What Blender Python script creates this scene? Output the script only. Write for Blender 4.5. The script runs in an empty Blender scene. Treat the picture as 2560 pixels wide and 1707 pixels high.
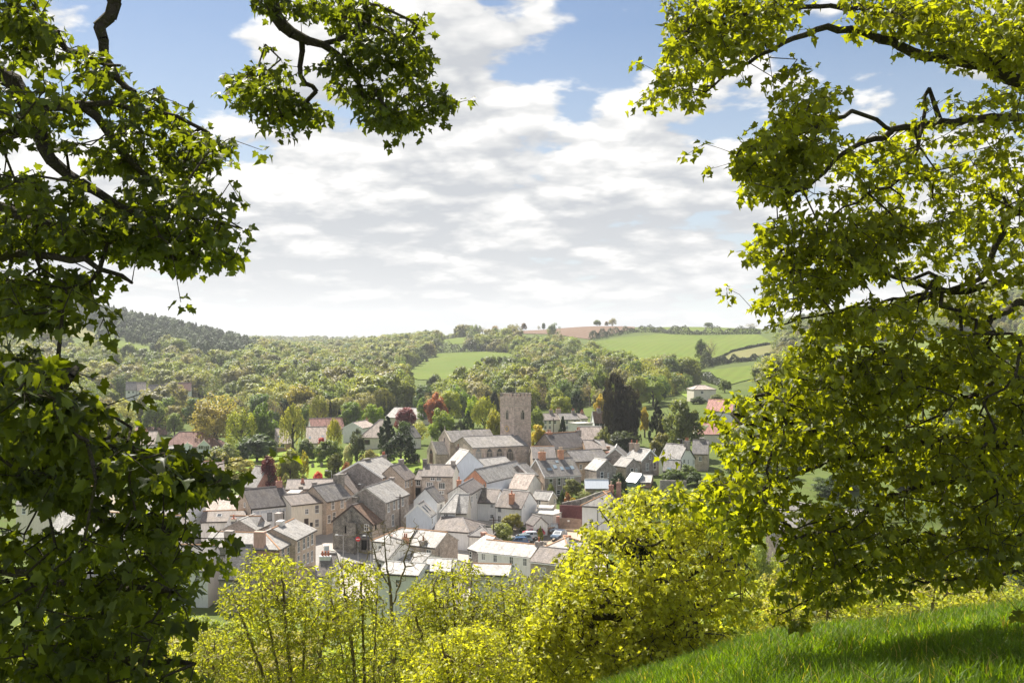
import bpy, bmesh, math, random
import numpy as np
from mathutils import Vector, Matrix
R = math.radians
sc = bpy.context.scene
col = sc.collection
F, CX, CY = 2489.0, 1280.0, 853.5          # photograph's focal length and centre in its own pixels

# ---------------------------------------------------------------- camera, sun, sky, exposure
cam_d = bpy.data.cameras.new('camera')
cam_d.sensor_width = 36.0
cam_d.lens = 35.0
cam_d.clip_start = 0.05
cam_d.clip_end = 40000.0
cam = bpy.data.objects.new('camera', cam_d)
col.objects.link(cam)
cam.location = (0, 0, 0)
cam.rotation_euler = (R(90), 0, 0)
sc.camera = cam

SUN = Vector((-0.42, 0.70, 1.02)).normalized()      # direction towards the sun
SUN_EL = math.asin(SUN.z)
SUN_AZ = math.atan2(SUN.x, SUN.y)                   # clockwise from +Y
sun_d = bpy.data.lights.new('sun', 'SUN')
sun_d.energy = 5.0
sun_d.angle = R(0.55)
sun_d.color = (1.0, 0.94, 0.84)
sun = bpy.data.objects.new('sun', sun_d)
col.objects.link(sun)
sun.rotation_euler = SUN.to_track_quat('Z', 'Y').to_euler()

sc.view_settings.view_transform = 'Standard'
sc.view_settings.look = 'None'
sc.view_settings.gamma = 1.0
sc.view_settings.use_curve_mapping = False
sc.view_settings.exposure = 1.1
sc.render.engine = 'CYCLES'
sc.cycles.max_bounces = 7
sc.cycles.diffuse_bounces = 3
sc.cycles.glossy_bounces = 2
sc.cycles.transmission_bounces = 4
sc.cycles.transparent_max_bounces = 6
sc.cycles.volume_bounces = 0
sc.cycles.use_denoising = True
sc.cycles.sample_clamp_indirect = 4.0


class NT:
    """small helper to wire shader nodes"""
    def __init__(self, tree):
        self.t = tree
        self.n = tree.nodes
        self.l = tree.links

    def node(self, kind, **kw):
        nd = self.n.new(kind)
        for k, v in kw.items():
            setattr(nd, k, v)
        return nd

    def put(self, sock, v):
        if isinstance(v, bpy.types.NodeSocket):
            self.l.new(v, sock)
        elif v is not None:
            sock.default_value = v

    def math(self, op, a, b=None, c=None, clamp=False):
        nd = self.node('ShaderNodeMath', operation=op, use_clamp=clamp)
        self.put(nd.inputs[0], a)
        if b is not None:
            self.put(nd.inputs[1], b)
        if c is not None:
            self.put(nd.inputs[2], c)
        return nd.outputs[0]

    def vmath(self, op, a, b=None, scale=None):
        nd = self.node('ShaderNodeVectorMath', operation=op)
        self.put(nd.inputs[0], a)
        if b is not None:
            self.put(nd.inputs[1], b)
        if scale is not None:
            self.put(nd.inputs['Scale'], scale)
        return nd.outputs['Value'] if op in ('DOT_PRODUCT', 'LENGTH', 'DISTANCE') else nd.outputs[0]

    def noise(self, vec, scale, detail=4, rough=0.5, dist=0.0, fac=True):
        nd = self.node('ShaderNodeTexNoise')
        if vec is not None:
            self.put(nd.inputs['Vector'], vec)
        nd.inputs['Scale'].default_value = scale
        nd.inputs['Detail'].default_value = detail
        nd.inputs['Roughness'].default_value = rough
        nd.inputs['Distortion'].default_value = dist
        return nd.outputs[0] if fac else nd.outputs[1]

    def mapr(self, v, a, b, c=0.0, d=1.0, smooth=False):
        nd = self.node('ShaderNodeMapRange', interpolation_type='SMOOTHSTEP' if smooth else 'LINEAR')
        self.put(nd.inputs[0], v)
        for i, x in enumerate((a, b, c, d)):
            self.put(nd.inputs[i + 1], x)
        return nd.outputs[0]

    def mix(self, f, a, b, mode='MIX'):
        nd = self.node('ShaderNodeMix', data_type='RGBA', blend_type=mode)
        self.put(nd.inputs[0], f)
        self.put(nd.inputs[6], a)
        self.put(nd.inputs[7], b)
        return nd.outputs[2]

    def ramp(self, f, stops):
        nd = self.node('ShaderNodeValToRGB')
        e = nd.color_ramp.elements
        while len(e) < len(stops):
            e.new(0.5)
        for el, (p, c) in zip(e, stops):
            el.position = p
            el.color = (c[0], c[1], c[2], 1)
        self.put(nd.inputs[0], f)
        return nd.outputs[0]


def pixdir(px, py):
    return Vector(((px - CX) / F, 1.0, -(py - CY) / F))


def make_world():
    w = bpy.data.worlds.new('World')
    sc.world = w
    w.use_nodes = True
    t = NT(w.node_tree)
    t.n.clear()
    sky = t.node('ShaderNodeTexSky', sky_type='NISHITA', sun_disc=False)
    sky.sun_elevation = SUN_EL
    sky.sun_rotation = SUN_AZ
    sky.altitude = 150.0
    sky.air_density = 1.0
    sky.dust_density = 0.6
    sky.ozone_density = 2.0
    tc = t.node('ShaderNodeTexCoord')
    d = t.vmath('NORMALIZE', tc.outputs['Generated'])
    sep = t.node('ShaderNodeSeparateXYZ')
    t.l.new(d, sep.inputs[0])
    z = t.math('MAXIMUM', sep.outputs[2], 0.0)

    def layer(dz):
        # cloud space: banks shrink and flatten towards the horizon, as a layer of cumulus does
        zz = t.math('ADD', z, dz)
        k = t.math('DIVIDE', 0.5, t.math('ADD', zz, 0.25))
        g = t.math('MULTIPLY', t.math('LOGARITHM', t.math('ADD', zz, 0.13), 2.718), 0.44)
        c = t.node('ShaderNodeCombineXYZ')
        t.put(c.inputs[0], t.math('MULTIPLY', t.math('ADD', sep.outputs[0], dz * 0.5), k))
        t.put(c.inputs[1], t.math('MULTIPLY', sep.outputs[1], k))
        t.put(c.inputs[2], g)
        return c.outputs[0]

    # where the larger cloud banks and clearings of this sky stand: (pixel, angular radius, push)
    banks = [((470, 170), 0.085, -0.16), ((330, 130), 0.05, -0.10), ((1380, 150), 0.075, -0.20), ((1560, 190), 0.05, -0.13),
             ((830, 315), 0.035, -0.12), ((1270, 370), 0.022, -0.10), ((640, 300), 0.05, -0.10), ((1790, 270), 0.035, -0.12),
             ((1120, 60), 0.05, 0.16), ((1250, 200), 0.06, 0.13), ((780, 90), 0.07, 0.13), ((1420, 10), 0.05, 0.17),
             ((1640, 400), 0.09, 0.14), ((1000, 480), 0.12, 0.12), ((1280, 560), 0.2, 0.10), ((650, 620), 0.16, 0.10),
             ((2050, 230), 0.09, 0.10), ((180, 330), 0.06, 0.08), ((1600, 330), 0.05, 0.07)]
    warp = t.noise(d, 9.0, 3, 0.5, fac=False)
    dw = t.vmath('ADD', d, t.vmath('SCALE', t.vmath('SUBTRACT', warp, (0.5, 0.5, 0.5)), scale=0.06))

    def coverage(dd, dz):
        tot = None
        for (p, rad, push) in banks:
            v = pixdir(*p)
            v.z -= dz
            v.normalize()
            dist = t.vmath('DISTANCE', dd, tuple(v))
            b = t.mapr(dist, 0.0, rad * 1.7, push, 0.0, True)
            tot = b if tot is None else t.math('ADD', tot, b)
        return tot

    hz = t.mapr(z, 0.0, 0.20, 0.10, 0.0)

    def dens(dz, detail):
        v = layer(dz)
        n = t.noise(v, 6.0, detail, 0.55, 0.15)
        b = t.math('ABSOLUTE', t.math('SUBTRACT', t.noise(v, 11.0, min(detail, 5), 0.5), 0.5))
        big = t.noise(v, 2.0, 2, 0.5)
        n = t.math('ADD', n, t.math('MULTIPLY', t.math('SUBTRACT', big, 0.5), 0.30))
        n = t.math('SUBTRACT', n, t.math('MULTIPLY', t.math('SUBTRACT', b, 0.08), 0.45))
        return t.math('ADD', n, hz)

    cov = coverage(dw, 0.0)
    n0 = t.math('ADD', dens(0.0, 9), cov)
    n1 = t.math('ADD', dens(0.022, 5), coverage(dw, 0.02))
    n2 = t.math('ADD', dens(0.06, 3), coverage(dw, 0.05))
    def billow(dz, sc_, det):
        v = layer(dz)
        wv = t.vmath('ADD', v, t.vmath('SCALE', t.vmath('SUBTRACT', t.noise(v, 14.0, 3, 0.6, fac=False), (0.5, 0.5, 0.5)), scale=0.11))
        nd = t.node('ShaderNodeTexVoronoi', feature='F1')
        t.put(nd.inputs['Vector'], wv)
        nd.inputs['Scale'].default_value = sc_
        nd.inputs['Detail'].default_value = det
        nd.inputs['Roughness'].default_value = 0.55
        return nd.outputs['Distance']

    puff = billow(0.0, 9.0, 1.0)
    a = t.mapr(t.math('SUBTRACT', n0, t.math('MULTIPLY', t.math('SUBTRACT', puff, 0.42), 0.16)), 0.405, 0.50, 0.0, 1.0, True)
    thick = t.mapr(n0, 0.50, 0.80, 0.0, 1.0)
    # more cloud above a point than at it: an underside, grey; less: a sunlit top
    under = t.math('ADD', t.math('MULTIPLY', t.math('SUBTRACT', n1, n0), 2.6), t.math('MULTIPLY', t.math('SUBTRACT', n2, n0), 2.2))
    puff_up = billow(0.010, 9.0, 1.0)
    fine = t.math('ADD', t.math('MULTIPLY', t.math('SUBTRACT', puff, 0.40), 0.8), t.math('MULTIPLY', t.math('SUBTRACT', puff, puff_up), 0.85))
    sh = t.math('ADD', t.math('ADD', t.math('ADD', t.math('MULTIPLY', under, 0.75), fine), t.math('MULTIPLY', thick, 0.30)), 0.10, clamp=True)
    colr = t.ramp(sh, [(0.0, (6.9, 6.8, 6.65)), (0.16, (6.1, 6.06, 6.0)), (0.38, (5.3, 5.33, 5.36)), (0.65, (4.45, 4.55, 4.7)), (1.0, (3.7, 3.88, 4.15))])
    haze = t.mapr(z, 0.0, 0.14, 0.55, 0.0, True)
    colr = t.mix(haze, colr, (5.15, 5.25, 5.3, 1))
    skyc = t.mix(1.0, sky.outputs[0], (0.60, 0.63, 0.66, 1), 'MULTIPLY')
    skyc = t.mix(t.mapr(z, 0.0, 0.3, 0.8, 0.0), skyc, (4.9, 5.3, 5.6, 1))
    full = t.mix(a, skyc, colr)
    bg = t.node('ShaderNodeBackground')
    bg.inputs['Strength'].default_value = 0.071
    t.l.new(full, bg.inputs['Color'])
    out = t.node('ShaderNodeOutputWorld')
    t.l.new(bg.outputs[0], out.inputs['Surface'])


make_world()

# ---------------------------------------------------------------- materials
rng = np.random.default_rng(7)
random.seed(7)


def new_mat(name):
    m = bpy.data.materials.new(name)
    m.use_nodes = True
    t = NT(m.node_tree)
    t.n.clear()
    out = t.node('ShaderNodeOutputMaterial')
    return m, t, out


def bsdf(t, out, colour, rough=0.8, spec=0.3, bump=None, bstr=0.3, bdist=0.05, metal=0.0):
    b = t.node('ShaderNodeBsdfPrincipled')
    t.put(b.inputs['Base Color'], colour if isinstance(colour, bpy.types.NodeSocket) else (*colour[:3], 1))
    t.put(b.inputs['Roughness'], rough)
    b.inputs['Specular IOR Level'].default_value = spec
    b.inputs['Metallic'].default_value = metal
    if bump is not None:
        bn = t.node('ShaderNodeBump')
        bn.inputs['Strength'].default_value = bstr
        bn.inputs['Distance'].default_value = bdist
        t.put(bn.inputs['Height'], bump)
        t.l.new(bn.outputs[0], b.inputs['Normal'])
    t.l.new(b.outputs[0], out.inputs['Surface'])
    return b


def c4(c, k=1.0):
    return (c[0] * k, c[1] * k, c[2] * k, 1)


def mat_plain(name, c, rough=0.6, spec=0.3, var=0.12, scale=3.0, metal=0.0):
    m, t, out = new_mat(name)
    g = t.node('ShaderNodeNewGeometry')
    n = t.noise(g.outputs['Position'], scale, 4, 0.6)
    k = t.mapr(n, 0.3, 0.7, 1 - var, 1 + var)
    cc = t.mix(1.0, c4(c), k, 'MULTIPLY')
    bsdf(t, out, cc, rough, spec, metal=metal)
    return m


def mat_stone(name, c1, c2, mortar, size=0.35, stain=0.35, brick=False):
    """coursed rubble or brick: pieces of differing tone in the wall's own metres, damp stains over them"""
    m, t, out = new_mat(name)
    uv = t.node('ShaderNodeUVMap')
    tc = t.node('ShaderNodeTexCoord')
    geo = t.node('ShaderNodeNewGeometry')
    w = t.vmath('ADD', uv.outputs[0], t.vmath('SCALE', t.noise(uv.outputs[0], 1.5, 2, 0.5, fac=False), scale=0.0 if brick else 0.25))
    br = t.node('ShaderNodeTexBrick')
    t.put(br.inputs['Vector'], w)
    br.inputs['Color1'].default_value = c4(c1)
    br.inputs['Color2'].default_value = c4(c2)
    br.inputs['Mortar'].default_value = c4(mortar)
    br.inputs['Scale'].default_value = 1.0
    br.inputs['Mortar Size'].default_value = size * 0.05
    br.inputs['Brick Width'].default_value = size * (1.0 if not brick else 1.0)
    br.inputs['Row Height'].default_value = size * (0.5 if not brick else 0.36)
    br.inputs['Bias'].default_value = 0.0
    n1 = t.noise(geo.outputs['Position'], 1.1, 5, 0.65)
    n2 = t.noise(geo.outputs['Position'], 6.0, 3, 0.6)
    base = t.mix(1.0, br.outputs[0], t.mapr(n2, 0.25, 0.75, 0.65, 1.35), 'MULTIPLY')
    base = t.mix(1.0, base, t.mapr(n1, 0.3, 0.7, 1 - stain, 1 + stain), 'MULTIPLY')
    bsdf(t, out, base, 0.9, 0.2, br.outputs[1], -0.4, 0.03)
    return m


def mat_render(name, c, stain=0.12):
    """painted render: a little streaked and dirty"""
    m, t, out = new_mat(name)
    uv = t.node('ShaderNodeUVMap')
    mp = t.node('ShaderNodeMapping')
    mp.inputs['Scale'].default_value = (2.2, 0.35, 1)
    t.l.new(uv.outputs[0], mp.inputs[0])
    s = t.noise(mp.outputs[0], 1.6, 5, 0.65)
    n = t.noise(uv.outputs[0], 0.6, 4, 0.6)
    k = t.math('ADD', t.mapr(s, 0.35, 0.75, stain, -stain * 1.3), t.mapr(n, 0.3, 0.7, -stain * 0.6, stain * 0.5))
    cc = t.mix(1.0, c4(c), t.math('ADD', k, 1.0), 'MULTIPLY')
    bsdf(t, out, cc, 0.85, 0.2)
    return m


def mat_slate(name, c, lichen=(0.36, 0.33, 0.24), la=0.45, rough=0.72, row=0.22, tone=0.22):
    """slates in courses up the slope: tone by slate, rows catching the light, lichen and streaks"""
    m, t, out = new_mat(name)
    uv = t.node('ShaderNodeUVMap')
    br = t.node('ShaderNodeTexBrick')
    t.put(br.inputs['Vector'], uv.outputs[0])
    br.inputs['Color1'].default_value = c4(c, 1 - tone)
    br.inputs['Color2'].default_value = c4(c, 1 + tone)
    br.inputs['Mortar'].default_value = c4(c, 0.45)
    br.inputs['Scale'].default_value = 1.0
    br.inputs['Mortar Size'].default_value = 0.012
    br.inputs['Brick Width'].default_value = 0.32
    br.inputs['Row Height'].default_value = row
    br.inputs['Bias'].default_value = 0.0
    mp = t.node('ShaderNodeMapping')
    mp.inputs['Scale'].default_value = (1.0, 0.28, 1)
    t.l.new(uv.outputs[0], mp.inputs[0])
    g = t.node('ShaderNodeNewGeometry')
    st = t.noise(mp.outputs[0], 1.3, 5, 0.65)
    ln = t.noise(g.outputs['Position'], 0.55, 6, 0.7)
    fine = t.noise(g.outputs['Position'], 5.0, 3, 0.6)
    cc = t.mix(1.0, br.outputs[0], t.mapr(st, 0.3, 0.7, 0.66, 1.36), 'MULTIPLY')
    cc = t.mix(1.0, cc, t.mapr(fine, 0.3, 0.7, 0.8, 1.2), 'MULTIPLY')
    cc = t.mix(t.mapr(ln, 0.5, 0.72, 0.0, la), cc, c4(lichen))
    # course edges: a saw-tooth up the slope
    sp = t.node('ShaderNodeSeparateXYZ')
    t.l.new(uv.outputs[0], sp.inputs[0])
    saw = t.math('FRACT', t.math('DIVIDE', sp.outputs[1], row))
    bsdf(t, out, cc, rough, 0.25, t.math('ADD', saw, t.math('MULTIPLY', fine, 0.8)), 0.45, 0.03)
    return m


M = {}
M['stone'] = mat_stone('rubble_stone', (0.432, 0.356, 0.292), (0.303, 0.260, 0.229), (0.476, 0.424, 0.370))
M['stone_dark'] = mat_stone('dark_rubble_stone', (0.241, 0.217, 0.187), (0.135, 0.127, 0.114), (0.316, 0.295, 0.261), 0.4, 0.55)
M['stone_grey'] = mat_stone('grey_rubble_stone', (0.344, 0.299, 0.271), (0.220, 0.194, 0.183), (0.396, 0.359, 0.327))
M['stone_pale'] = mat_stone('pale_rubble_stone', (0.480, 0.390, 0.306), (0.348, 0.282, 0.228), (0.504, 0.432, 0.360))
M['stone_tan'] = mat_stone('tan_stone', (0.503, 0.390, 0.291), (0.390, 0.299, 0.230), (0.529, 0.474, 0.415), 0.45, 0.2)
M['church_stone'] = mat_stone('church_stone', (0.557, 0.447, 0.376), (0.415, 0.330, 0.285), (0.570, 0.480, 0.408), 0.5, 0.3)
M['dressed'] = mat_plain('dressed_stone', (0.46, 0.40, 0.33), 0.85, 0.2, 0.15)
M['brick'] = mat_stone('red_brick', (0.468, 0.184, 0.122), (0.338, 0.137, 0.100), (0.494, 0.410, 0.358), 0.22, 0.25, True)
M['brick_dull'] = mat_stone('dull_brick', (0.450, 0.236, 0.164), (0.338, 0.164, 0.118), (0.500, 0.394, 0.315), 0.24, 0.35, True)
M['brick_orange'] = mat_stone('orange_brick', (0.600, 0.258, 0.144), (0.480, 0.192, 0.108), (0.540, 0.384, 0.288), 0.22, 0.2, True)
M['brick_brown'] = mat_stone('brown_brick', (0.408, 0.258, 0.150), (0.312, 0.192, 0.114), (0.432, 0.336, 0.252), 0.24, 0.25, True)
M['white'] = mat_render('white_render', (0.80, 0.79, 0.775), 0.08)
M['white_dirty'] = mat_render('weathered_white_render', (0.734, 0.702, 0.659), 0.18)
M['cream'] = mat_render('cream_render', (0.76, 0.70, 0.59), 0.10)
M['bluewhite'] = mat_render('blue_white_boards_and_shade', (0.68, 0.72, 0.78), 0.08)  # pale blue boards; on white gables the blue is shade in the colour
M['pinkrender'] = mat_render('pinkish_render', (0.50, 0.34, 0.27), 0.2)
M['greyrender'] = mat_render('grey_render', (0.36, 0.32, 0.29), 0.25)
M['slate'] = mat_slate('grey_slate', (0.196, 0.182, 0.175))
M['slate_pale'] = mat_slate('pale_lichened_slate', (0.338, 0.320, 0.300), (0.428, 0.386, 0.327), 0.6)
M['slate_white'] = mat_slate('whitened_slate', (0.474, 0.449, 0.417), (0.290, 0.264, 0.240), 0.65)
M['slate_dark'] = mat_slate('dark_slate', (0.158, 0.140, 0.133), (0.232, 0.188, 0.138), 0.4)
M['slate_brown'] = mat_slate('brown_slate', (0.233, 0.199, 0.179), (0.286, 0.224, 0.163), 0.5)
M['tile_red'] = mat_slate('red_roof_tiles', (0.30, 0.17, 0.14), (0.25, 0.16, 0.12), 0.4, 0.75, 0.3)
M['tile_rust'] = mat_slate('rusty_brown_roof', (0.22, 0.145, 0.105), (0.28, 0.15, 0.08), 0.5, 0.75)
M['tile_pink'] = mat_slate('pink_roof_tiles', (0.56, 0.30, 0.25), (0.42, 0.27, 0.22), 0.3, 0.8, 0.3)
M['tile_buff'] = mat_slate('buff_roof_tiles', (0.440, 0.363, 0.314), (0.352, 0.286, 0.231), 0.4, 0.75, 0.3)
M['church_lead'] = mat_slate('church_slate', (0.245, 0.226, 0.211), (0.310, 0.274, 0.216), 0.55)
M['ridge_orange'] = mat_plain('orange_ridge_tile', (0.47, 0.27, 0.15), 0.8)
M['ridge_grey'] = mat_plain('grey_ridge_tile', (0.24, 0.22, 0.21), 0.8)
M['ridge_white'] = mat_plain('mortar_ridge', (0.62, 0.60, 0.56), 0.85)
M['paint_white'] = mat_plain('white_paint', (0.82, 0.82, 0.80), 0.4, 0.4, 0.04)
M['paint_black'] = mat_plain('black_paint', (0.03, 0.028, 0.028), 0.45, 0.4)
M['paint_blue'] = mat_plain('turquoise_paint', (0.10, 0.42, 0.62), 0.45, 0.4)
M['pot'] = mat_plain('terracotta', (0.42, 0.15, 0.085), 0.8)
M['pot_cream'] = mat_plain('pale_clay', (0.60, 0.49, 0.36), 0.8)
M['lead'] = mat_plain('lead', (0.22, 0.225, 0.235), 0.5, 0.4)
M['wood'] = mat_plain('weathered_boards', (0.30, 0.215, 0.165), 0.85, 0.2, 0.25)
M['wood_dark'] = mat_plain('dark_timber', (0.075, 0.055, 0.045), 0.8, 0.2, 0.25)
M['wood_red'] = mat_plain('maroon_boards', (0.14, 0.055, 0.055), 0.8, 0.2, 0.25)
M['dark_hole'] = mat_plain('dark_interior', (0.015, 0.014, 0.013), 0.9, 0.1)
M['asphalt'] = mat_plain('pale_asphalt', (0.30, 0.285, 0.265), 0.9, 0.2, 0.1, 0.8)  # pale grey with a slight random mottle
M['paving'] = mat_plain('paving_slabs', (0.42, 0.38, 0.335), 0.9, 0.2, 0.12, 1.5)
M['gravel'] = mat_plain('tan_gravel', (0.46, 0.36, 0.265), 0.95, 0.1, 0.12, 2.0)
M['line_white'] = mat_plain('road_paint', (0.75, 0.75, 0.72), 0.7)
M['metal_grey'] = mat_plain('galvanised_metal', (0.40, 0.41, 0.42), 0.4, 0.5, 0.1, 3, 0.6)
M['signred'] = mat_plain('sign_red', (0.62, 0.02, 0.03), 0.4, 0.4, 0.02)
M['rubber'] = mat_plain('rubber', (0.02, 0.02, 0.02), 0.8)
M['gold'] = mat_plain('gilt', (0.62, 0.42, 0.16), 0.4, 0.5, 0.05)

m, t, out = new_mat('window_glass')
g_ = t.node('ShaderNodeObjectInfo')
cc = t.ramp(g_.outputs['Random'], [(0.0, (0.012, 0.014, 0.016)), (0.55, (0.05, 0.056, 0.062)), (0.8, (0.12, 0.13, 0.14)), (1.0, (0.26, 0.27, 0.28))])  # paler panes, picked at random, carry a sky reflection in their colour
bsdf(t, out, cc, 0.08, 0.7)
M['glass'] = m
m, t, out = new_mat('pale_glazing')
bsdf(t, out, (0.26, 0.33, 0.38), 0.15, 0.6)
M['glass_pale'] = m


def paint(name, c):
    m, t, out = new_mat(name)
    b = bsdf(t, out, c, 0.28, 0.5)
    b.inputs['Coat Weight'].default_value = 0.6
    return m


# ---------------------------------------------------------------- mesh helper
class MB:
    """collects polygons with uvs in metres; build() links them as one mesh object"""
    def __init__(self):
        self.v = []
        self.f = []
        self.mi = []

    def poly(self, pts, mi=0):
        k = len(self.v)
        self.v.extend(tuple(p) for p in pts)
        self.f.append(tuple(range(k, k + len(pts))))
        self.mi.append(mi)

    def hexa(self, p, mi=0):
        """eight corners: bottom ring then top ring"""
        for q in ((0, 3, 2, 1), (4, 5, 6, 7), (0, 1, 5, 4), (1, 2, 6, 5), (2, 3, 7, 6), (3, 0, 4, 7)):
            self.poly([p[i] for i in q], mi)

    def box(self, x0, x1, y0, y1, z0, z1, mi=0, taper=0.0):
        cx, cy = (x0 + x1) / 2, (y0 + y1) / 2
        k = 1 - taper
        X0, X1, Y0, Y1 = cx + (x0 - cx) * k, cx + (x1 - cx) * k, cy + (y0 - cy) * k, cy + (y1 - cy) * k
        self.hexa([(x0, y0, z0), (x1, y0, z0), (x1, y1, z0), (x0, y1, z0), (X0, Y0, z1), (X1, Y0, z1), (X1, Y1, z1), (X0, Y1, z1)], mi)

    def slab(self, pts, th, mi=0):
        """a flat polygon given thickness th below it"""
        n = Vector((0, 0, 0))
        P = [Vector(p) for p in pts]
        for i in range(len(P)):
            a, b = P[i], P[(i + 1) % len(P)]
            n += Vector(((a.y - b.y) * (a.z + b.z), (a.z - b.z) * (a.x + b.x), (a.x - b.x) * (a.y + b.y)))
        n.normalize()
        Q = [p - n * th for p in P]
        self.poly(P, mi)
        self.poly(Q[::-1], mi)
        for i in range(len(P)):
            j = (i + 1) % len(P)
            self.poly([P[j], P[i], Q[i], Q[j]], mi)

    def prism(self, prof, o, ax, up, ln, length, mi=0):
        """profile points (a, b) in the plane (ax, up) swept along ln by length"""
        o, ax, up, ln = Vector(o), Vector(ax), Vector(up), Vector(ln)
        P = [o + ax * a + up * b for a, b in prof]
        Q = [p + ln * length for p in P]
        self.poly(P[::-1], mi)
        self.poly(Q, mi)
        for i in range(len(P)):
            j = (i + 1) % len(P)
            self.poly([P[i], P[j], Q[j], Q[i]], mi)

    def cyl(self, a, b, r0, r1, n=8, mi=0):
        a, b = Vector(a), Vector(b)
        d = (b - a).normalized()
        u = d.orthogonal().normalized()
        v = d.cross(u)
        A = [a + (u * math.cos(2 * math.pi * i / n) + v * math.sin(2 * math.pi * i / n)) * r0 for i in range(n)]
        B = [b + (u * math.cos(2 * math.pi * i / n) + v * math.sin(2 * math.pi * i / n)) * r1 for i in range(n)]
        for i in range(n):
            j = (i + 1) % n
            self.poly([A[i], A[j], B[j], B[i]], mi)
        self.poly(A[::-1], mi)
        self.poly(B, mi)

    def mesh(self, name, mats, smooth=False):
        me = bpy.data.meshes.new(name)
        me.from_pydata(self.v, [], self.f)
        for m_ in (mats if isinstance(mats, (list, tuple)) else [mats]):
            me.materials.append(M[m_] if isinstance(m_, str) else m_)
        nf = len(me.polygons)
        me.polygons.foreach_set('material_index', self.mi)
        if smooth:
            me.polygons.foreach_set('use_smooth', [True] * nf)
        uv = me.uv_layers.new(name='UVMap')
        nrm = np.empty(nf * 3)
        me.polygons.foreach_get('normal', nrm)
        nrm = nrm.reshape(-1, 3)
        co = np.array(self.v)
        buf = np.zeros((len(self.v), 2))
        k = 0
        for f, n in zip(self.f, nrm):
            h = math.hypot(n[0], n[1])
            if h < 1e-4:
                tx, ty = np.array((1., 0, 0)), np.array((0, 1., 0))
            else:
                tx = np.array((-n[1] / h, n[0] / h, 0))
                ty = np.cross(n, tx)
            P = co[k:k + len(f)]
            buf[k:k + len(f), 0] = P @ tx
            buf[k:k + len(f), 1] = P @ ty
            k += len(f)
        uv.data.foreach_set('uv', buf.ravel())
        me.update()
        return me

    def build(self, name, mats, parent=None, loc=None, smooth=False):
        o = bpy.data.objects.new(name, self.mesh(name, mats, smooth))
        col.objects.link(o)
        if parent is not None:
            o.parent = parent
        if loc is not None:
            o.location = loc
        return o


def tag(o, label=None, cat=None, group=None, kind=None):
    if label:
        o['label'] = label
    if cat:
        o['category'] = cat
    if group:
        o['group'] = group
    if kind:
        o['kind'] = kind
    return o


def thing(name, label, cat, loc=(0, 0, 0), rz=0.0, group=None):
    o = bpy.data.objects.new(name, None)
    o.empty_display_size = 0.3
    col.objects.link(o)
    o.location = loc
    o.rotation_euler = (0, 0, rz)
    return tag(o, label, cat, group)


def obj(name, me, parent=None, mat=None):
    o = bpy.data.objects.new(name, me)
    col.objects.link(o)
    if parent is not None:
        o.parent = parent
    if mat is not None:
        o.matrix_local = mat
    return o


# ---------------------------------------------------------------- terrain: heights measured from the photograph, camera at 0
PXC = [-1400, -700, 0, 250, 450, 600, 690, 800, 950, 1050, 1280, 1500, 1700, 1950, 2560, 3200, 4000]


def rowz(d, z):
    return d, [z] * len(PXC)


def rowt(d, zr, k):
    return d, [zr - k * d * min((2560 - p) / F, 0.55) ** 2 if p < 2560 else zr for p in PXC]


def rowp(d, pys):
    return d, [-(p - CY) / F * d for p in pys]


ROWS = [rowt(1, -1.75, 0.2), rowt(9, -3.2, 0.42), rowt(15, -4.35, 0.44), rowt(20, -5.48, 0.46), rowt(25, -7.5, 0.40), rowt(33, -11.0, 0.2), rowz(60, -22.5),
        rowz(100, -36.0), rowz(130, -40.6), rowz(150, -41.2), rowz(170, -40.2), rowz(200, -36.8), rowz(225, -34.2),
        (255, [-37.0] * 4 + [-36.6, -36.0, -35.4, -34.4, -32.6, -31.8, -31.6, -32.6, -33.0] + [-33.0] * 4), (310, [-38.5] * 4 + [-38.2, -37.0, -36.0, -34.6, -32.6, -31.8, -31.6, -31.6, -31.0] + [-30.0] * 4),
        (420, [-40.0] * 4 + [-39.0, -38.2, -37.0, -35.8, -34.4, -33.4, -32.4, -29.8, -25.0] + [-23.0, -22.0, -20.0, -18.0]),
        rowp(600, [990, 992, 994, 995, 995, 992, 988, 982, 976, 972, 967, 962, 957, 950, 930, 900, 880]),
        rowp(800, [880, 890, 905, 918, 926, 930, 934, 938, 940, 940, 934, 918, 906, 890, 850, 820, 800]),
        rowp(1000, [740, 780, 825, 858, 876, 893, 906, 918, 912, 903, 886, 877, 862, 850, 790, 750, 730]),
        rowp(1200, [660, 700, 758, 806, 838, 868, 888, 902, 885, 876, 851, 845, 830, 827, 762, 710, 690]),
        rowp(1350, [630, 670, 722, 780, 815, 862, 880, 890, 862, 856, 826, 814, 813, 821, 738, 690, 670]),
        rowp(1700, [650, 690, 745, 802, 842, 874, 882, 884, 874, 868, 845, 835, 834, 842, 760, 710, 690]),
        rowp(2200, [700, 740, 790, 830, 852, 866, 872, 875, 872, 870, 862, 858, 858, 860, 820, 790, 780]),
        rowp(2900, [760, 790, 820, 842, 850, 852, 852, 853, 857, 860, 866, 866, 866, 866, 850, 840, 830]),
        rowp(4200, [855] * 17), rowp(12000, [853] * 17)]
_d = np.array([r[0] for r in ROWS], float)
_z = np.array([r[1] for r in ROWS], float)
GD = np.log(np.geomspace(1.0, 12000, 460))
GP = np.linspace(-1400, 4000, 217)
_zc = np.stack([np.interp(np.exp(GD), _d, _z[:, j]) for j in range(len(PXC))], 1)
GZ = np.stack([np.interp(GP, PXC, _zc[i]) for i in range(len(GD))], 0)
for _k in range(5):
    p = np.pad(GZ, ((1, 1), (0, 0)), 'edge')
    GZ = (p[:-2] + 2 * p[1:-1] + p[2:]) / 4
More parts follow.
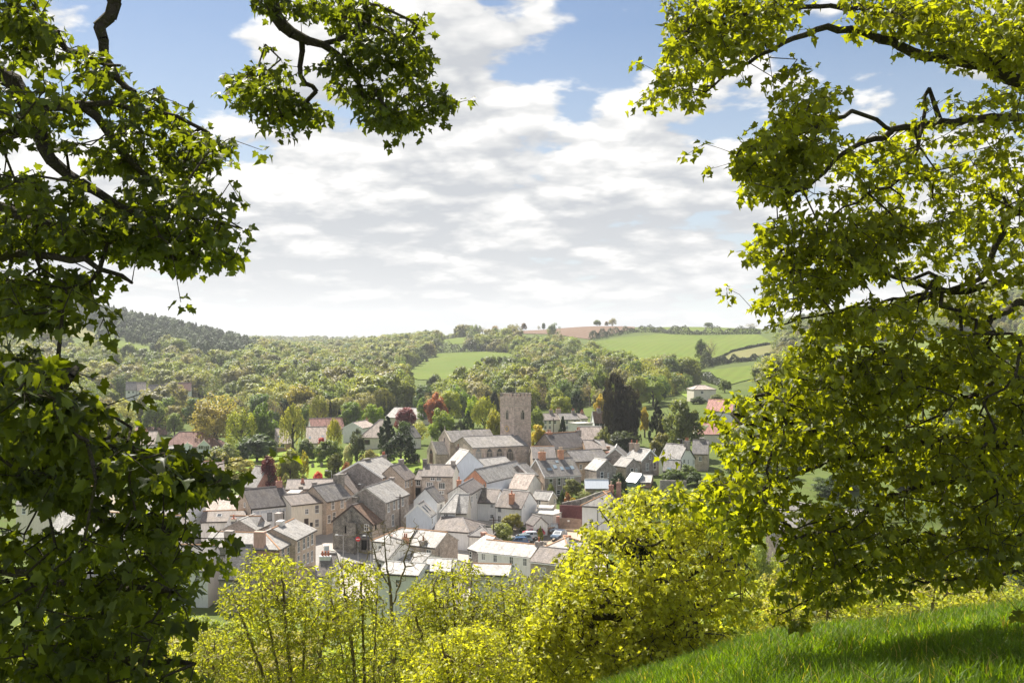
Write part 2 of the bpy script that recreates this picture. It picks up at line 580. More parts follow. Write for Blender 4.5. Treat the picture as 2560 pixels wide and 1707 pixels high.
for _k in range(9):
    p = np.pad(GZ, ((0, 0), (1, 1)), 'edge')
    GZ = (p[:, :-2] + 2 * p[:, 1:-1] + p[:, 2:]) / 4


def ground(x, y):
    """height of the ground at world x, y (arrays or numbers)"""
    x, y = np.asarray(x, float), np.asarray(y, float)
    yy = np.maximum(y, 1.0)
    px = np.clip(CX + F * x / np.maximum(yy, 9.0), GP[0], GP[-1] - 1e-6)
    fd = np.clip((np.log(yy) - GD[0]) / (GD[1] - GD[0]), 0, len(GD) - 1.001)
    fp = (px - GP[0]) / (GP[1] - GP[0])
    i, j = fd.astype(int), np.minimum(fp.astype(int), len(GP) - 2)
    a, b = fd - i, fp - j
    z = GZ[i, j] * (1 - a) * (1 - b) + GZ[i + 1, j] * a * (1 - b) + GZ[i, j + 1] * (1 - a) * b + GZ[i + 1, j + 1] * a * b
    s = np.clip((yy - 450) / 400, 0, 1)
    z = z + s * (np.sin(x * 0.013 + 1.1) * np.sin(y * 0.011) * 2.0 + np.sin(x * 0.037 + y * 0.021) * 1.0)
    # gardens behind the plank gate stand higher, held up by the old garden wall
    def sm(v, a, b):
        k = np.clip((v - a) / (b - a), 0, 1)
        return k * k * (3 - 2 * k)
    pxx = CX + F * x / np.maximum(yy, 9.0)
    z = z + (2.0 * sm(pxx, 1398, 1425) + 1.2 * sm(pxx, 1480, 1540)) * sm(yy, 199, 205) * (1 - sm(yy, 225, 255))
    return z


def gz(x, y):
    return float(ground(x, y))


def at(px, py, d):
    return Vector(((px - CX) / F * d, d, -(py - CY) / F * d))


def on_ground(px, py, d0=130.0, d1=3500.0):
    """first point of the terrain along the ray through a pixel of the photograph"""
    ds = np.geomspace(d0, d1, 1500)
    x = (px - CX) / F * ds
    z = -(py - CY) / F * ds
    h = z - ground(x, ds)
    k = np.nonzero(h <= 0)[0]
    d = ds[k[0]] if len(k) else d1
    return at(px, py, d)


def foot(px, d):
    x = (px - CX) / F * d
    return Vector((x, d, gz(x, d)))


def pip(px, py, poly):
    """points in polygon, vectorised"""
    px, py = np.asarray(px), np.asarray(py)
    ins = np.zeros(px.shape, bool)
    n = len(poly)
    for i in range(n):
        (x0, y0), (x1, y1) = poly[i], poly[(i + 1) % n]
        c = ((y0 > py) != (y1 > py)) & (px < (x1 - x0) * (py - y0) / ((y1 - y0) if y1 != y0 else 1e-9) + x0)
        ins ^= c
    return ins


def to_px(x, y, z):
    return CX + F * x / y, CY - F * z / y


def grid_mesh(name, X, Y, Z, mat, mask=None):
    nr, nc = X.shape
    idx = np.arange(nr * nc).reshape(nr, nc)
    q = np.stack([idx[:-1, :-1], idx[:-1, 1:], idx[1:, 1:], idx[1:, :-1]], -1).reshape(-1, 4)
    if mask is not None:
        q = q[mask.reshape(-1)]
    used, inv = np.unique(q, return_inverse=True)
    co = np.stack([X.ravel(), Y.ravel(), Z.ravel()], 1)[used]
    me = bpy.data.meshes.new(name)
    me.from_pydata(co.tolist(), [], inv.reshape(-1, 4).tolist())
    me.materials.append(mat)
    me.polygons.foreach_set('use_smooth', [True] * len(me.polygons))
    me.update()
    return obj(name, me)


def mat_ground(name, c1, c2, c3, s=0.02, fine=0.5, bump=0.5, lines=0.0):
    m, t, out = new_mat(name)
    g = t.node('ShaderNodeNewGeometry')
    n1 = t.noise(g.outputs['Position'], s, 6, 0.6)
    n2 = t.noise(g.outputs['Position'], fine, 4, 0.65)
    c = t.mix(t.mapr(n1, 0.35, 0.65), c4(c1), c4(c2))
    c = t.mix(t.mapr(n2, 0.45, 0.75), c, c4(c3))
    if lines:
        wv = t.node('ShaderNodeTexWave', wave_type='BANDS')
        mp = t.node('ShaderNodeMapping')
        mp.inputs['Rotation'].default_value = (0, 0, 0.35)
        t.l.new(g.outputs['Position'], mp.inputs[0])
        t.l.new(mp.outputs[0], wv.inputs['Vector'])
        wv.inputs['Scale'].default_value = 0.035
        wv.inputs['Distortion'].default_value = 1.2
        wv.inputs['Detail'].default_value = 2
        wv.inputs['Detail Scale'].default_value = 0.4
        c = t.mix(1.0, c, t.mapr(wv.outputs['Fac'], 0, 1, 1 - lines, 1 + lines), 'MULTIPLY')
    bsdf(t, out, c, 0.95, 0.1, n2, bump, 0.3)
    return m


M['meadow'] = mat_ground('rough_grass', (0.08, 0.115, 0.024), (0.105, 0.14, 0.032), (0.095, 0.10, 0.036))
M['woodfloor'] = mat_ground('wood_floor', (0.05, 0.065, 0.022), (0.075, 0.08, 0.03), (0.07, 0.055, 0.032), 0.03)
ty = np.concatenate([np.linspace(-14, 130, 110), np.linspace(131.5, 330, 120), np.geomspace(332, 6000, 280)])
ta = np.linspace(-1.25, 1.25, 300)
TX = ta[None, :] * (np.maximum(ty, 0)[:, None] + 14)
TY = np.repeat(ty[:, None], len(ta), 1)
ter = grid_mesh('ground', TX, TY, ground(TX, TY), M['meadow'])
tag(ter, kind='structure')


def sheet(name, poly, mat, lift=0.12, step=3.0, d0=130.0, d1=1700.0, dstep=None):
    """a field or paved area: the part of the terrain seen inside a pixel outline, as its own sheet just above it"""
    xs = [p[0] for p in poly]
    px = np.arange(min(xs) - step, max(xs) + 2 * step, step)
    ds = np.geomspace(d0, d1, 700) if dstep is None else np.arange(d0, d1, dstep)
    PX, D = np.meshgrid(px, ds)
    X = (PX - CX) / F * D
    Z = ground(X, D)
    PY = CY - F * Z / D
    cx = (PX[:-1, :-1] + PX[1:, 1:]) / 2
    cy = (PY[:-1, :-1] + PY[1:, 1:]) / 2
    mask = pip(cx, cy, poly)
    if not mask.any():
        print('EMPTY SHEET', name, poly)
        return None
    o = grid_mesh(name, X, D, Z + lift, mat, mask)
    return tag(o, kind='structure')


def c6x(pts):
    return [(960 + a * 0.4252, 780 + b * 0.4252) for a, b in pts]


M['field'] = mat_ground('pasture', (0.10, 0.15, 0.018), (0.13, 0.175, 0.024), (0.13, 0.135, 0.03), 0.012, 0.15, 0.1, 0.06)
M['field_pale'] = mat_ground('pale_pasture', (0.15, 0.16, 0.055), (0.19, 0.185, 0.07), (0.17, 0.15, 0.065), 0.012, 0.15, 0.1)
M['plough'] = mat_ground('ploughed_earth', (0.165, 0.108, 0.075), (0.195, 0.13, 0.09), (0.145, 0.095, 0.066), 0.012, 0.3, 0.2, 0.07)
M['lawn'] = mat_ground('churchyard_grass', (0.16, 0.24, 0.03), (0.21, 0.29, 0.045), (0.19, 0.21, 0.05), 0.06, 0.8, 0.2)
FIELDS = [
    ('field', c6x([(80, 362), (190, 310), (310, 248), (480, 238), (640, 233), (770, 248), (765, 290), (690, 300), (600, 330), (480, 372), (380, 400), (200, 400)]), 'field', 700),
    ('field', c6x([(1225, 180), (1400, 150), (1620, 132), (1900, 140), (2200, 133), (2290, 180), (2000, 250), (1880, 295), (1600, 310), (1480, 290), (1330, 230)]), 'field', 700),
    ('ploughed_field', c6x([(740, 112), (940, 93), (1240, 83), (1470, 77), (1472, 100), (1205, 162), (1100, 147), (1000, 132), (780, 128)]), 'plough', 800),
    ('field', c6x([(1492, 76), (1780, 80), (2215, 98), (2215, 126), (1740, 122), (1600, 104), (1492, 98)]), 'field', 800),
    ('field', c6x([(1860, 305), (2040, 240), (2310, 188), (2335, 232), (2050, 292), (1830, 335)]), 'field_pale', 600),
    ('field', c6x([(1800, 357), (2260, 306), (2270, 372), (2100, 412), (2000, 442), (1830, 378)]), 'field', 500),
    ('field', c6x([(310, 157), (480, 150), (560, 168), (500, 186), (330, 197)]), 'field', 800),
    ('field', [(1684, 975), (1775, 990), (1790, 1008), (1728, 1004)], 'lawn', 430),
    ('field', [(10, 792), (180, 795), (250, 845), (100, 842), (0, 835)], 'field_pale', 700),
    ('field', [(262, 838), (330, 862), (410, 872), (408, 884), (330, 880), (262, 860)], 'field', 700),
    ('field', [(2060, 868), (2300, 850), (2560, 835), (2560, 886), (2300, 905), (2080, 905)], 'field', 600),
]
for nm, pl, mt, d0 in FIELDS:
    sheet(nm, pl, M[mt], 0.5, 3.0, d0, 1500.0)

# ---------------------------------------------------------------- buildings
CROPS = {1: (480, 1120), 2: (780, 1120), 3: (1140, 1120), 4: (1000, 950), 5: (1300, 950), 6: (300, 940), 7: (680, 940), 0: (0, 0)}


def cp(c, p):
    k = 480 / 2352 if c else 1.0
    return CROPS[c][0] + p[0] * k, CROPS[c][1] + p[1] * k


def ray(c, p):
    q = cp(c, p)
    return Vector(((q[0] - CX) / F, 1.0, -(q[1] - CY) / F))


_wm = {}


def window_meshes(w, h, style):
    """frame and pane meshes, centred, facing -y, shared by all windows of one size"""
    key = (round(w, 2), round(h, 2), style)
    if key in _wm:
        return _wm[key]
    mb = MB()
    t_, dp = 0.075, 0.05
    x, z = w / 2, h / 2
    fm = {'black': 'paint_black', 'blue': 'paint_blue', 'grey': 'metal_grey'}.get(style, 'paint_white')
    mb.box(-x, x, -dp, 0.0, z - t_, z)
    mb.box(-x, x, -dp, 0.0, -z, -z + t_)
    mb.box(-x, -x + t_, -dp, 0.0, -z + t_, z - t_)
    mb.box(x - t_, x, -dp, 0.0, -z + t_, z - t_)
    ox = x - t_
    oz = z - t_
    b = 0.022
    if style in ('sash', 'black', 'blue'):
        mb.box(-ox, ox, -dp * 0.8, 0, -b * 1.3, b * 1.3)
        for k in (-1, 1):
            mb.box(k * ox / 3 - b * 0.6, k * ox / 3 + b * 0.6, -dp * 0.6, 0, -oz, -b * 1.3)
            mb.box(k * ox / 3 - b * 0.6, k * ox / 3 + b * 0.6, -dp * 0.6, 0, b * 1.3, oz)
    elif style == 'case':
        mb.box(-b * 1.5, b * 1.5, -dp * 0.8, 0, -oz, oz)
        for s in (-1, 1):
            mb.box(min(s * b * 1.5, s * ox), max(s * b * 1.5, s * ox), -dp * 0.6, 0, oz * 0.15 - b, oz * 0.15 + b)
    elif style == 'three':
        for k in (-1, 1):
            mb.box(k * ox / 3 - b * 1.4, k * ox / 3 + b * 1.4, -dp * 0.8, 0, -oz, oz)
    elif style == 'plain2':
        mb.box(-ox, ox, -dp * 0.8, 0, -b * 1.3, b * 1.3)
    mb.box(-x - 0.06, x + 0.06, -dp - 0.07, 0.0, -z - 0.07, -z)
    if style in ('sash', 'case', 'three', 'plain2', 'plain') and h > 0.9:
        pass
    fr = mb.mesh('window_frame', fm)
    pb = MB()
    pb.box(-ox, ox, -0.016, -0.004, -oz, oz)
    pn = pb.mesh('window_pane', 'glass')
    _wm[key] = (fr, pn)
    return _wm[key]


def face_matrix(face, L, w, s, z):
    if face == 'f':
        return Matrix.Translation((s, 0, z))
    if face == 'a':      # gable at x = 0, facing -x
        return Matrix.Translation((0, s, z)) @ Matrix.Rotation(R(-90), 4, 'Z')
    if face == 'b':      # gable at x = L, facing +x
        return Matrix.Translation((L, s, z)) @ Matrix.Rotation(R(90), 4, 'Z')
    return Matrix.Translation((s, w, z)) @ Matrix.Rotation(R(180), 4, 'Z')


def add_window(root, face, L, w, s, z, ww, wh, style='sash'):
    mtx = face_matrix(face, L, w, s, z)
    if style == 'door':
        mb = MB()
        mb.box(-ww / 2, ww / 2, -0.03, 0.0, -wh / 2, wh / 2)
        mb.box(-ww * 0.36, ww * 0.36, -0.05, -0.03, -wh * 0.4, -wh * 0.05)
        mb.box(-ww * 0.36, ww * 0.36, -0.05, -0.03, wh * 0.05, wh * 0.4)
        return obj('door', mb.mesh('door', 'wood_dark'), root, mtx)
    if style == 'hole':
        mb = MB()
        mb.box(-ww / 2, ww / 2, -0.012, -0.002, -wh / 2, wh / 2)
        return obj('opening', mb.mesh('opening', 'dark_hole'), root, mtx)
    fr, pn = window_meshes(ww, wh, style)
    o = obj('window', fr, root, mtx)
    obj('pane', pn, o)
    return o


def pots(parent, x0, x1, y, z, n, mat='pot'):
    for i in range(n):
        x = x0 + (x1 - x0) * (i + 0.5) / n
        mb = MB()
        mb.cyl((x, y, z), (x, y, z + 0.12), 0.17, 0.17, 8)
        mb.cyl((x, y, z + 0.12), (x, y, z + 0.62), 0.14, 0.115, 8)
        mb.cyl((x, y, z + 0.62), (x, y, z + 0.7), 0.15, 0.15, 8)
        mb.build('chimney_pot', mat, parent)


def chimney(root, x, y, zb, zt, sx, sy, mat, n, potmat='pot', cap=None):
    mb = MB()
    mb.box(x - sx / 2, x + sx / 2, y - sy / 2, y + sy / 2, zb, zt - 0.22, 0)
    mb.box(x - sx / 2 - 0.07, x + sx / 2 + 0.07, y - sy / 2 - 0.07, y + sy / 2 + 0.07, zt - 0.22, zt - 0.08, 0)
    mb.box(x - sx / 2 - 0.02, x + sx / 2 + 0.02, y - sy / 2 - 0.02, y + sy / 2 + 0.02, zt - 0.08, zt, 1)
    # lead flashing where the stack leaves the roof
    o = mb.build('chimney', [mat, cap or mat], root)
    pots(o, x - sx * 0.4, x + sx * 0.4, y, zt, n, potmat)
    return o


LOG = []


def H(name, label, cat, c, e1, e2, he=5.0, w=7.0, rp=None, wall='stone', roof='slate', ridge='ridge_grey', hipA=0.0, hipB=0.0,
      win=(), chim=(), sky=(), zg=None, d=None, r=None, gutter='paint_black', verge=None, wallA=None, wallB=None, ov=0.25,
      wing=0.0, downp=(), group=None, base=None, flat=False, dz=0.0):
    """a house from its visible eave line e1-e2 in the photograph, eave height he over the ground, depth w and ridge"""
    a, b = ray(c, e1), ray(c, e2)
    ym = (a.z + b.z) / 2
    if d is not None:
        ze = ym * d
        zg = ze - he
    elif zg is not None:
        ze = zg + he
    else:
        dd = 200.0
        for _ in range(60):
            xm = (a.x + b.x) / 2 * dd
            zz = gz(xm, dd) + he + dz
            dd = dd * 0.5 + 0.5 * min(max(zz / ym, 100), 900)
        ze = ym * dd
        zg = ze - he
    A, B = a * (ze / a.z), b * (ze / b.z)
    u = (B - A)
    u.z = 0
    L = u.length
    u.normalize()
    n = Vector((-u.y, u.x, 0))
    if isinstance(w, tuple):
        q = ray(c, w)
        P = q * (ze / q.z)
        w = abs((P - A).dot(n))
    if r is None:
        if rp is not None:
            side, py = rp
            base_pt = (A if side == 'a' else B) + n * (w / 2)
            if side == 'a' and hipA:
                base_pt += u * hipA
            if side == 'b' and hipB:
                base_pt -= u * hipB
            r = ray(c, (0, py)).z * base_pt.y - ze
        else:
            r = 0.42 * w
    r0 = r
    r = min(max(r, 0.15 * w), 0.75 * w) if not flat else 0.0
    LOG.append((name, round(A.y), round(B.y), 'L%.1f w%.1f r%.1f(%.1f) zg%.1f gnd%.1f' % (L, w, r, r0, zg, gz(A.x, A.y)), label[:40]))
    rz = math.atan2(u.y, u.x)
    root = thing(name, label, cat, (A.x, A.y, zg), rz, group)
    inv = Matrix.Rotation(-rz, 3, 'Z')
    org = Vector((A.x, A.y, zg))

    def loc(v):
        return inv @ (v - org)
    cam_l = loc(Vector((0, 0, 0)))

    def hit(p, plane_pt, plane_n):
        dl = inv @ ray(c, p)
        k = (Vector(plane_pt) - cam_l).dot(Vector(plane_n)) / dl.dot(Vector(plane_n))
        return cam_l + dl * k
    wm = max(w, wing)
    zb = min(gz(*((org + Matrix.Rotation(rz, 3, 'Z') @ Vector(q)).xy)) for q in ((0, 0, 0), (L, 0, 0), (0, wm, 0), (L, w, 0))) - zg - 0.6
    zb = min(zb, -0.5)
    # walls
    def wallmesh(side_x):
        mb = MB()
        return mb
    mb = MB()
    mA = 1 if wallA else 0
    mB = 2 if wallB else 0
    mats = [wall, wallA or wall, wallB or wall]
    mb.poly([(0, 0, zb), (L, 0, zb), (L, 0, he), (0, 0, he)])
    mb.poly([(L, w, zb), (0, w, zb), (0, w, he), (L, w, he)])
    if flat:
        mb.poly([(0, w, zb), (0, 0, zb), (0, 0, he), (0, w, he)], mA)
        mb.poly([(L, 0, zb), (L, w, zb), (L, w, he), (L, 0, he)], mB)
    else:
        mb.poly([(0, w, zb), (0, 0, zb), (0, 0, he)] + ([] if hipA or wing else [(0, w / 2, he + r)]) + [(0, w, he)], mA)
        mb.poly([(L, 0, zb), (L, w, zb), (L, w, he)] + ([] if hipB else [(L, w / 2, he + r)]) + [(L, 0, he)], mB)
    if wing:
        mb.poly([(0, wing, zb), (0, w, zb), (0, w, he), (0, wing, he)], mA)
        mb.poly([(w, wing, zb), (0, wing, zb), (0, wing, he), (w / 2, wing, he + r), (w, wing, he)], 0)
        mb.poly([(w, w, zb), (w, wing, zb), (w, wing, he), (w, w, he)], 0)
    mb.build('wall', mats, root)
    # roof slabs
    mb = MB()
    th = 0.16
    sl = r / (w / 2) if not flat else 0
    zo = he - ov * sl + th
    zr = he + r + th
    xa = -0.12 if not hipA else -ov
    xb = L + 0.12 if not hipB else L + ov
    if flat:
        mb.box(-0.15, L + 0.15, -0.2, w + 0.2, he, he + 0.22)
    elif wing:
        K = (w / 2, w / 2, zr)
        mb.slab([(-ov, -ov, zo), (xb, -ov, zo), (xb, w / 2, zr), K], th)
        mb.slab([(-ov, wing + 0.1, zo), (-ov, -ov, zo), K, (w / 2, wing + 0.1, zr)], th)
        V = (w, w, he + th)
        mb.slab([(xb, w, he + th), V, K, (xb, w / 2, zr)], th)
        mb.slab([V, (w, wing + 0.1, he + th), (w / 2, wing + 0.1, zr), K], th)
    else:
        ra, rb = (hipA or xa), (L - hipB if hipB else xb)
        mb.slab([(xa, -ov, zo), (xb, -ov, zo), (rb, w / 2, zr), (ra, w / 2, zr)], th)
        mb.slab([(xb, w + ov, zo), (xa, w + ov, zo), (ra, w / 2, zr), (rb, w / 2, zr)], th)
        if hipA:
            mb.slab([(xa, w + ov, zo), (xa, -ov, zo), (ra, w / 2, zr)], th)
        if hipB:
            mb.slab([(xb, -ov, zo), (xb, w + ov, zo), (rb, w / 2, zr)], th)
    rf = mb.build('roof', roof, root)
    if not flat:
        mb = MB()

        def rid(p, q, rad=0.13):
            mb.cyl(p, q, rad, rad, 6)
        if wing:
            rid((w / 2, w / 2, zr), (xb, w / 2, zr))
            rid((w / 2, w / 2, zr), (w / 2, wing, zr))
            rid((-ov, -ov, zo), (w / 2, w / 2, zr))
        else:
            rid((ra, w / 2, zr), (rb, w / 2, zr))
            for hp, xx, rr in ((hipA, xa, ra), (hipB, xb, rb)):
                if hp:
                    rid((xx, -ov, zo), (rr, w / 2, zr))
                    rid((xx, w + ov, zo), (rr, w / 2, zr))
        mb.build('ridge_tiles', ridge, rf)
        if verge:
            vm = verge[1] if isinstance(verge, tuple) else 'paint_white'
            mb = MB()
            for s_ in (verge[0] if isinstance(verge, tuple) else verge):
                x0, x1 = (xa - 0.06, xa - 0.003) if s_ == 'A' else (xb + 0.003, xb + 0.06)
                for y0, y1 in ((-ov, w / 2), (w + ov, w / 2)):
                    mb.hexa([(x0, y0, zo - 0.34), (x1, y0, zo - 0.34), (x1, y1, zr - 0.34), (x0, y1, zr - 0.34),
                             (x0, y0, zo + 0.05), (x1, y0, zo + 0.05), (x1, y1, zr + 0.05), (x0, y1, zr + 0.05)])
            mb.build('bargeboard', vm, root)
    if gutter and not flat:
        mb = MB()
        mb.box(0, L, -ov - 0.10, -ov - 0.004, zo - 0.24, zo - 0.13)
        if wing:
            mb.box(-ov - 0.10, -ov - 0.004, 0, wing, zo - 0.24, zo - 0.13)
        mb.build('gutter', gutter, root)
    if not win and cat == 'house' and L > 3.4 and A.y < 260:
        nw = max(1, int(L / 3.0))
        wr = random.Random(int(A.x * 10) + int(A.y))
        for k in range(nw):
            add_window(root, 'f', L, w, L * (k + 0.5) / nw + wr.uniform(-0.15, 0.15), he - 1.25, 0.8, 1.15, wr.choice(['case', 'sash', 'plain2']))
    for p in downp:
        h_ = hit(p, (0, 0, 0), (0, 1, 0))
        mb = MB()
        mb.cyl((h_.x, -0.07, -1.0), (h_.x, -0.07, he - 0.1), 0.05, 0.05, 6)
        mb.build('downpipe', gutter or 'paint_white', root)
    for wd in win:
        face, p, ww, wh = wd[:4]
        st = wd[4] if len(wd) > 4 else 'sash'
        if face == 'f':
            q = hit(p, (0, 0, 0), (0, 1, 0))
            s, z = q.x, q.z
        elif face == 'a':
            q = hit(p, (0, 0, 0), (1, 0, 0))
            s, z = q.y, q.z
        else:
            q = hit(p, (L, 0, 0), (1, 0, 0))
            s, z = q.y, q.z
        if face == 'f':
            s = min(max(s, ww / 2 + 0.1), L - ww / 2 - 0.1)
        else:
            s = min(max(s, ww / 2 + 0.1), (wing or w) - ww / 2 - 0.1)
        add_window(root, face, L, w, s, z, ww, wh, st)
    for ch in chim:
        px, pt, yf, sx, sy, mt, np_ = ch[:7]
        pm = ch[7] if len(ch) > 7 else 'pot'
        capm = ch[8] if len(ch) > 8 else None
        best = min(((abs(cp(c, (px, 0))[0] - to_px(*(org + Matrix.Rotation(rz, 3, 'Z') @ Vector((x, yf * w, he)))) [0]), x) for x in np.linspace(-1, L + 1, 120)))[1]
        P = org + Matrix.Rotation(rz, 3, 'Z') @ Vector((best, yf * w, 0))
        zt = ray(c, (0, pt)).z * P.y - zg
        zroof = he + (r * (1 - abs(yf - 0.5) * 2) if not flat else 0)
        zt = min(max(zt, zroof + 0.4), zroof + 4.5)
        chimney(root, best, yf * w, zroof - 1.2 if yf > 0.08 else 0.5, zt, sx, sy, mt, np_, pm, capm)
    if sky:
        nrm = Vector((0, -sl, 1)).normalized()
        for s_ in sky:
            p, ww, wh = s_[:3]
            q = hit(p, (0, w / 2, zr), nrm)
            up = Vector((0, 1, sl)).normalized()
            mtx = Matrix.Translation(q) @ Matrix((Vector((1, 0, 0)), up, nrm)).transposed().to_4x4()
            fb = MB()
            fb.box(-ww / 2, ww / 2, -wh / 2, wh / 2, -0.02, 0.06)
            so = obj('skylight', fb.mesh('skylight_frame', 'lead'), root, mtx)
            pb = MB()
            pb.box(-ww / 2 + 0.07, ww / 2 - 0.07, -wh / 2 + 0.07, wh / 2 - 0.07, 0.062, 0.07)
            obj('pane', pb.mesh('skylight_pane', 'glass_pale' if len(s_) < 4 else s_[3]), so)
    root['L'], root['w'], root['he'], root['r'] = L, w, he, r
    return root


# ---- the street of the inn and the market hall
big = H('corner_house', 'big brick and stone corner house with hipped slate roof and two tall rendered stacks', 'house', 1, (1065, 1243), (1262, 1132), 7.2, 8.0, None, 'stone_tan', 'slate_pale', 'ridge_orange',
        wing=13.0, wallA='brick_dull', r=1.7, downp=((1062, 1300),),
        win=[('f', p, 0.95, 1.85) for p in ((1113, 1290), (1177, 1275), (1238, 1240), (1113, 1450), (1180, 1440), (1238, 1420))])
inn = H('inn', 'white inn with black trim and faded lettering under a slate roof', 'inn', 1, (722, 738), (1212, 688), 6.0, 8.0, ('a', 512), 'white', 'slate_dark', 'ridge_grey', wallA='stone_tan', gutter='paint_black', d=190,
        win=[('f', (950, 838), 0.95, 1.55, 'black'), ('f', (1101, 820), 0.95, 1.55, 'black'), ('a', (645, 693), 0.9, 0.9, 'case')],
        chim=[(1065, 400, 0.5, 1.1, 0.7, 'brick', 2)])
H('terraced_house', 'brick and stone terrace house with white sashes next beyond the hipped corner house', 'house', 1, (1266, 1130), (1515, 1000), 7.4, 8.0, ('b', 872), 'stone_tan', 'slate_pale', 'ridge_orange',
  win=[('f', p, 0.95, 1.85) for p in ((1305, 1205), (1370, 1165), (1421, 1143), (1470, 1112), (1303, 1380), (1370, 1360), (1418, 1340), (1467, 1320))],
  chim=[(1082, 885, 0.5, 1.7, 0.9, 'white_dirty', 0), (1320, 790, 0.9, 1.5, 1.0, 'greyrender', 0)])
H('terraced_house', 'cream rendered terrace house between the white inn and the tan stone house', 'house', 1, (1216, 703), (1640, 657), 6.3, 7.0, ('a', 585), 'cream', 'slate_brown', d=192,
  win=[('f', (1405, 775), 0.75, 1.0, 'case'), ('f', (1530, 745), 0.85, 1.6), ('f', (1530, 915), 0.85, 1.5), ('f', (1400, 925), 0.9, 2.0, 'door'), ('f', (1462, 935), 0.6, 0.8, 'hole')],
  chim=[(1500, 415, 0.5, 0.8, 0.7, 'stone_grey', 0)])
H('terraced_house', 'tan stone terrace house with white sashes and a broad stone stack', 'house', 1, (1644, 655), (1950, 598), 6.3, 7.2, ('a', 468), 'stone_tan', 'slate', d=196,
  win=[('f', p, 0.9, 1.6) for p in ((1725, 700), (1838, 680), (1920, 645), (1680, 865), (1740, 832))],
  chim=[(1800, 318, 0.5, 2.2, 1.1, 'stone_dark', 0)])
H('terraced_house', 'long low grey roofed row behind the inn and cream house', 'house', 1, (1150, 505), (1740, 495), 4.5, 8.0, ('a', 392), 'greyrender', 'slate_brown', d=214,
  chim=[(1355, 412, 0.3, 0.7, 0.7, 'brick', 2), (1335, 490, 0.05, 0.8, 0.7, 'stone_dark', 0)])
H('outbuilding', 'small pale flat roofed outbuilding behind the cream terrace house', 'outbuilding', 1, (1160, 560), (1300, 560), 3.4, 4.0, None, 'pinkrender', 'slate_white', flat=True, d=204)
# right descending roofs beside the broad stack
H('terraced_house', 'narrow brown roofed house between the broad stone stack and its brown neighbour', 'house', 2, (545, 590), (640, 505), 5.5, 7.0, ('a', 372), 'stone_tan', 'slate_brown', d=212)
H('terraced_house', 'brown roofed house below the stone house with the blue window', 'house', 2, (664, 512), (800, 440), 5.5, 7.5, ('a', 335), 'stone', 'slate_brown', d=220,
  chim=[(510, 275, 0.5, 1.0, 0.8, 'stone_dark', 0)])
H('stone_house', 'stone house with pale slate roof, grey gable and a turquoise window', 'house', 2, (857, 362), (1127, 292), 6.0, (552, 268), ('a', 170), 'stone_tan', 'slate_pale', wallA='stone_grey', verge=('A', 'paint_white'),
  win=[('f', (913, 395), 0.95, 1.5, 'blue'), ('f', (1072, 362), 0.8, 1.5), ('f', (980, 380), 0.7, 0.8, 'case')], chim=[(668, 150, 0.5, 2.0, 1.0, 'stone_dark', 0), (935, 85, 0.5, 1.6, 0.8, 'stone_grey', 3)])
H('terraced_house', 'stone house with brown roof at the top of the street by the yews', 'house', 2, (1135, 392), (1272, 346), 5.6, 6.5, ('a', 205), 'stone_tan', 'slate_brown', r=2.8,
  win=[('f', p, 0.8, 1.6) for p in ((1135, 440), (1178, 430), (1220, 412))], chim=[(1093, 135, 0.5, 1.4, 0.8, 'stone_grey', 0)])
H('stone_house', 'large grey stone house with pale slate roof right behind the market hall', 'house', 2, (897, 668), (1182, 560), 8.0, (590, 585), ('a', 488), 'stone', 'slate_pale', wallA='stone_grey', verge=('A', 'slate_white'),
  win=[('f', (937, 720), 0.95, 1.8), ('f', (1005, 690), 0.95, 1.8), ('f', (1060, 680), 0.9, 1.8), ('f', (1110, 650), 0.9, 1.8), ('f', (990, 880), 1.0, 2.2)],
  chim=[(1170, 480, 0.5, 0.9, 0.9, 'stone_grey', 0)])
hall = H('market_hall', 'old dark stone market hall with sagging rust brown roof and pointed gable window', 'hall', 2, (741, 930), (972, 850), 5.2, (186, 915), ('a', 703), 'stone_tan', 'tile_rust', 'ridge_grey', wallA='stone_dark', gutter='wood_dark', verge=('A', 'wood_dark'),
         win=[('a', (670, 972), 0.95, 1.2, 'case'), ('a', (650, 1165), 1.5, 2.4, 'hole'), ('f', (780, 960), 0.6, 1.2, 'hole'), ('f', (850, 940), 0.6, 1.2, 'hole')],
         chim=[(545, 590, 0.62, 1.5, 1.1, 'stone_dark', 0)])
# ---- white and grey cottages in the middle
H('cottage', 'small blue white gabled cottage with two rooflights on a brown stone base', 'house', 2, (1442, 833), (1507, 788), 5.0, (1146, 828), ('a', 692), 'bluewhite', 'slate_pale', verge=('A', 'paint_white'), sky=[((1385, 745), 0.6, 1.6, 'glass'), ((1415, 730), 0.6, 1.6, 'glass')])  # white wall with the blue of its shade put into the colour
H('cottage', 'low grey roofed white wing behind the rooflight cottage', 'house', 2, (1530, 655), (1625, 620), 4.6, 5.0, None, 'white', 'slate', r=2.4, d=196)
H('cottage', 'white cottage with a pale steep roof and a cream gable', 'house', 2, (1575, 787), (1752, 790), 5.6, 9.0, ('a', 560), 'white', 'slate_white', 'ridge_white', wallB='cream', hipA=2.2, d=190, win=[('f', (1640, 812), 0.9, 0.7, 'case')])
H('cottage', 'cream roughcast house side wall joining the pale steep roof', 'house', 2, (1755, 790), (1895, 792), 5.0, 6.5, None, 'cream', 'slate_white', 'ridge_white', r=3.0, d=191)
H('cottage', 'grey rendered cottage with dark roof and a brick stack at its gable', 'house', 2, (1928, 562), (2096, 462), 6.5, (1690, 540), ('a', 470), 'white_dirty', 'slate_dark', chim=[(1800, 390, 0.95, 0.9, 0.8, 'brick_orange', 1)])
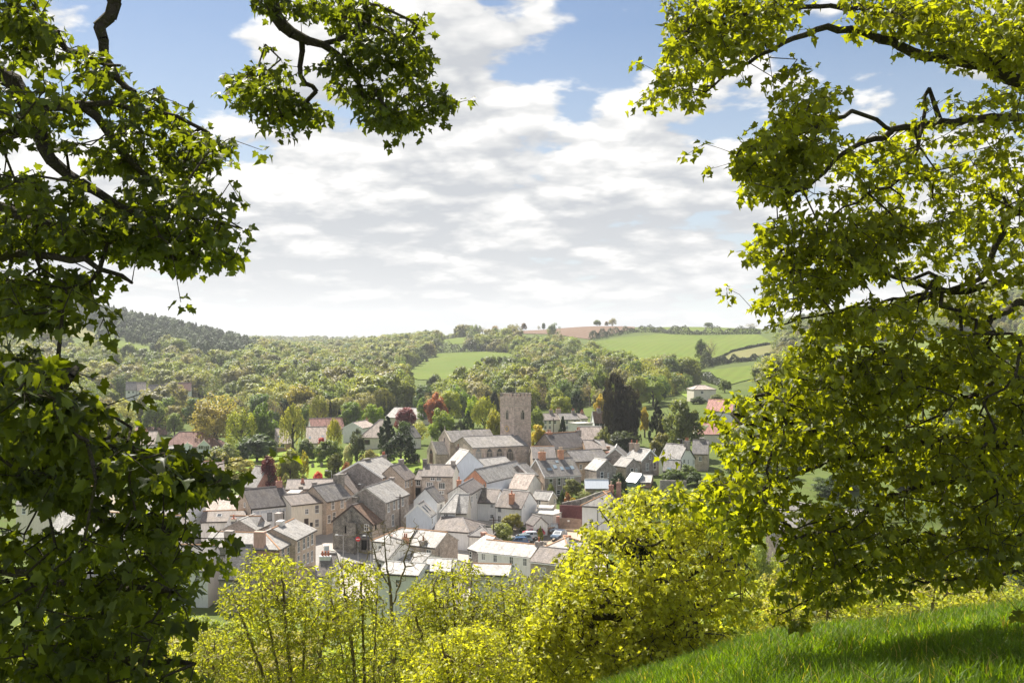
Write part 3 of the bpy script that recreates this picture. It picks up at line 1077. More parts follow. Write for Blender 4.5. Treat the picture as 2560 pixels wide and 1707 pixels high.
white_a = H('white_house', 'tall white house with stone capped roof and slim grey stack', 'house', 3, (145, 657), (482, 670), 6.8, 8.0, ('a', 500), 'white', 'slate_brown', 'ridge_white', d=203, win=[('f', (442, 705), 0.75, 0.75, 'case'), ('f', (440, 835), 0.75, 0.8, 'case')],
            chim=[(348, 478, 0.1, 0.85, 0.8, 'stone_dark', 1, 'stone_dark')])
white_b = H('white_house', 'white gabled house with a tall brick stack on its brown roof', 'house', 3, (486, 714), (802, 738), 5.6, (927, 662), ('b', 538), 'white', 'slate_brown', 'ridge_white', d=200,
            win=[('f', (533, 750), 0.7, 0.9, 'grey'), ('f', (532, 866), 0.7, 1.3, 'case'), ('b', (838, 706), 0.5, 0.8, 'case')], chim=[(683, 558, 0.12, 0.95, 0.8, 'brick_orange', 1)], downp=((800, 800),))
H('cottage', 'cream cottage with streaked grey roof behind the white gabled house', 'house', 3, (928, 621), (1133, 637), 5.2, (1283, 608), ('b', 540), 'cream', 'slate_pale', verge=('B', 'paint_white'), d=208,
  win=[('f', (1012, 660), 1.0, 1.1, 'case'), ('b', (1205, 650), 0.7, 1.1, 'case'), ('b', (1245, 645), 0.5, 0.8, 'case')])
H('garage', 'flat roofed white garage block beside the plank gate', 'garage', 3, (936, 800), (1190, 826), 4.0, (1328, 772), None, 'white_dirty', 'slate_white', flat=True, d=199)
H('outbuilding', 'white parapet store with sloping roof above the flat garage', 'outbuilding', 3, (1000, 740), (1175, 745), 3.0, 3.5, None, 'white', 'slate_white', flat=True, d=203)
H('shed', 'small white shed with dark pitched roof beside the round green bush', 'shed', 3, (862, 910), (955, 942), 2.6, 3.0, None, 'white_dirty', 'slate_dark', r=1.3, d=193)
H('white_house', 'tall white house with hipped slate roof half behind the yellow tree', 'house', 3, (1545, 704), (2010, 730), 9.0, 9.0, ('a', 540), 'white', 'slate', 'ridge_orange', hipA=4.4, hipB=4.4, d=187,
  win=[('f', (1805, 765), 0.8, 1.0, 'case'), ('f', (1658, 897), 0.8, 1.0, 'case'), ('f', (1658, 760), 0.05, 0.05, 'plain')][:2], chim=[(1900, 450, 0.6, 0.8, 0.7, 'brick', 1, 'pot_cream'), (1993, 420, 0.6, 0.8, 0.7, 'brick', 1, 'pot_cream')], downp=((1735, 900),))
H('barn', 'long brown roofed low building between the market hall and white cottages', 'barn', 2, (1478, 1000), (1918, 1032), 3.2, 8.5, ('a', 842), 'white', 'slate_brown', 'ridge_grey', hipB=3.0, d=185)
H('barn', 'low hipped grey roof by the round green bush', 'barn', 2, (1925, 1075), (2190, 1085), 3.0, 8.0, ('a', 985), 'white_dirty', 'slate', 'ridge_grey', hipA=2.0, hipB=3.0, d=182)
# ---- the long terrace in front
H('terraced_house', 'stone end house of the long whitened roof terrace beside the bare tree', 'house', 2, (1150, 1175), (1512, 1218), 5.4, 7.0, ('b', 1040), 'stone', 'slate_white', 'ridge_orange', d=166, win=[('f', (1432, 1280), 0.95, 1.1, 'case')],
  chim=[(1365, 1130, 0.04, 1.0, 0.9, 'stone_grey', 1)], downp=((1560, 1300),))
H('terraced_house', 'hip ended house with porch at the street end of the long terrace', 'house', 2, (745, 1135), (1146, 1172), 5.6, 7.5, ('b', 1000), 'white', 'slate_white', 'ridge_orange', hipA=3.5, d=168, chim=[(1145, 1095, 0.03, 0.9, 0.8, 'brick_orange', 2), (975, 1140, 0.03, 1.1, 0.9, 'stone_dark', 1)])
H('terraced_house', 'grey stone cottage under the middle of the long whitened roof', 'house', 3, (155, 1228), (268, 1262), 5.4, 7.0, ('b', 1095), 'stone_grey', 'slate_white', 'ridge_orange', d=162.5, win=[('f', (180, 1300), 0.7, 1.0, 'plain2')], chim=[(340, 1078, 0.5, 0.9, 0.7, 'brick', 0)])
H('terraced_house', 'white painted cottage with paired casements under the long whitened roof', 'house', 3, (270, 1266), (912, 1337), 5.2, 6.0, ('b', 1195), 'white', 'slate_white', 'ridge_orange', gutter='paint_white', d=158,
  win=[('f', p, 0.72, 1.25, 'case') for p in ((335, 1322), (480, 1346), (678, 1371), (845, 1392))], chim=[(1020, 1140, 0.5, 1.0, 0.9, 'stone_grey', 1)])
H('terraced_house', 'stone end cottage with brown roof beside the big yellow tree', 'house', 3, (916, 1386), (1400, 1438), 5.0, 7.5, ('a', 1215), 'stone', 'slate_brown', 'ridge_grey', gutter='paint_white', d=152,
  win=[('f', (1065, 1512), 1.0, 1.3, 'case'), ('f', (1250, 1530), 1.0, 1.3, 'case')])
H('outbuilding', 'low hip roofed outbuilding by the car park wall', 'outbuilding', 3, (1080, 1225), (1390, 1262), 2.6, 7.0, None, 'white_dirty', 'slate_white', 'ridge_orange', r=1.6, hipA=3.0, hipB=3.0, d=172)
# ---- lower street edge, near
H('cottage', 'cottage with pale grey roof and dark gable in the street below the bare tree', 'house', 2, (770, 1330), (920, 1380), 5.0, 5.5, None, 'white_dirty', 'slate_pale', 'ridge_grey', r=2.6, wallA='stone_dark', d=150)
H('cottage', 'small grey roofed cottage with two roof planes below the bare tree', 'house', 2, (1040, 1410), (1310, 1440), 5.0, 6.5, ('a', 1320), 'white_dirty', 'slate_pale', 'ridge_white', d=148)
H('cottage', 'whitened roof cottage just behind the yellow bush tops', 'house', 2, (1345, 1500), (1690, 1520), 4.5, 6.5, ('a', 1358), 'white_dirty', 'slate_white', 'ridge_white', d=140)
H('cottage', 'white washed cottage low between the bare tree and the yellow bushes', 'house', 2, (820, 1530), (1300, 1560), 4.5, 6.0, ('a', 1455), 'white', 'slate_white', 'ridge_white', d=138)
H('cottage', 'low orange tiled roof with black cowl above the yellow bushes', 'house', 3, (180, 1545), (640, 1560), 4.2, 5.5, ('a', 1450), 'white_dirty', 'slate_white', 'ridge_orange', d=140)
H('cottage', 'white chimneyed cottage standing in the street beyond the bush tops', 'house', 1, (1540, 1560), (1720, 1560), 4.5, 6.0, None, 'white_dirty', 'slate_brown', 'ridge_grey', r=2.4, d=142, chim=[(1635, 1340, 0.4, 1.6, 0.9, 'white', 3)])
H('stone_house', 'steep slate roofed stone house below the brick corner house', 'house', 1, (330, 1590), (600, 1600), 6.0, 8.0, None, 'stone_grey', 'slate', 'ridge_grey', r=4.2, d=150, chim=[(372, 1248, 0.6, 1.6, 1.1, 'stone_dark', 1)])
# ---- roofs left of the inn
H('stone_house', 'grey gabled house with broad slate slope behind the two rendered stacks', 'house', 1, (395, 1005), (770, 1010), 6.0, 6.5, ('a', 905), 'stone_grey', 'slate', 'ridge_orange', r=1.9, d=178, chim=[(510, 868, 0.35, 0.8, 0.8, 'cream', 1, 'pot', 'brick')])
H('stone_house', 'stone gabled wing with pale slate roof just below the inn front', 'house', 1, (775, 1005), (950, 925), 5.5, 6.0, ('a', 800), 'stone_grey', 'slate_pale', 'ridge_white', r=1.6, d=180)
H('terraced_house', 'brown slate roof with a single rooflight left behind the gabled house', 'house', 1, (110, 905), (640, 890), 5.5, 7.0, ('a', 780), 'white_dirty', 'slate_brown', 'ridge_orange', d=186, sky=[((335, 820), 0.9, 1.0, 'glass')])
H('terraced_house', 'long pinkish hipped roof with pale verge lines beside the inn', 'house', 1, (-80, 775), (710, 778), 5.5, 8.0, ('a', 625), 'white_dirty', 'tile_buff', 'ridge_orange', d=196, hipB=4.0, chim=[(75, 570, 0.5, 0.8, 0.7, 'brick', 1)])
H('outbuilding', 'slate roofed brick outbuilding beside the purple tree', 'outbuilding', 1, (640, 470), (790, 478), 4.0, 9.0, None, 'brick', 'slate_pale', 'ridge_grey', r=4.0, d=222)
H('house', 'pale pink roofed house low behind the dark left boughs', 'house', 0, (430, 1195), (560, 1190), 5.0, 7.0, None, 'white', 'tile_buff', 'ridge_orange', r=2.8, d=212)
H('house', 'pale roofed house with brick stack seen through the lower left boughs', 'house', 0, (300, 1250), (470, 1255), 5.0, 7.0, None, 'white', 'slate_white', 'ridge_orange', r=2.8, d=186, chim=[(455, 1210, 0.5, 0.9, 0.8, 'brick', 2)])
H('house', 'white walled house glimpsed through the lower left boughs', 'house', 0, (120, 1330), (420, 1345), 6.0, 8.0, None, 'white', 'slate_white', 'ridge_orange', r=3.0, d=170)
H('house', 'white cottage glimpsed low behind the darkest left boughs', 'house', 0, (330, 1420), (520, 1425), 5.0, 7.0, None, 'white', 'slate_pale', 'ridge_orange', r=3.0, d=154)
H('house', 'slate roofed house at the far left street end behind boughs', 'house', 0, (40, 1260), (250, 1265), 5.0, 7.0, None, 'cream', 'slate_pale', 'ridge_orange', r=3.0, d=186)
# ---- round the church
H('stone_house', 'square stone house with four white windows facing the street', 'house', 4, (265, 1176), (645, 1182), 6.6, 7.5, ('a', 1040), 'stone', 'slate_brown', 'ridge_grey', wallB='cream', d=213,
  win=[('f', (400, 1204), 1.0, 0.8, 'case'), ('f', (477, 1207), 1.0, 0.8, 'case'), ('f', (364, 1288), 1.4, 1.35, 'three'), ('f', (513, 1292), 1.4, 1.35, 'three'), ('f', (340, 1385), 1.5, 1.7, 'three'), ('f', (510, 1372), 1.0, 0.6, 'case')],
  chim=[(305, 965, 0.5, 0.9, 0.9, 'stone_dark', 0), (650, 985, 0.5, 0.9, 0.9, 'stone_grey', 0)])
H('white_house', 'white gabled house with brick stack behind the square stone house', 'house', 4, (560, 1030), (670, 1060), 6.6, 7.0, None, 'white', 'slate_white', 'ridge_white', wallB='bluewhite', r=3.2, d=222, chim=[(640, 895, 0.5, 0.9, 0.8, 'brick', 1), (490, 910, 0.5, 1.0, 0.8, 'stone_grey', 1)])  # right gable is a bluer white, its shade put into the colour
H('cottage', 'low link cottage with one window left of the square stone house', 'house', 4, (185, 1215), (262, 1218), 4.6, 5.0, None, 'stone', 'slate_brown', 'ridge_grey', r=1.6, d=216, win=[('f', (225, 1258), 1.0, 1.1, 'case'), ('f', (215, 1370), 1.2, 1.9, 'hole')])
H('barn', 'barn with red brick gable and long pale slate roof', 'barn', 3, (372, 417), (870, 300), 5.0, (75, 400), ('a', 266), 'bluewhite', 'slate_pale', 'ridge_grey', wallA='brick_orange', d=217)
H('barn', 'pale slate barn with orange gable edge under the church windows', 'barn', 3, (235, 268), (720, 215), 4.5, 7.5, ('a', 152), 'white', 'slate_pale', 'ridge_grey', wallA='brick_orange', d=231, chim=[(708, 190, 0.1, 0.5, 0.5, 'brick', 0)])
H('outbuilding', 'buff flat pitched outbuilding between barn and rooflight house', 'outbuilding', 3, (640, 492), (870, 506), 4.0, 9.0, None, 'white_dirty', 'tile_buff', 'ridge_white', r=2.6, d=214)
H('cottage', 'grey stone wing with one white window against the rooflight house', 'house', 3, (908, 342), (1002, 330), 6.0, 8.0, ('a', 197), 'stone_grey', 'slate', 'ridge_grey', wallA='stone_grey', verge=('A', 'paint_white'), d=220, win=[('f', (942, 410), 0.95, 1.6, 'plain2')])
H('stone_house', 'long stone house with a row of rooflights and two brick stacks', 'house', 5, (305, 1187), (748, 1162), 7.2, 9.5, ('a', 975), 'stone_grey', 'slate', 'ridge_grey', wallA='stone_pale', verge=('A', 'paint_white'), gutter='paint_white', d=222,
  sky=[((362, 1092), 1.2, 0.9), ((428, 1060), 0.9, 1.2), ((512, 1080), 0.8, 1.2), ((582, 1080), 1.2, 0.9), ((638, 1070), 0.9, 1.2), ((452, 998), 0.8, 0.8)],
  win=[('f', (378, 1250), 0.95, 1.6, 'plain2'), ('f', (480, 1240), 0.7, 1.6, 'plain2'), ('f', (553, 1228), 0.7, 1.3, 'plain2'), ('f', (638, 1208), 0.9, 0.9, 'plain2'), ('f', (470, 1370), 0.9, 1.0, 'plain2')],
  chim=[(268, 880, 0.5, 1.5, 0.9, 'brick_orange', 3, 'pot_cream'), (497, 855, 0.5, 1.2, 0.9, 'brick_orange', 3, 'pot_cream')], downp=((445, 1250), (515, 1250)))
H('stone_house', 'dark slate roofed stone house with one gable window left of the Georgian house', 'house', 5, (160, 962), (440, 960), 6.5, (0, 905), ('a', 818), 'stone_pale', 'slate_dark', 'ridge_orange', wallA='stone_pale', verge=('A', 'dressed'), d=236, win=[('a', (82, 902), 0.9, 1.1, 'case')])
H('georgian_house', 'tall Georgian stone house with dark roof, white sashes and brick stack', 'house', 5, (425, 838), (812, 808), 8.0, 8.5, ('a', 662), 'stone_tan', 'slate_dark', 'ridge_orange', d=252, gutter='paint_white',
  win=[('f', (586, 895), 0.9, 1.8), ('f', (662, 890), 0.9, 1.8), ('f', (743, 884), 0.9, 1.8), ('f', (665, 992), 0.9, 1.5)], chim=[(358, 640, 0.5, 1.5, 0.9, 'brick_orange', 2), (715, 610, 0.5, 1.3, 1.0, 'stone_grey', 2)])
H('brick_house', 'brown brick house with one sash right of the Georgian house', 'house', 5, (808, 852), (1060, 850), 6.0, 9.0, ('a', 742), 'brick_brown', 'slate_brown', 'ridge_grey', d=249, win=[('f', (928, 898), 0.9, 1.6)], chim=[(1080, 865, 0.1, 0.8, 0.8, 'brick_dull', 0)])
H('cottage', 'pale hipped roof beyond the brown brick house', 'house', 5, (1064, 850), (1200, 835), 5.5, 9.0, ('a', 735), 'pinkrender', 'slate_pale', 'ridge_grey', hipB=3.5, d=251)
H('bungalow', 'low pale roofed bungalow behind the Georgian stack', 'bungalow', 5, (750, 738), (1030, 735), 3.2, 9.0, ('a', 655), 'white_dirty', 'tile_buff', 'ridge_white', d=280, r=3.4)
H('stone_house', 'stone gabled house with one arched window and whitened roof plane', 'house', 5, (800, 1082), (937, 1107), 5.8, 5.4, ('b', 985), 'stone_pale', 'slate_white', 'ridge_white', wallB='stone_grey', verge=('B', 'slate_white'), d=222, win=[('b', (1002, 1162), 0.9, 1.5, 'plain2'), ('b', (1080, 1160), 0.4, 1.0, 'plain2')])
H('stone_house', 'grey stone gable behind the whitened roof plane', 'house', 5, (675, 1000), (1100, 975), 6.4, 8.0, None, 'stone_pale', 'slate', 'ridge_grey', r=2.0, d=231, chim=[(1105, 955, 0.3, 0.9, 0.9, 'brick', 0)])
H('stone_house', 'stone gabled cottage beside the dark clipped yew', 'house', 5, (1155, 1042), (1302, 1062), 5.8, 4.6, ('b', 965), 'stone_pale', 'slate_pale', 'ridge_white', wallB='stone_grey', d=226, win=[('b', (1370, 1118), 0.9, 1.5, 'plain2'), ('b', (1425, 1110), 0.5, 1.1, 'plain2')])
H('stone_house', 'big stone gabled house with red brick window edges', 'house', 5, (1298, 960), (1490, 987), 7.2, (1702, 967), ('b', 858), 'stone', 'slate_pale', 'ridge_white', wallB='stone_grey', verge=('B', 'paint_white'), d=231,
  win=[('b', (1560, 1062), 0.95, 1.7, 'plain2'), ('b', (1650, 1050), 0.95, 1.7, 'plain2'), ('b', (1595, 940), 0.6, 0.9, 'plain2')], chim=[(1365, 768, 0.5, 0.9, 0.9, 'stone_pale', 1), (1433, 772, 0.4, 0.9, 0.9, 'stone_pale', 1)], sky=[((1335, 900), 0.5, 1.3, 'glass')])
H('stone_house', 'small front gable in grey stone with white verge behind the gabled row', 'house', 5, (1298, 950), (1312, 900), 6.5, 5.0, ('a', 838), 'stone_grey', 'slate', 'ridge_white', verge=('A', 'paint_white'), d=237)
H('white_house', 'long white house with mottled slate roof at the row end', 'house', 5, (1702, 962), (1952, 985), 6.2, (2236, 962), ('b', 800), 'white', 'slate_pale', 'ridge_grey', verge=('B', 'paint_black'), d=237, sky=[((1640, 865), 0.6, 1.2, 'glass'), ((1757, 868), 0.6, 1.2, 'glass')],
  win=[('f', (1845, 1000), 1.1, 1.2, 'case'), ('b', (2010, 992), 0.9, 0.9, 'case'), ('b', (2060, 1000), 0.6, 1.1, 'case'), ('b', (2120, 995), 0.7, 1.1, 'case'), ('b', (2180, 995), 0.9, 1.2, 'case')], chim=[(2045, 740, 0.5, 1.2, 0.9, 'stone_grey', 2)])
H('outbuilding', 'lean stone outbuilding with pale slate roof before the long white house', 'outbuilding', 5, (1752, 1105), (1955, 1112), 2.4, 4.5, None, 'stone', 'slate_pale', 'ridge_white', r=2.2, d=228, sky=[((1825, 1085), 0.9, 0.8, 'glass_pale')])
H('outbuilding', 'low stone store with blue grey roof beside the clipped yew', 'outbuilding', 5, (803, 1322), (1085, 1322), 1.9, 3.5, None, 'stone_tan', 'bluewhite', 'ridge_white', r=1.6, d=217)
H('house', 'grey roofed house at the row end behind the long white house', 'house', 5, (2110, 900), (2300, 905), 5.5, 8.0, None, 'stone_pale', 'slate', 'ridge_grey', r=3.0, d=254, chim=[(2230, 705, 0.5, 1.2, 1.0, 'stone_grey', 0)])
H('outbuilding', 'white roofed brick outhouse with a square window', 'outbuilding', 5, (1475, 1252), (1600, 1256), 2.4, (1652, 1205), None, 'brick_dull', 'slate_white', 'ridge_white', r=0.8, d=217, win=[('f', (1510, 1268), 0.9, 0.9, 'case')])
gh = H('conservatory', 'pale glazed conservatory with white bars behind the clipped yew', 'conservatory', 5, (1300, 1235), (1420, 1250), 2.3, 4.0, None, 'glass_pale', 'glass_pale', 'paint_white', r=1.5, d=218)
# ---- behind the church
for i, (p, q, lab, zz) in enumerate([((290, 492), (500, 486), 'cream end house of the terrace behind the church', 0), ((502, 486), (742, 482), 'grey roofed middle house of the terrace behind the church', 0), ((744, 474), (830, 472), 'brown roofed last house of the terrace behind the church', 0)]):
    H('terraced_house', lab, 'house', 5, p, q, 5.2, 8.0, ('a', 415), 'cream', ['slate_brown', 'slate', 'slate_brown'][i], 'ridge_grey', d=345, group='terrace behind the church',
      win=[('f', (p[0] + (q[0] - p[0]) * k, 515), 0.9, 1.2, 'case') for k in ((0.1, 0.36, 0.66) if i == 0 else (0.3, 0.7))] + [('f', (p[0] + (q[0] - p[0]) * k, 580), 0.9, 1.2, 'case') for k in ((0.1, 0.36) if i == 0 else (0.3, 0.7))],
      chim=[((378, 368, 0.5, 1.2, 0.9, 'stone_grey', 2), (470, 355, 0.5, 1.6, 0.9, 'stone_tan', 2))[k] for k in (0, 1)] if i == 0 else [((650, 372, 0.5, 1.2, 0.9, 'stone_grey', 2), (760, 385, 0.5, 1.0, 0.8, 'brick', 2))[i - 1]])
H('white_house', 'white dormer house with balcony beside the giant dark conifer', 'house', 5, (912, 520), (1040, 518), 5.6, (800, 508), ('a', 398), 'white', 'tile_rust', 'ridge_grey', verge=('A', 'paint_white'), d=318, r=5.0, win=[('f', (925, 470), 0.01, 0.01, 'plain')][:0] + [('f', (930, 555), 1.6, 1.6, 'three'), ('f', (1000, 555), 1.6, 1.6, 'three')], chim=[(965, 345, 0.5, 1.2, 0.9, 'stone_grey', 2)])
H('garage', 'flat roofed white garage below the balcony house', 'garage', 5, (705, 540), (890, 530), 2.4, 5.0, None, 'white_dirty', 'slate_white', flat=True, d=310)
H('bungalow', 'bungalow with buff hipped roof on the slope above the giant conifer', 'bungalow', 5, (2130, 118), (2400, 116), 3.0, 9.0, ('a', 65), 'cream', 'tile_buff', 'ridge_grey', hipA=3.5, hipB=3.5, d=415, win=[('f', (2230, 150), 1.2, 1.1, 'case')])
H('house', 'pink roofed white house at the edge of the sunlit sycamore', 'house', 0, (1765, 1026), (1830, 1028), 5.0, 8.0, None, 'white', 'tile_pink', 'ridge_orange', r=3.6, d=345)
H('house', 'white walled house low behind the sunlit sycamore leaves', 'house', 0, (1745, 1085), (1850, 1085), 4.5, 8.0, None, 'cream', 'tile_pink', 'ridge_orange', r=3.0, d=300)
H('house', 'white house with slate roof seen between the sycamore boughs', 'house', 0, (1915, 1312), (1985, 1330), 4.5, 7.0, None, 'stone_pale', 'slate', 'ridge_grey', r=3.6, d=150, chim=[(1958, 1258, 0.5, 0.9, 0.9, 'brick', 1)])
H('outbuilding', 'long dark fronted shed seen below the sycamore boughs', 'outbuilding', 0, (2060, 1312), (2190, 1310), 3.0, 8.0, None, 'wood_dark', 'slate_pale', 'ridge_grey', r=1.4, d=152)
for px, py, d_, lab in ((2300, 985, 430, 'white house with pale roof glimpsed through the upper sycamore boughs'), (2420, 1010, 430, 'cream house glimpsed through the sycamore leaves by the purple tree')):
    H('house', lab, 'house', 0, (px - 60, py), (px + 60, py), 5.0, 8.0, None, 'white', 'slate_pale', 'ridge_grey', r=3.0, d=d_)
# ---- middle distance to the left
H('bungalow', 'brown roofed bungalow with two white gabled dormers', 'bungalow', 6, (510, 872), (1240, 858), 3.2, 12.0, ('a', 735), 'cream', 'tile_red', 'ridge_grey', hipA=5.0, hipB=6.0, d=345, r=4.6, win=[('f', (1150, 882), 1.5, 0.8, 'three')])
H('bungalow_wing', 'white gabled wing of windows on the brown roofed bungalow front', 'bungalow', 6, (1098, 850), (1102, 838), 3.6, (958, 848), ('a', 785), 'bluewhite', 'tile_red', 'ridge_grey', verge=('A', 'paint_white'), d=338, win=[('a', (992, 873), 1.9, 1.3, 'three'), ('a', (1062, 876), 1.9, 1.3, 'three')])
H('bungalow_wing', 'pale boarded gable wing with narrow windows on the brown roofed bungalow', 'bungalow', 6, (880, 850), (884, 838), 3.6, 3.0, ('a', 818), 'bluewhite', 'tile_red', 'ridge_grey', verge=('A', 'paint_white'), d=336, win=[('a', (855, 875), 0.7, 1.4, 'plain')])
H('bungalow', 'white bungalow low in front of the brown roofed bungalow', 'bungalow', 6, (400, 1000), (820, 960), 3.0, 9.0, None, 'white', 'slate_white', 'ridge_white', r=2.6, d=312, win=[('f', (660, 975), 1.2, 1.0, 'case')])
H('house', 'long brown roofed house at the edge of the left boughs', 'house', 6, (160, 838), (420, 835), 4.0, 11.0, ('a', 745), 'cream', 'tile_buff', 'ridge_grey', d=368, r=4.2, chim=[(315, 705, 0.5, 1.4, 0.9, 'brick', 2)])
H('house', 'brown roofed house behind the long brown roof', 'house', 6, (150, 745), (560, 742), 4.0, 11.0, ('a', 690), 'cream', 'tile_red', 'ridge_grey', d=415, r=3.6)
H('house', 'pink and brown roofed white house behind the young willow', 'house', 7, (482, 655), (885, 642), 4.6, 8.0, ('a', 572), 'white', 'tile_pink', 'ridge_grey', d=372, r=3.8, win=[('f', (542, 668), 1.2, 0.9, 'three')])
H('bungalow', 'low buff roof in front of the pink roofed white house', 'bungalow', 7, (440, 822), (690, 815), 3.0, 13.0, ('a', 695), 'cream', 'tile_buff', 'ridge_grey', d=322, r=4.6, sky=[((462, 752), 0.7, 1.1), ((620, 742), 0.7, 1.1)])
H('bungalow', 'low buff roof with orange eave behind the weeping willow', 'bungalow', 7, (35, 828), (235, 824), 3.0, 12.0, ('a', 705), 'brick_dull', 'tile_buff', 'ridge_grey', d=325, r=4.4, sky=[((92, 742), 0.7, 1.1)], win=[('f', (110, 850), 2.4, 1.2, 'three')])
H('house', 'cream house with hipped roof and one dark window by the yews', 'house', 7, (1078, 748), (1300, 752), 5.4, 11.0, ('a', 632), 'cream', 'tile_buff', 'ridge_grey', hipA=4.6, d=305, r=5.0, win=[('f', (1165, 808), 1.9, 1.6, 'grey')])
H('house', 'white gabled house with red panel behind the cream hipped house', 'house', 7, (1105, 640), (1260, 610), 5.6, 7.0, ('a', 572), 'white', 'tile_buff', 'ridge_grey', verge=('A', 'paint_white'), d=338, win=[('a', (1045, 690), 2.6, 1.0, 'plain')], chim=[(1220, 605, 0.5, 0.8, 0.8, 'brick_dull', 1)])
H('hall', 'long low grey roofed hall behind the round purple tree', 'hall', 7, (1390, 505), (1905, 525), 3.6, 14.0, ('a', 430), 'cream', 'slate_pale', 'ridge_grey', d=400, r=3.5)
H('house', 'small grey walled house half hidden behind the big yews', 'house', 7, (1745, 752), (1825, 745), 5.0, 7.0, None, 'white_dirty', 'slate', 'ridge_grey', r=3.0, d=298)
for i, (x0, x1, yy, rf, lab) in enumerate([(70, 200, 172, 'slate', 'grey roofed white house first in the far row below the hillside wood'), (210, 320, 178, 'tile_buff', 'second white house of the far row with a pale gable'),
                                          (335, 555, 208, 'slate_dark', 'white house with dark grey roof in the far row'), (562, 690, 186, 'tile_buff', 'buff roofed white house in the far row'), (700, 870, 180, 'tile_red', 'last far white house with a small red gable')]):
    H('house', lab, 'house', 6, (x0, yy), (x1, yy - 2), 5.0, 8.5, ('a', yy - 58), 'white', rf, 'ridge_grey', d=585, r=4.6, group='far white houses below the left wood', win=[('f', (x0 + (x1 - x0) * k, yy + 25), 1.2, 1.2, 'case') for k in (0.3, 0.7)])
H('house', 'lone white roofed house among the valley trees', 'house', 7, (1135, 185), (1205, 186), 4.0, 10.0, ('a', 148), 'white', 'slate_white', 'ridge_white', d=560, r=4.0)
for i, px in enumerate((1128, 1146, 1180)):
    H('caravan', 'white caravan parked on the meadow below the valley wood', 'caravan', 0, (px, 957), (px + 14, 957), 2.6, 2.6, None, 'white', 'paint_white', flat=True, d=620, group='white caravans below the valley wood')

# the two tall stacks standing on the front wall of the corner house, and the white one behind
def wing_stack(root, cx_, top, sx, sy, mt, x=0.5):
    q = ray(1, (cx_, 1240))
    rzz = root.rotation_euler[2]
    inv = Matrix.Rotation(-rzz, 3, 'Z')
    o = inv @ (-root.location)
    dl = inv @ q
    k = -o.x / dl.x
    y = (o + dl * k).y
    P = root.location + Matrix.Rotation(rzz, 3, 'Z') @ Vector((x, y, 0))
    zt = ray(1, (0, top)).z * P.y - root.location.z
    chimney(root, x, y, root['he'] - 0.6, zt, sy, sx, mt, 0)
wing_stack(big, 815, 1018, 1.7, 1.0, 'pinkrender')
wing_stack(big, 440, 1008, 1.4, 1.0, 'greyrender')
# faded lettering on the inn
fc = bpy.data.curves.new('lettering', 'FONT')
fc.body = 'THE WHITE HORSE INN'
fc.size = 0.78
fc.align_x = 'CENTER'
fc.align_y = 'CENTER'
fc.extrude = 0.012
fc.space_character = 1.12
fc.materials.append(mat_plain('faded_lettering', (0.36, 0.42, 0.52), 0.7))
tmp = bpy.data.objects.new('lettering_curve', fc)
col.objects.link(tmp)
bpy.context.view_layer.update()
lt = bpy.data.objects.new('lettering', bpy.data.meshes.new_from_object(tmp.evaluated_get(bpy.context.evaluated_depsgraph_get())))
bpy.data.objects.remove(tmp)
col.objects.link(lt)
lt.parent = inn
lt.matrix_local = Matrix.Translation((inn['L'] / 2, -0.016, 5.05)) @ Matrix.Rotation(R(90), 4, 'X')
wd = inn['L'] * 0.86
lt.scale = (1, 1, 1)
bpy.context.view_layer.update()
lt.scale = (wd / max(lt.dimensions.x, 0.1), 1, 1)
mb = MB()
mb.box(inn['L'] - 0.28, inn['L'] + 0.02, -0.05, -0.003, -1, inn['he'] - 0.05)
mb.box(0, 0.2, -0.05, -0.003, -1, inn['he'] - 0.05)
mb.box(0.2, inn['L'] - 0.28, -0.06, -0.003, inn['he'] - 0.36, inn['he'] - 0.05)
mb.build('black_trim', 'paint_black', inn)

# ---------------------------------------------------------------- the church
def arch_pts(w, h, n=7):
    """outline of a pointed opening, base centre at 0, width w, height h"""
    hs = h - w * 0.87
    pts = [(-w / 2, 0), (w / 2, 0)]
    for i in range(n):                      # right arc about (-w/2, hs)
        a = R(60) * i / (n - 1)
        pts.append((-w / 2 + w * math.cos(a), hs + w * math.sin(a)))
    for i in range(n - 2, -1, -1):
        a = R(60) * i / (n - 1)
        pts.append((w / 2 - w * math.cos(a), hs + w * math.sin(a)))
    return pts


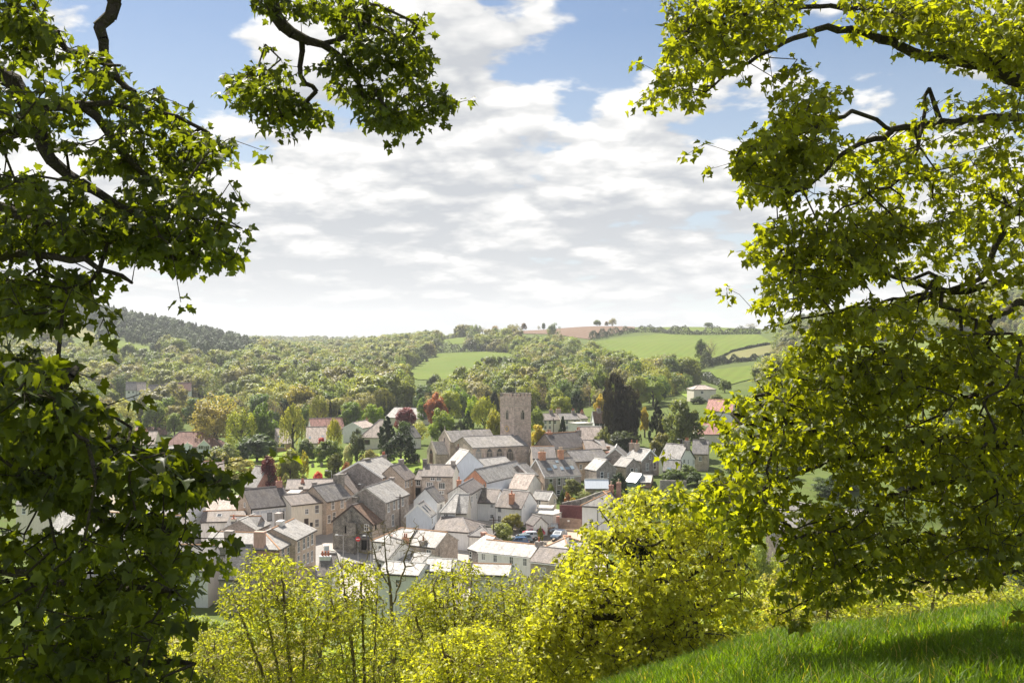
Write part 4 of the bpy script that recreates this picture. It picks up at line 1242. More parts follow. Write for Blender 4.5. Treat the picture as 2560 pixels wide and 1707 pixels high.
def arch_window(root, mtx, w, h, lights=3, glass='glass', tracery='dressed'):
    o = arch_pts(w + 0.34, h + 0.30)
    i_ = arch_pts(w, h)
    mb = MB()
    n = len(o)
    for k in range(n):
        j = (k + 1) % n
        a, b, c_, d_ = o[k], o[j], i_[j], i_[k]
        mb.poly([(a[0], -0.10, a[1] - 0.12), (b[0], -0.10, b[1] - 0.12), (c_[0], -0.06, c_[1]), (d_[0], -0.06, d_[1])])
        mb.poly([(b[0], -0.10, b[1] - 0.12), (a[0], -0.10, a[1] - 0.12), (a[0], 0, a[1] - 0.12), (b[0], 0, b[1] - 0.12)])
        mb.poly([(d_[0], -0.06, d_[1]), (c_[0], -0.06, c_[1]), (c_[0], 0, c_[1]), (d_[0], 0, d_[1])])
    hs = h - w * 0.87
    for k in range(1, lights):
        x = -w / 2 + w * k / lights
        mb.box(x - 0.055, x + 0.055, -0.055, -0.012, 0, hs + w * 0.35)
    for k in range(lights):                  # little heads over each light
        x0 = -w / 2 + w * k / lights
        lw = w / lights
        q = [(x0 + lw * f, hs + lw * (0.25 + 0.6 * (1 - abs(2 * f - 1)))) for f in (0, 0.25, 0.5, 0.75, 1)]
        for a, b in zip(q, q[1:]):
            mb.hexa([(a[0], -0.05, a[1]), (b[0], -0.05, b[1]), (b[0], -0.012, b[1]), (a[0], -0.012, a[1]),
                     (a[0], -0.05, a[1] + 0.1), (b[0], -0.05, b[1] + 0.1), (b[0], -0.012, b[1] + 0.1), (a[0], -0.012, a[1] + 0.1)])
    wo = obj('church_window', mb.mesh('window_tracery', tracery), root, mtx)
    pb = MB()
    pb.poly([(x, -0.01, z) for x, z in i_])
    obj('pane', pb.mesh('leaded_glass', glass), wo)
    return wo


church = H('church', 'grey stone church with battlemented west tower, aisle and lower chancel', 'church', 4, (890, 832), (1560, 800), 5.4, (752, 768), ('a', 702), 'church_stone', 'church_lead', 'ridge_grey', wallA='church_stone', gutter='lead', d=244)
cl, cw, ce = church['L'], church['w'], church['he']
crz = church.rotation_euler[2]
CR = Matrix.Rotation(crz, 3, 'Z')
org = church.location.copy()


def c_local(p, plane_pt, plane_n):
    inv = Matrix.Rotation(-crz, 3, 'Z')
    o = inv @ (-org)
    dl = inv @ ray(4, p)
    k = (Vector(plane_pt) - o).dot(Vector(plane_n)) / dl.dot(Vector(plane_n))
    return o + dl * k


for px_ in (960, 1096, 1219, 1345):
    q = c_local((px_, 980), (0, 0, 0), (0, 1, 0))
    t_ = c_local((px_, 850), (0, 0, 0), (0, 1, 0))
    arch_window(church, Matrix.Translation((q.x, 0, max(q.z, 1.0))), 1.5, 2.9, 4)
for px_ in (905, 1030, 1160, 1283, 1400):
    q = c_local((px_, 900), (0, 0, 0), (0, 1, 0))
    mb = MB()
    mb.box(q.x - 0.3, q.x + 0.3, -0.85, -0.003, -2, 2.2)
    mb.hexa([(q.x - 0.3, -0.85, 2.2), (q.x + 0.3, -0.85, 2.2), (q.x + 0.3, -0.003, 2.2), (q.x - 0.3, -0.003, 2.2),
             (q.x - 0.3, -0.45, 3.2), (q.x + 0.3, -0.45, 3.2), (q.x + 0.3, -0.003, 4.3), (q.x - 0.3, -0.003, 4.3)])
    mb.build('buttress', 'church_stone', church)
arch_window(church, face_matrix('a', cl, cw, cw * 0.5, 1.2), 1.9, 3.2, 4)


def church_wing(name, y0, y1, x0, x1, he_, rise, wname):
    mb = MB()
    ym = (y0 + y1) / 2
    zb = -3
    mb.poly([(x0, y0, zb), (x1, y0, zb), (x1, y0, he_), (x0, y0, he_)])
    mb.poly([(x1, y1, zb), (x0, y1, zb), (x0, y1, he_), (x1, y1, he_)])
    mb.poly([(x0, y1, zb), (x0, y0, zb), (x0, y0, he_), (x0, ym, he_ + rise), (x0, y1, he_)])
    mb.poly([(x1, y0, zb), (x1, y1, zb), (x1, y1, he_), (x1, ym, he_ + rise), (x1, y0, he_)])
    o = mb.build(wname, 'church_stone', church)
    mb = MB()
    sl = rise / (ym - y0)
    mb.slab([(x0 + 0.35, y0 - 0.2, he_ - 0.2 * sl + 0.15), (x1, y0 - 0.2, he_ - 0.2 * sl + 0.15), (x1, ym, he_ + rise + 0.15), (x0 + 0.35, ym, he_ + rise + 0.15)], 0.15)
    mb.slab([(x1, y1 + 0.2, he_ - 0.2 * sl + 0.15), (x0 + 0.35, y1 + 0.2, he_ - 0.2 * sl + 0.15), (x0 + 0.35, ym, he_ + rise + 0.15), (x1, ym, he_ + rise + 0.15)], 0.15)
    mb.build('roof', 'church_lead', o)
    mb = MB()                                # gable coping and cross
    for ya, yb in ((y0 - 0.1, ym), (y1 + 0.1, ym)):
        mb.hexa([(x0 - 0.05, ya, he_ - 0.05), (x0 + 0.34, ya, he_ - 0.05), (x0 + 0.34, yb, he_ + rise), (x0 - 0.05, yb, he_ + rise),
                 (x0 - 0.05, ya, he_ + 0.35), (x0 + 0.34, ya, he_ + 0.35), (x0 + 0.34, yb, he_ + rise + 0.4), (x0 - 0.05, yb, he_ + rise + 0.4)])
    zc = he_ + rise + 0.4
    mb.box(x0 + 0.06, x0 + 0.2, ym - 0.07, ym + 0.07, zc, zc + 1.0)
    mb.box(x0 + 0.07, x0 + 0.19, ym - 0.3, ym + 0.3, zc + 0.55, zc + 0.7)
    mb.build('gable_coping', 'dressed', o)
    return o


# nave behind the aisle: ridge through (650, 620) .. (1300, 607)
nv = 8.2
y0 = cw + 0.05
mid = org + CR @ Vector((0, y0 + nv / 2, 0))
zr = ray(4, (0, 626)).z * mid.y - org.z
church_wing('nave', y0, y0 + nv, -1.0, cl * 0.80, 5.6, zr - 5.6, 'nave')
arch = face_matrix('a', cl, cw, y0 + nv * 0.5, 6.2) @ Matrix.Translation((0, 0, 0))
add_window(church, 'a', cl, cw, y0 + nv * 0.5, zr - 2.2, 0.6, 1.1, 'hole').location.x = -1.02
# chancel, lower, running out towards the yews
q0 = c_local((435, 912), (0, y0 + 0.9, 0), (0, 1, 0))
ch_len = -q0.x
zc = q0.z
ym_ = org + CR @ Vector((q0.x, y0 + 0.9 + 3.0, 0))
zr2 = ray(4, (0, 760)).z * ym_.y - org.z
chn = church_wing('chancel', y0 + 0.9, y0 + 0.9 + 6.4, q0.x, -1.05, zc, zr2 - zc, 'chancel')
wm_ = face_matrix('a', cl, cw, y0 + 0.9 + 3.2, 0.2)
wm_.translation.x = q0.x
arch_window(church, wm_, 2.0, zc + 0.9, 5, 'glass', mat_plain('red_sandstone_tracery', (0.20, 0.11, 0.09), 0.85))
# tower: near corner at pixel 1400 of the crop
td = 252.0
tc_ = cp(4, (1400, 180))
tz = -(tc_[1] - CY) / F * td
tcorner = Vector(((tc_[0] - CX) / F * td, td, gz((tc_[0] - CX) / F * td, td)))
ta_, ts = R(40), 5.6
tw = thing('church_tower', 'square battlemented stone church tower with clock and flagpole', 'church tower', tcorner, ta_)
# the tower is part of the church: it moves with it
tw_parent = church
mi_ = Matrix.Translation(org) @ Matrix.Rotation(crz, 4, 'Z')
TM = mi_.inverted() @ (Matrix.Translation(tcorner) @ Matrix.Rotation(ta_, 4, 'Z'))
bpy.data.objects.remove(tw)
th_ = tz - tcorner.z
mb = MB()
mb.box(-0.1, ts + 0.1, -0.1, ts + 0.1, -3, th_ * 0.34)
mb.box(0, ts, 0, ts, th_ * 0.34, th_ - 1.5)
tower = obj('tower', mb.mesh('tower', 'church_stone'), church, TM)
mb = MB()
mb.box(-0.12, ts + 0.12, -0.12, ts + 0.12, th_ - 1.5, th_ - 1.28)
for (a0, a1, b0, b1) in ((-0.06, ts + 0.06, -0.06, 0.3), (-0.06, ts + 0.06, ts - 0.3, ts + 0.06), (-0.06, 0.3, 0.3, ts - 0.3), (ts - 0.3, ts + 0.06, 0.3, ts - 0.3)):
    mb.box(a0, a1, b0, b1, th_ - 1.28, th_ - 0.62)
obj('parapet', mb.mesh('parapet', 'church_stone'), tower)
nm = 5
mer = MB()
mw = ts / (2 * nm - 1)
mer.box(-mw / 2, mw / 2, -0.19, 0.19, 0, 0.72)
mer.box(-mw / 2 - 0.07, mw / 2 + 0.07, -0.27, 0.27, 0.72, 0.9)
for q in range(6, 12):
    mer.mi[q] = 1
mme = mer.mesh('merlon', ['church_stone', 'dressed'])
mmd = mer.mesh('merlon_far_dark', ['stone_dark', 'stone_dark'])  # darker stone on the far merlons puts shade into the battlement gaps
for k in range(nm):
    x = mw / 2 + k * 2 * mw
    obj('merlon', mme, tower, Matrix.Translation((x, 0.12, th_ - 0.62)))
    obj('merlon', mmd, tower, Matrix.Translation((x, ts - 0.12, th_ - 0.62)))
    if 0 < k < nm - 1:
        for xx in (0.12, ts - 0.12):
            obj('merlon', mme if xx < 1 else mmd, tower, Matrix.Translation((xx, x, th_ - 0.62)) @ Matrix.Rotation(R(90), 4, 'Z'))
zb_ = th_ * 0.66
arch_window(church, TM @ Matrix.Translation((0, ts * 0.5, zb_)) @ Matrix.Rotation(R(-90), 4, 'Z'), 0.95, 2.3, 2)
arch_window(church, TM @ Matrix.Translation((ts * 0.5, 0, zb_)), 0.95, 2.3, 2)
mb = MB()
zk = th_ * 0.53
mb.prism([(0.78 * math.cos(2 * math.pi * k / 20), 0.78 * math.sin(2 * math.pi * k / 20)) for k in range(20)], (0, 0, 0), (1, 0, 0), (0, 0, 1), (0, -1, 0), 0.07, 0)
ck = obj('clock', mb.mesh('clock_face', 'gold'), tower, Matrix.Translation((-0.10, ts * 0.5, zk)) @ Matrix.Rotation(R(-90), 4, 'Z'))
mb = MB()
mb.prism([(0.54 * math.cos(2 * math.pi * k / 20), 0.54 * math.sin(2 * math.pi * k / 20)) for k in range(20)], (0, -0.072, 0), (1, 0, 0), (0, 0, 1), (0, -1, 0), 0.02, 0)
obj('dial', mb.mesh('dial', 'lead'), ck)
mb = MB()
mb.box(-0.035, 0.035, -0.12, -0.095, 0, 0.42)
mb.hexa([(-0.03, -0.12, -0.03), (0.3, -0.12, -0.16), (0.3, -0.096, -0.16), (-0.03, -0.096, -0.03), (-0.03, -0.12, 0.03), (0.3, -0.12, -0.1), (0.3, -0.096, -0.1), (-0.03, -0.096, 0.03)])
obj('clock_hands', mb.mesh('hands', 'gold'), ck)
mb = MB()
mb.cyl((ts / 2, ts / 2, th_ - 1.3), (ts / 2, ts / 2, th_ + 3.6), 0.06, 0.04, 6)
mb.box(ts / 2 - 0.5, ts / 2 + 0.35, ts / 2 - 0.02, ts / 2 + 0.02, th_ + 2.9, th_ + 3.1)
obj('flagpole', mb.mesh('flagpole', 'metal_grey'), tower)
mb = MB()
mb.slab([(0.1, 0.1, th_ - 1.2), (ts - 0.1, 0.1, th_ - 1.2), (ts / 2, ts / 2, th_ - 0.95)], 0.1)
mb.slab([(ts - 0.1, 0.1, th_ - 1.2), (ts - 0.1, ts - 0.1, th_ - 1.2), (ts / 2, ts / 2, th_ - 0.95)], 0.1)
mb.slab([(ts - 0.1, ts - 0.1, th_ - 1.2), (0.1, ts - 0.1, th_ - 1.2), (ts / 2, ts / 2, th_ - 0.95)], 0.1)
mb.slab([(0.1, ts - 0.1, th_ - 1.2), (0.1, 0.1, th_ - 1.2), (ts / 2, ts / 2, th_ - 0.95)], 0.1)
obj('tower_roof', mb.mesh('tower_roof', 'slate_dark'), tower)
for zz in (th_ * 0.34, th_ * 0.60, th_ * 0.84):
    mb = MB()
    mb.box(-0.13, ts + 0.13, -0.13, ts + 0.13, zz, zz + 0.2)
    obj('string_course', mb.mesh('string_course', 'dressed'), tower)
mb = MB()                                   # stair lean-to in front of the tower foot
mb.hexa([(0.8, -1.6, -3), (3.4, -1.6, -3), (3.4, -0.11, -3), (0.8, -0.11, -3), (0.8, -1.6, 4.2), (3.4, -1.6, 4.2), (3.4, -0.11, 6.0), (0.8, -0.11, 6.0)])
obj('stair_lean_to', mb.mesh('stair_lean_to', 'church_stone'), tower)

# market hall: buttress, lancet and lean-to on the dark gable
def gable_local(root, c, p):
    rzz = root.rotation_euler[2]
    inv = Matrix.Rotation(-rzz, 3, 'Z')
    o = inv @ (-root.location)
    dl = inv @ ray(c, p)
    k = -o.x / dl.x
    return o + dl * k


q = gable_local(hall, 2, (470, 770))
q2 = gable_local(hall, 2, (545, 900))
mb = MB()
mb.box(-0.55, -0.004, q.y - 0.35, q.y + 0.35, -1, q.z)
mb.box(-0.9, -0.56, q2.y - 0.3, q2.y + 1.6, -1, q2.z)
mb.build('buttress', 'stone_dark', hall)
mt = face_matrix('a', 0, 0, gable_local(hall, 2, (420, 1040)).y, gable_local(hall, 2, (420, 1040)).z)
arch_window(hall, mt, 0.55, 1.5, 1, 'dark_hole', 'stone_dark')
q = gable_local(hall, 2, (645, 1050))
mb = MB()
mb.slab([(-1.5, q.y - 1.5, q.z - 0.7), (-1.5, q.y + 1.5, q.z - 0.7), (-0.01, q.y + 1.5, q.z), (-0.01, q.y - 1.5, q.z)][::-1], 0.1)
mb.box(-1.4, -1.25, q.y - 1.4, q.y - 1.25, -1, q.z - 0.75)
mb.box(-1.4, -1.25, q.y + 1.25, q.y + 1.4, -1, q.z - 0.75)
mb.build('porch', 'slate_dark', hall)
mb = MB()
for k in range(9):
    x = hall['L'] * (0.45 + 0.06 * k)
    mb = MB()
    mb.box(x, x + 0.16, -0.09, -0.004, 1.5, hall['he'] - 0.3)
    mb.build('timber_post', 'dressed', hall)

# ---------------------------------------------------------------- street, yards, lawn
sheet('street', [(770, 1210), (806, 1195), (830, 1240), (950, 1290), (1010, 1370), (960, 1440), (780, 1440), (775, 1340), (800, 1330)], M['asphalt'], 0.06, 1.5, 140, 215, 0.5)
sheet('pavement', [(803, 1356), (850, 1366), (930, 1364), (945, 1376), (870, 1384), (812, 1376)], M['paving'], 0.16, 1.0, 150, 200, 0.3)
sheet('car_park', [(1275, 1312), (1470, 1308), (1500, 1372), (1275, 1372)], M['gravel'], 0.06, 1.5, 150, 212, 0.5)
sheet('yard', [(1080, 1245), (1330, 1245), (1420, 1300), (1330, 1400), (1080, 1340)], M['paving'], 0.06, 2, 150, 215, 0.5)
sheet('lawn', [(700, 1150), (770, 1128), (1000, 1136), (1060, 1150), (1075, 1180), (960, 1185), (860, 1190), (740, 1200)], M['lawn'], 0.1, 2, 215, 300, 0.6)
sheet('lawn', [(420, 1120), (720, 1120), (720, 1205), (430, 1215)], M['lawn'], 0.1, 2, 215, 330, 0.6)
sheet('town_ground', [(200, 1240), (690, 1210), (1090, 1195), (1420, 1245), (1520, 1320), (1520, 1500), (200, 1500)], M['paving'], 0.03, 3, 138, 225, 0.7)

# headstones in the churchyard
hs = MB()
hs.prism([(-0.34, -0.2), (0.34, -0.2), (0.34, 0.75), (0.2, 0.95), (0, 1.02), (-0.2, 0.95), (-0.34, 0.75)], (0, 0.06, 0), (1, 0, 0), (0, 0, 1), (0, -1, 0), 0.12)
hsm = hs.mesh('headstone', 'stone_grey')
for i, (a, b, lab) in enumerate([(782, 1169, 'grey headstone on the lawn, nearer the orchard tree'), (804, 1167, 'grey headstone on the lawn, nearer the dark clipped shrub'), (1029, 1154, 'headstone by the yew, nearest the yew'),
                                 (1039, 1152, 'headstone between the yew and the chancel'), (1047, 1156, 'headstone nearest the chancel wall')]):
    p = on_ground(a, b, 190, 330)
    o = obj('headstone', hsm)
    o.location = (p.x, p.y, p.z)
    o.scale = (1.25, 1.25, 1.25)
    o.rotation_euler = (R(3 * (i % 3 - 1)), 0, R(20 + 7 * i))
    tag(o, lab, 'headstone', 'headstones in the churchyard')

# walls, fence and gate
def wall_run(name, label, cat, pts, d0, h, mat, th=0.4, cap=None):
    """a free-standing wall along pixels of its top, at given distances"""
    P = [at(px, py, d) for px, py, d in pts]
    rt = thing(name, label, cat, (P[0].x, P[0].y, gz(P[0].x, P[0].y)))
    b = rt.location
    mb = MB()
    for p, q in zip(P, P[1:]):
        u = (q - p)
        u.z = 0
        u.normalize()
        n = Vector((-u.y, u.x, 0)) * th / 2
        zb0, zb1 = gz(p.x, p.y) - 0.5, gz(q.x, q.y) - 0.5
        zt0, zt1 = (p.z, q.z) if h is None else (zb0 + 0.5 + h, zb1 + 0.5 + h)
        zt0, zt1 = max(zt0, zb0 + 0.8), max(zt1, zb1 + 0.8)
        c8 = [(p - n), (q - n), (q + n), (p + n)]
        mb.hexa([Vector((v.x, v.y, zz)) - b for v, zz in zip(c8, (zb0, zb1, zb1, zb0))] + [Vector((v.x, v.y, zz)) - b for v, zz in zip(c8, (zt0, zt1, zt1, zt0))])
    mb.build('wall', mat, rt)
    return rt


wall_run('garden_wall', 'long ivy topped stone garden wall behind the plank gate', 'wall', [(1405, 1256, 203), (1450, 1247, 203), (1490, 1232, 205), (1525, 1222, 206)], None, None, 'stone_dark', 0.5)
wall_run('boundary_wall', 'dark wall with maroon boards behind the plank gate', 'wall', [(1399, 1262, 201), (1456, 1264, 200)], None, None, 'wood_red', 0.3)
wall_run('churchyard_wall', 'low stone churchyard wall behind the tall stone stack', 'wall', [(690, 1205, 225), (760, 1202, 226), (850, 1192, 228), (900, 1180, 230)], None, 1.1, 'stone_grey', 0.4)
wall_run('garden_wall', 'low red brick pier wall beside the blue estate car', 'wall', [(1407, 1336, 190), (1428, 1338, 190)], None, 1.0, 'brick', 0.4)
wall_run('garden_wall', 'grey stone garden wall below the long white house', 'wall', [(1650, 1200, 214), (1716, 1201, 214)], None, None, 'stone_grey', 0.4)
# plank gate
A_, B_ = at(1399, 1293, 197), at(1454, 1294, 196)
gt = thing('plank_gate', 'wide brown vertical plank gate with a small white notice', 'gate', (A_.x, A_.y, gz(A_.x, A_.y)), math.atan2(B_.y - A_.y, B_.x - A_.x))
gl = (B_ - A_).xy.length
gh_ = A_.z - gt.location.z
npk = 18
for k in range(npk):
    x0, x1 = gl * k / npk, gl * (k + 1) / npk
    mb = MB()
    hh = gh_ - 0.25 * abs(k - npk * 0.35) / npk * 1.2 + random.uniform(-0.02, 0.02)
    mb.box(x0 + 0.012, x1 - 0.012, -0.03 + random.uniform(-0.008, 0.008), 0.03, 0.08, hh)
    mb.build('plank', 'wood', gt)
mb = MB()
for z in (0.5, gh_ - 0.7):
    mb.box(0, gl, 0.035, 0.1, z, z + 0.15)
mb.build('rail', 'wood_dark', gt)
mb = MB()
mb.box(gl * 0.36, gl * 0.36 + 0.42, -0.06, -0.042, gh_ - 0.75, gh_ - 0.42)
mb.build('notice', 'paint_white', gt)
mb = MB()
mb.box(-0.62, -0.06, -0.28, 0.28, -0.5, gh_ + 0.12)
mb.box(-0.68, 0.0, -0.34, 0.34, gh_ + 0.12, gh_ + 0.26)
pr = mb.build('gate_pier', 'brick', None, gt.location)
pr.rotation_euler = gt.rotation_euler
tag(pr, 'red brick pier at the hinge side of the plank gate', 'pier')
# small deck fence with turquoise cover near the shed
fp = foot(1358, 193)
fe = thing('garden_fence', 'weathered board fence by the small cone shaped bush', 'fence', fp, R(28))
for k in range(9):
    mb = MB()
    mb.box(k * 0.34, k * 0.34 + 0.32, -0.02, 0.02, -0.2, 1.5 + random.uniform(-0.03, 0.03))
    mb.build('board', 'wood', fe)
mb = MB()
mb.box(0, 3.1, 0.025, 0.07, 1.1, 1.2)
mb.build('rail', 'wood', fe)


# ---------------------------------------------------------------- street furniture
def post(name, label, cat, px, d, top, rad=0.05, mat='metal_grey'):
    f = foot(px, d)
    rt = thing(name, label, cat, f)
    h = -(top - CY) / F * d - f.z
    mb = MB()
    mb.cyl((0, 0, -0.3), (0, 0, h), rad, rad * 0.8, 8)
    mb.build('pole', mat, rt)
    return rt, h


rt, h = post('no_entry_sign', 'red round no entry sign on a grey post by the market hall', 'road sign', 895, 176, 1341)
mb = MB()
mb.prism([(0.42 * math.cos(2 * math.pi * k / 24), 0.42 * math.sin(2 * math.pi * k / 24)) for k in range(24)], (0, -0.07, h - 0.4), (1, 0, 0), (0, 0, 1), (0, -1, 0), 0.03)
sd = mb.build('sign_disc', 'signred', rt)
mb = MB()
mb.box(-0.29, 0.29, -0.115, -0.101, h - 0.47, h - 0.33)
mb.build('white_bar', 'paint_white', sd)
for px, d, top, lab in ((858, 177, 1338, 'plain grey lamp post before the market hall gable'), (913, 212, 1211, 'lamp post rising among the brown roofs above the market hall'), (927, 174, 1340, 'lamp post with arm at the market hall porch'), (829, 223, 1177, 'lamp post with wide arm beside the broad stone stack'), (1707, 260, 1098, 'lamp post at the roofs beyond the long white house')):
    rt, h = post('street_lamp', lab, 'street lamp', px, d, top, 0.06)
    mb = MB()
    mb.cyl((0, 0, h), (-1.0, 0, h + 0.12), 0.04, 0.035, 6)
    mb.build('arm', 'metal_grey', rt)
    mb = MB()
    mb.box(-1.5, -0.85, -0.12, 0.12, h + 0.05, h + 0.2, 0, 0.3)
    mb.build('lantern', 'paint_white', rt)
for px, d, top, lab in ((1000, 184, 1235, 'dark utility pole in front of the large grey stone house'), (1384, 268, 1045, 'dark utility pole by the cypress behind the Georgian house'), (1234, 184, 1292, 'short pole at the end of the low brown barn')):
    rt, h = post('utility_pole', lab, 'utility pole', px, d, top, 0.12, 'wood_dark')
    mb = MB()
    mb.box(-0.8, 0.8, -0.06, 0.06, h - 0.6, h - 0.48)
    mb.build('crossarm', 'wood_dark', rt)
# pale kiosk and planter box at the corner
p = foot(816, 180)
rt = thing('phone_kiosk', 'slim pale kiosk at the street corner beside the market hall', 'kiosk', p, R(15))
mb = MB(); mb.box(-0.45, 0.45, -0.45, 0.45, 0.1, 2.1); mb.build('body', 'glass_pale', rt)
mb = MB(); mb.box(-0.52, 0.52, -0.52, 0.52, 2.1, 2.35, 0, 0.2); mb.build('roof', 'paint_white', rt)
mb = MB(); mb.box(-0.55, 0.55, -0.55, 0.55, -0.4, 0.1); mb.build('base', 'paving', rt)
for sx in (-1, 1):
    mb = MB(); mb.box(sx * 0.46 - 0.04, sx * 0.46 + 0.04, -0.5, -0.42, 0.1, 2.1); mb.build('corner_post', 'paint_white', rt)
p = foot(824.5, 177)
rt = thing('planter', 'large white box planter with a leafy plant by the market hall', 'planter', p, R(8))
mb = MB(); mb.box(-0.62, 0.62, -0.5, 0.5, -0.3, 1.0, 0, -0.06); mb.build('box', 'white_dirty', rt)
mb = MB(); mb.box(-0.5, 0.5, -0.4, 0.4, 1.0, 1.06); mb.build('soil', 'wood_dark', rt)


def leafball(r, n, size, squash=0.8):
    """a dome of small leaf faces"""
    mb = MB()
    for _ in range(n):
        v = Vector(rng.normal(size=3)).normalized()
        v.z = abs(v.z) * squash
        c = v * r * rng.uniform(0.6, 1.0)
        u = v.orthogonal().normalized() * size
        w_ = v.cross(u).normalized() * size
        a = rng.uniform(0, 6.28)
        u, w_ = u * math.cos(a) + w_ * math.sin(a), w_ * math.cos(a) - u * math.sin(a)
        mb.poly([c - u, c - w_ * 0.7, c + u, c + w_ * 0.7])
    return mb


M['flower_purple'] = mat_plain('purple_petals', (0.22, 0.08, 0.50), 0.7)
for px, lab in ((859, 'half barrel of purple flowers by the lamp post'), (887, 'half barrel of purple flowers by the no entry sign')):
    p = foot(px, 174.5)
    rt = thing('flower_tub', lab, 'flower tub', p, 0, 'flower tubs before the market hall')
    mb = MB(); mb.cyl((0, 0, -0.1), (0, 0, 0.5), 0.42, 0.5, 14); mb.build('tub', 'wood', rt)
    fl = leafball(0.58, 160, 0.07).build('flowers', 'flower_purple', rt, (0, 0, 0.5))
p = foot(901, 174)
rt = thing('bench', 'small dark bench in front of the market hall porch', 'bench', p, R(-10))
mb = MB(); mb.box(-0.8, 0.8, -0.22, 0.22, 0.42, 0.48); mb.build('seat', 'wood', rt)
mb = MB(); mb.box(-0.8, 0.8, 0.2, 0.26, 0.55, 0.95); mb.build('backrest', 'wood', rt)
for sx in (-0.7, 0.7):
    mb = MB(); mb.box(sx - 0.05, sx + 0.05, -0.2, 0.24, -0.1, 0.42); mb.build('leg', 'wood_dark', rt)


# ---------------------------------------------------------------- vehicles
def vehicle(label, cat, px, d, rot, colour, kind='car', group=None, zoff=0.0):
    f = foot(px, d)
    rt = thing({'car': 'parked_car', 'van': 'parked_van'}[kind], label, cat, (f.x, f.y, f.z + 0.1 + zoff), R(rot), group)
    van = kind == 'van'
    Lh, Wh = (2.5, 0.95) if van else (2.15, 0.86)
    prof = [(-Lh, 0.35), (-Lh, 0.75), (-Lh + 0.12, 0.9), (Lh - 1.05, 0.92), (Lh - 0.15, 0.78), (Lh, 0.6), (Lh, 0.32)] if not van else \
           [(-Lh, 0.35), (-Lh, 1.0), (-Lh + 0.05, 1.1), (Lh - 0.9, 1.12), (Lh - 0.12, 0.9), (Lh, 0.65), (Lh, 0.32)]
    m_ = paint('car_paint', colour)
    mb = MB()
    mb.prism(prof, (0, -Wh, 0), (1, 0, 0), (0, 0, 1), (0, 1, 0), 2 * Wh)
    zt = 2.1 if van else 1.48
    zb = prof[3][1]
    b0, b1, t0, t1 = (-Lh + 0.02, Lh - 0.95, -Lh + 0.12, Lh - 1.7) if van else (-Lh + 0.15, Lh - 1.05, -Lh + 0.5, Lh - 1.95)
    wi = Wh - 0.16
    cab = [(b0, -Wh + 0.03, zb), (b1, -Wh + 0.03, zb), (b1, Wh - 0.03, zb), (b0, Wh - 0.03, zb), (t0, -wi, zt), (t1, -wi, zt), (t1, wi, zt), (t0, wi, zt)]
    mb.hexa(cab)
    mb.build('body', m_, rt)

    def q(f_, g, h, s):
        # point on a cabin side: f_ along, g up
        a = Vector(cab[0 if s < 0 else 3]).lerp(Vector(cab[1 if s < 0 else 2]), f_)
        b = Vector(cab[4 if s < 0 else 7]).lerp(Vector(cab[5 if s < 0 else 6]), f_)
        v = a.lerp(b, g)
        v.y += s * 0.012
        return v
    for s in (-1, 1):
        for f0, f1 in (((0.7, 0.95),) if van else ((0.06, 0.32), (0.36, 0.62), (0.66, 0.94))):
            mb = MB()
            pts = [q(f0, 0.12, 0, s), q(f1, 0.12, 0, s), q(f1, 0.86, 0, s), q(f0, 0.86, 0, s)]
            mb.poly(pts if s < 0 else pts[::-1])
            mb.build('side_window', 'glass', rt)
    for (i0, i1, i2, i3, dx, nm_) in ((1, 2, 6, 5, 0.014, 'windscreen'), (3, 0, 4, 7, -0.014, 'rear_window')):
        a, b, c_, e = [Vector(cab[k]) for k in (i0, i1, i2, i3)]
        mb = MB()

        def bl(u, v):
            return a.lerp(b, u).lerp(e.lerp(c_, u), v) + Vector((dx, 0, 0.006))
        mb.poly([bl(0.08, 0.1), bl(0.92, 0.1), bl(0.92, 0.9), bl(0.08, 0.9)])
        mb.build(nm_, 'glass', rt)
    for sx in (-1, 1):
        for sy in (-1, 1):
            mb = MB()
            x = sx * (Lh - 0.75)
            mb.cyl((x, sy * (Wh - 0.16), 0.3), (x, sy * (Wh + 0.02), 0.3), 0.31, 0.31, 14)
            wo = mb.build('wheel', 'rubber', rt)
            mb = MB()
            mb.cyl((x, sy * (Wh + 0.021), 0.3), (x, sy * (Wh + 0.03), 0.3), 0.19, 0.19, 10)
            mb.build('rim', 'metal_grey', wo)
    for sy in (-1, 1):
        mb = MB()
        mb.box(Lh - 0.1, Lh + 0.015, sy * 0.62 - 0.17, sy * 0.62 + 0.17, 0.55, 0.7)
        mb.build('headlight', 'glass_pale', rt)
        mb = MB()
        mb.box(-Lh - 0.015, -Lh + 0.05, sy * 0.68 - 0.1, sy * 0.68 + 0.1, 0.6, 0.85)
        mb.build('tail_light', 'signred', rt)
    mb = MB()
    mb.box(Lh - 0.02, Lh + 0.02, -0.26, 0.26, 0.36, 0.47)
    mb.build('number_plate', 'paint_white', rt)
    return rt


vehicle('blue grey estate car parked alone before the plank gate', 'car', 1397, 191, -118, (0.07, 0.11, 0.17))
vehicle('bright blue car nearest the terrace roof in the car park', 'car', 1292, 187, -170, (0.035, 0.10, 0.23))
vehicle('pale teal car parked between the bright blue car and the white one', 'car', 1302, 188.6, -168, (0.17, 0.24, 0.28))
vehicle('white people carrier with dark windows parked beside the red car', 'car', 1319, 190.4, -170, (0.62, 0.63, 0.70))
vehicle('red car at the far side of the parked row', 'car', 1334, 192.6, -172, (0.50, 0.03, 0.06))
vehicle('dark car tucked behind the board fence by the gate', 'car', 1386, 195, -95, (0.03, 0.035, 0.045))
vn = vehicle('white delivery van with pink and purple side panels in the upper street', 'van', 1050, 204, 165, (0.75, 0.73, 0.76), 'van')
mb = MB()
mb.poly([(0.9, 0.962, 0.45), (-2.0, 0.962, 0.45), (-1.6, 0.962, 1.05), (0.2, 0.962, 1.0)])
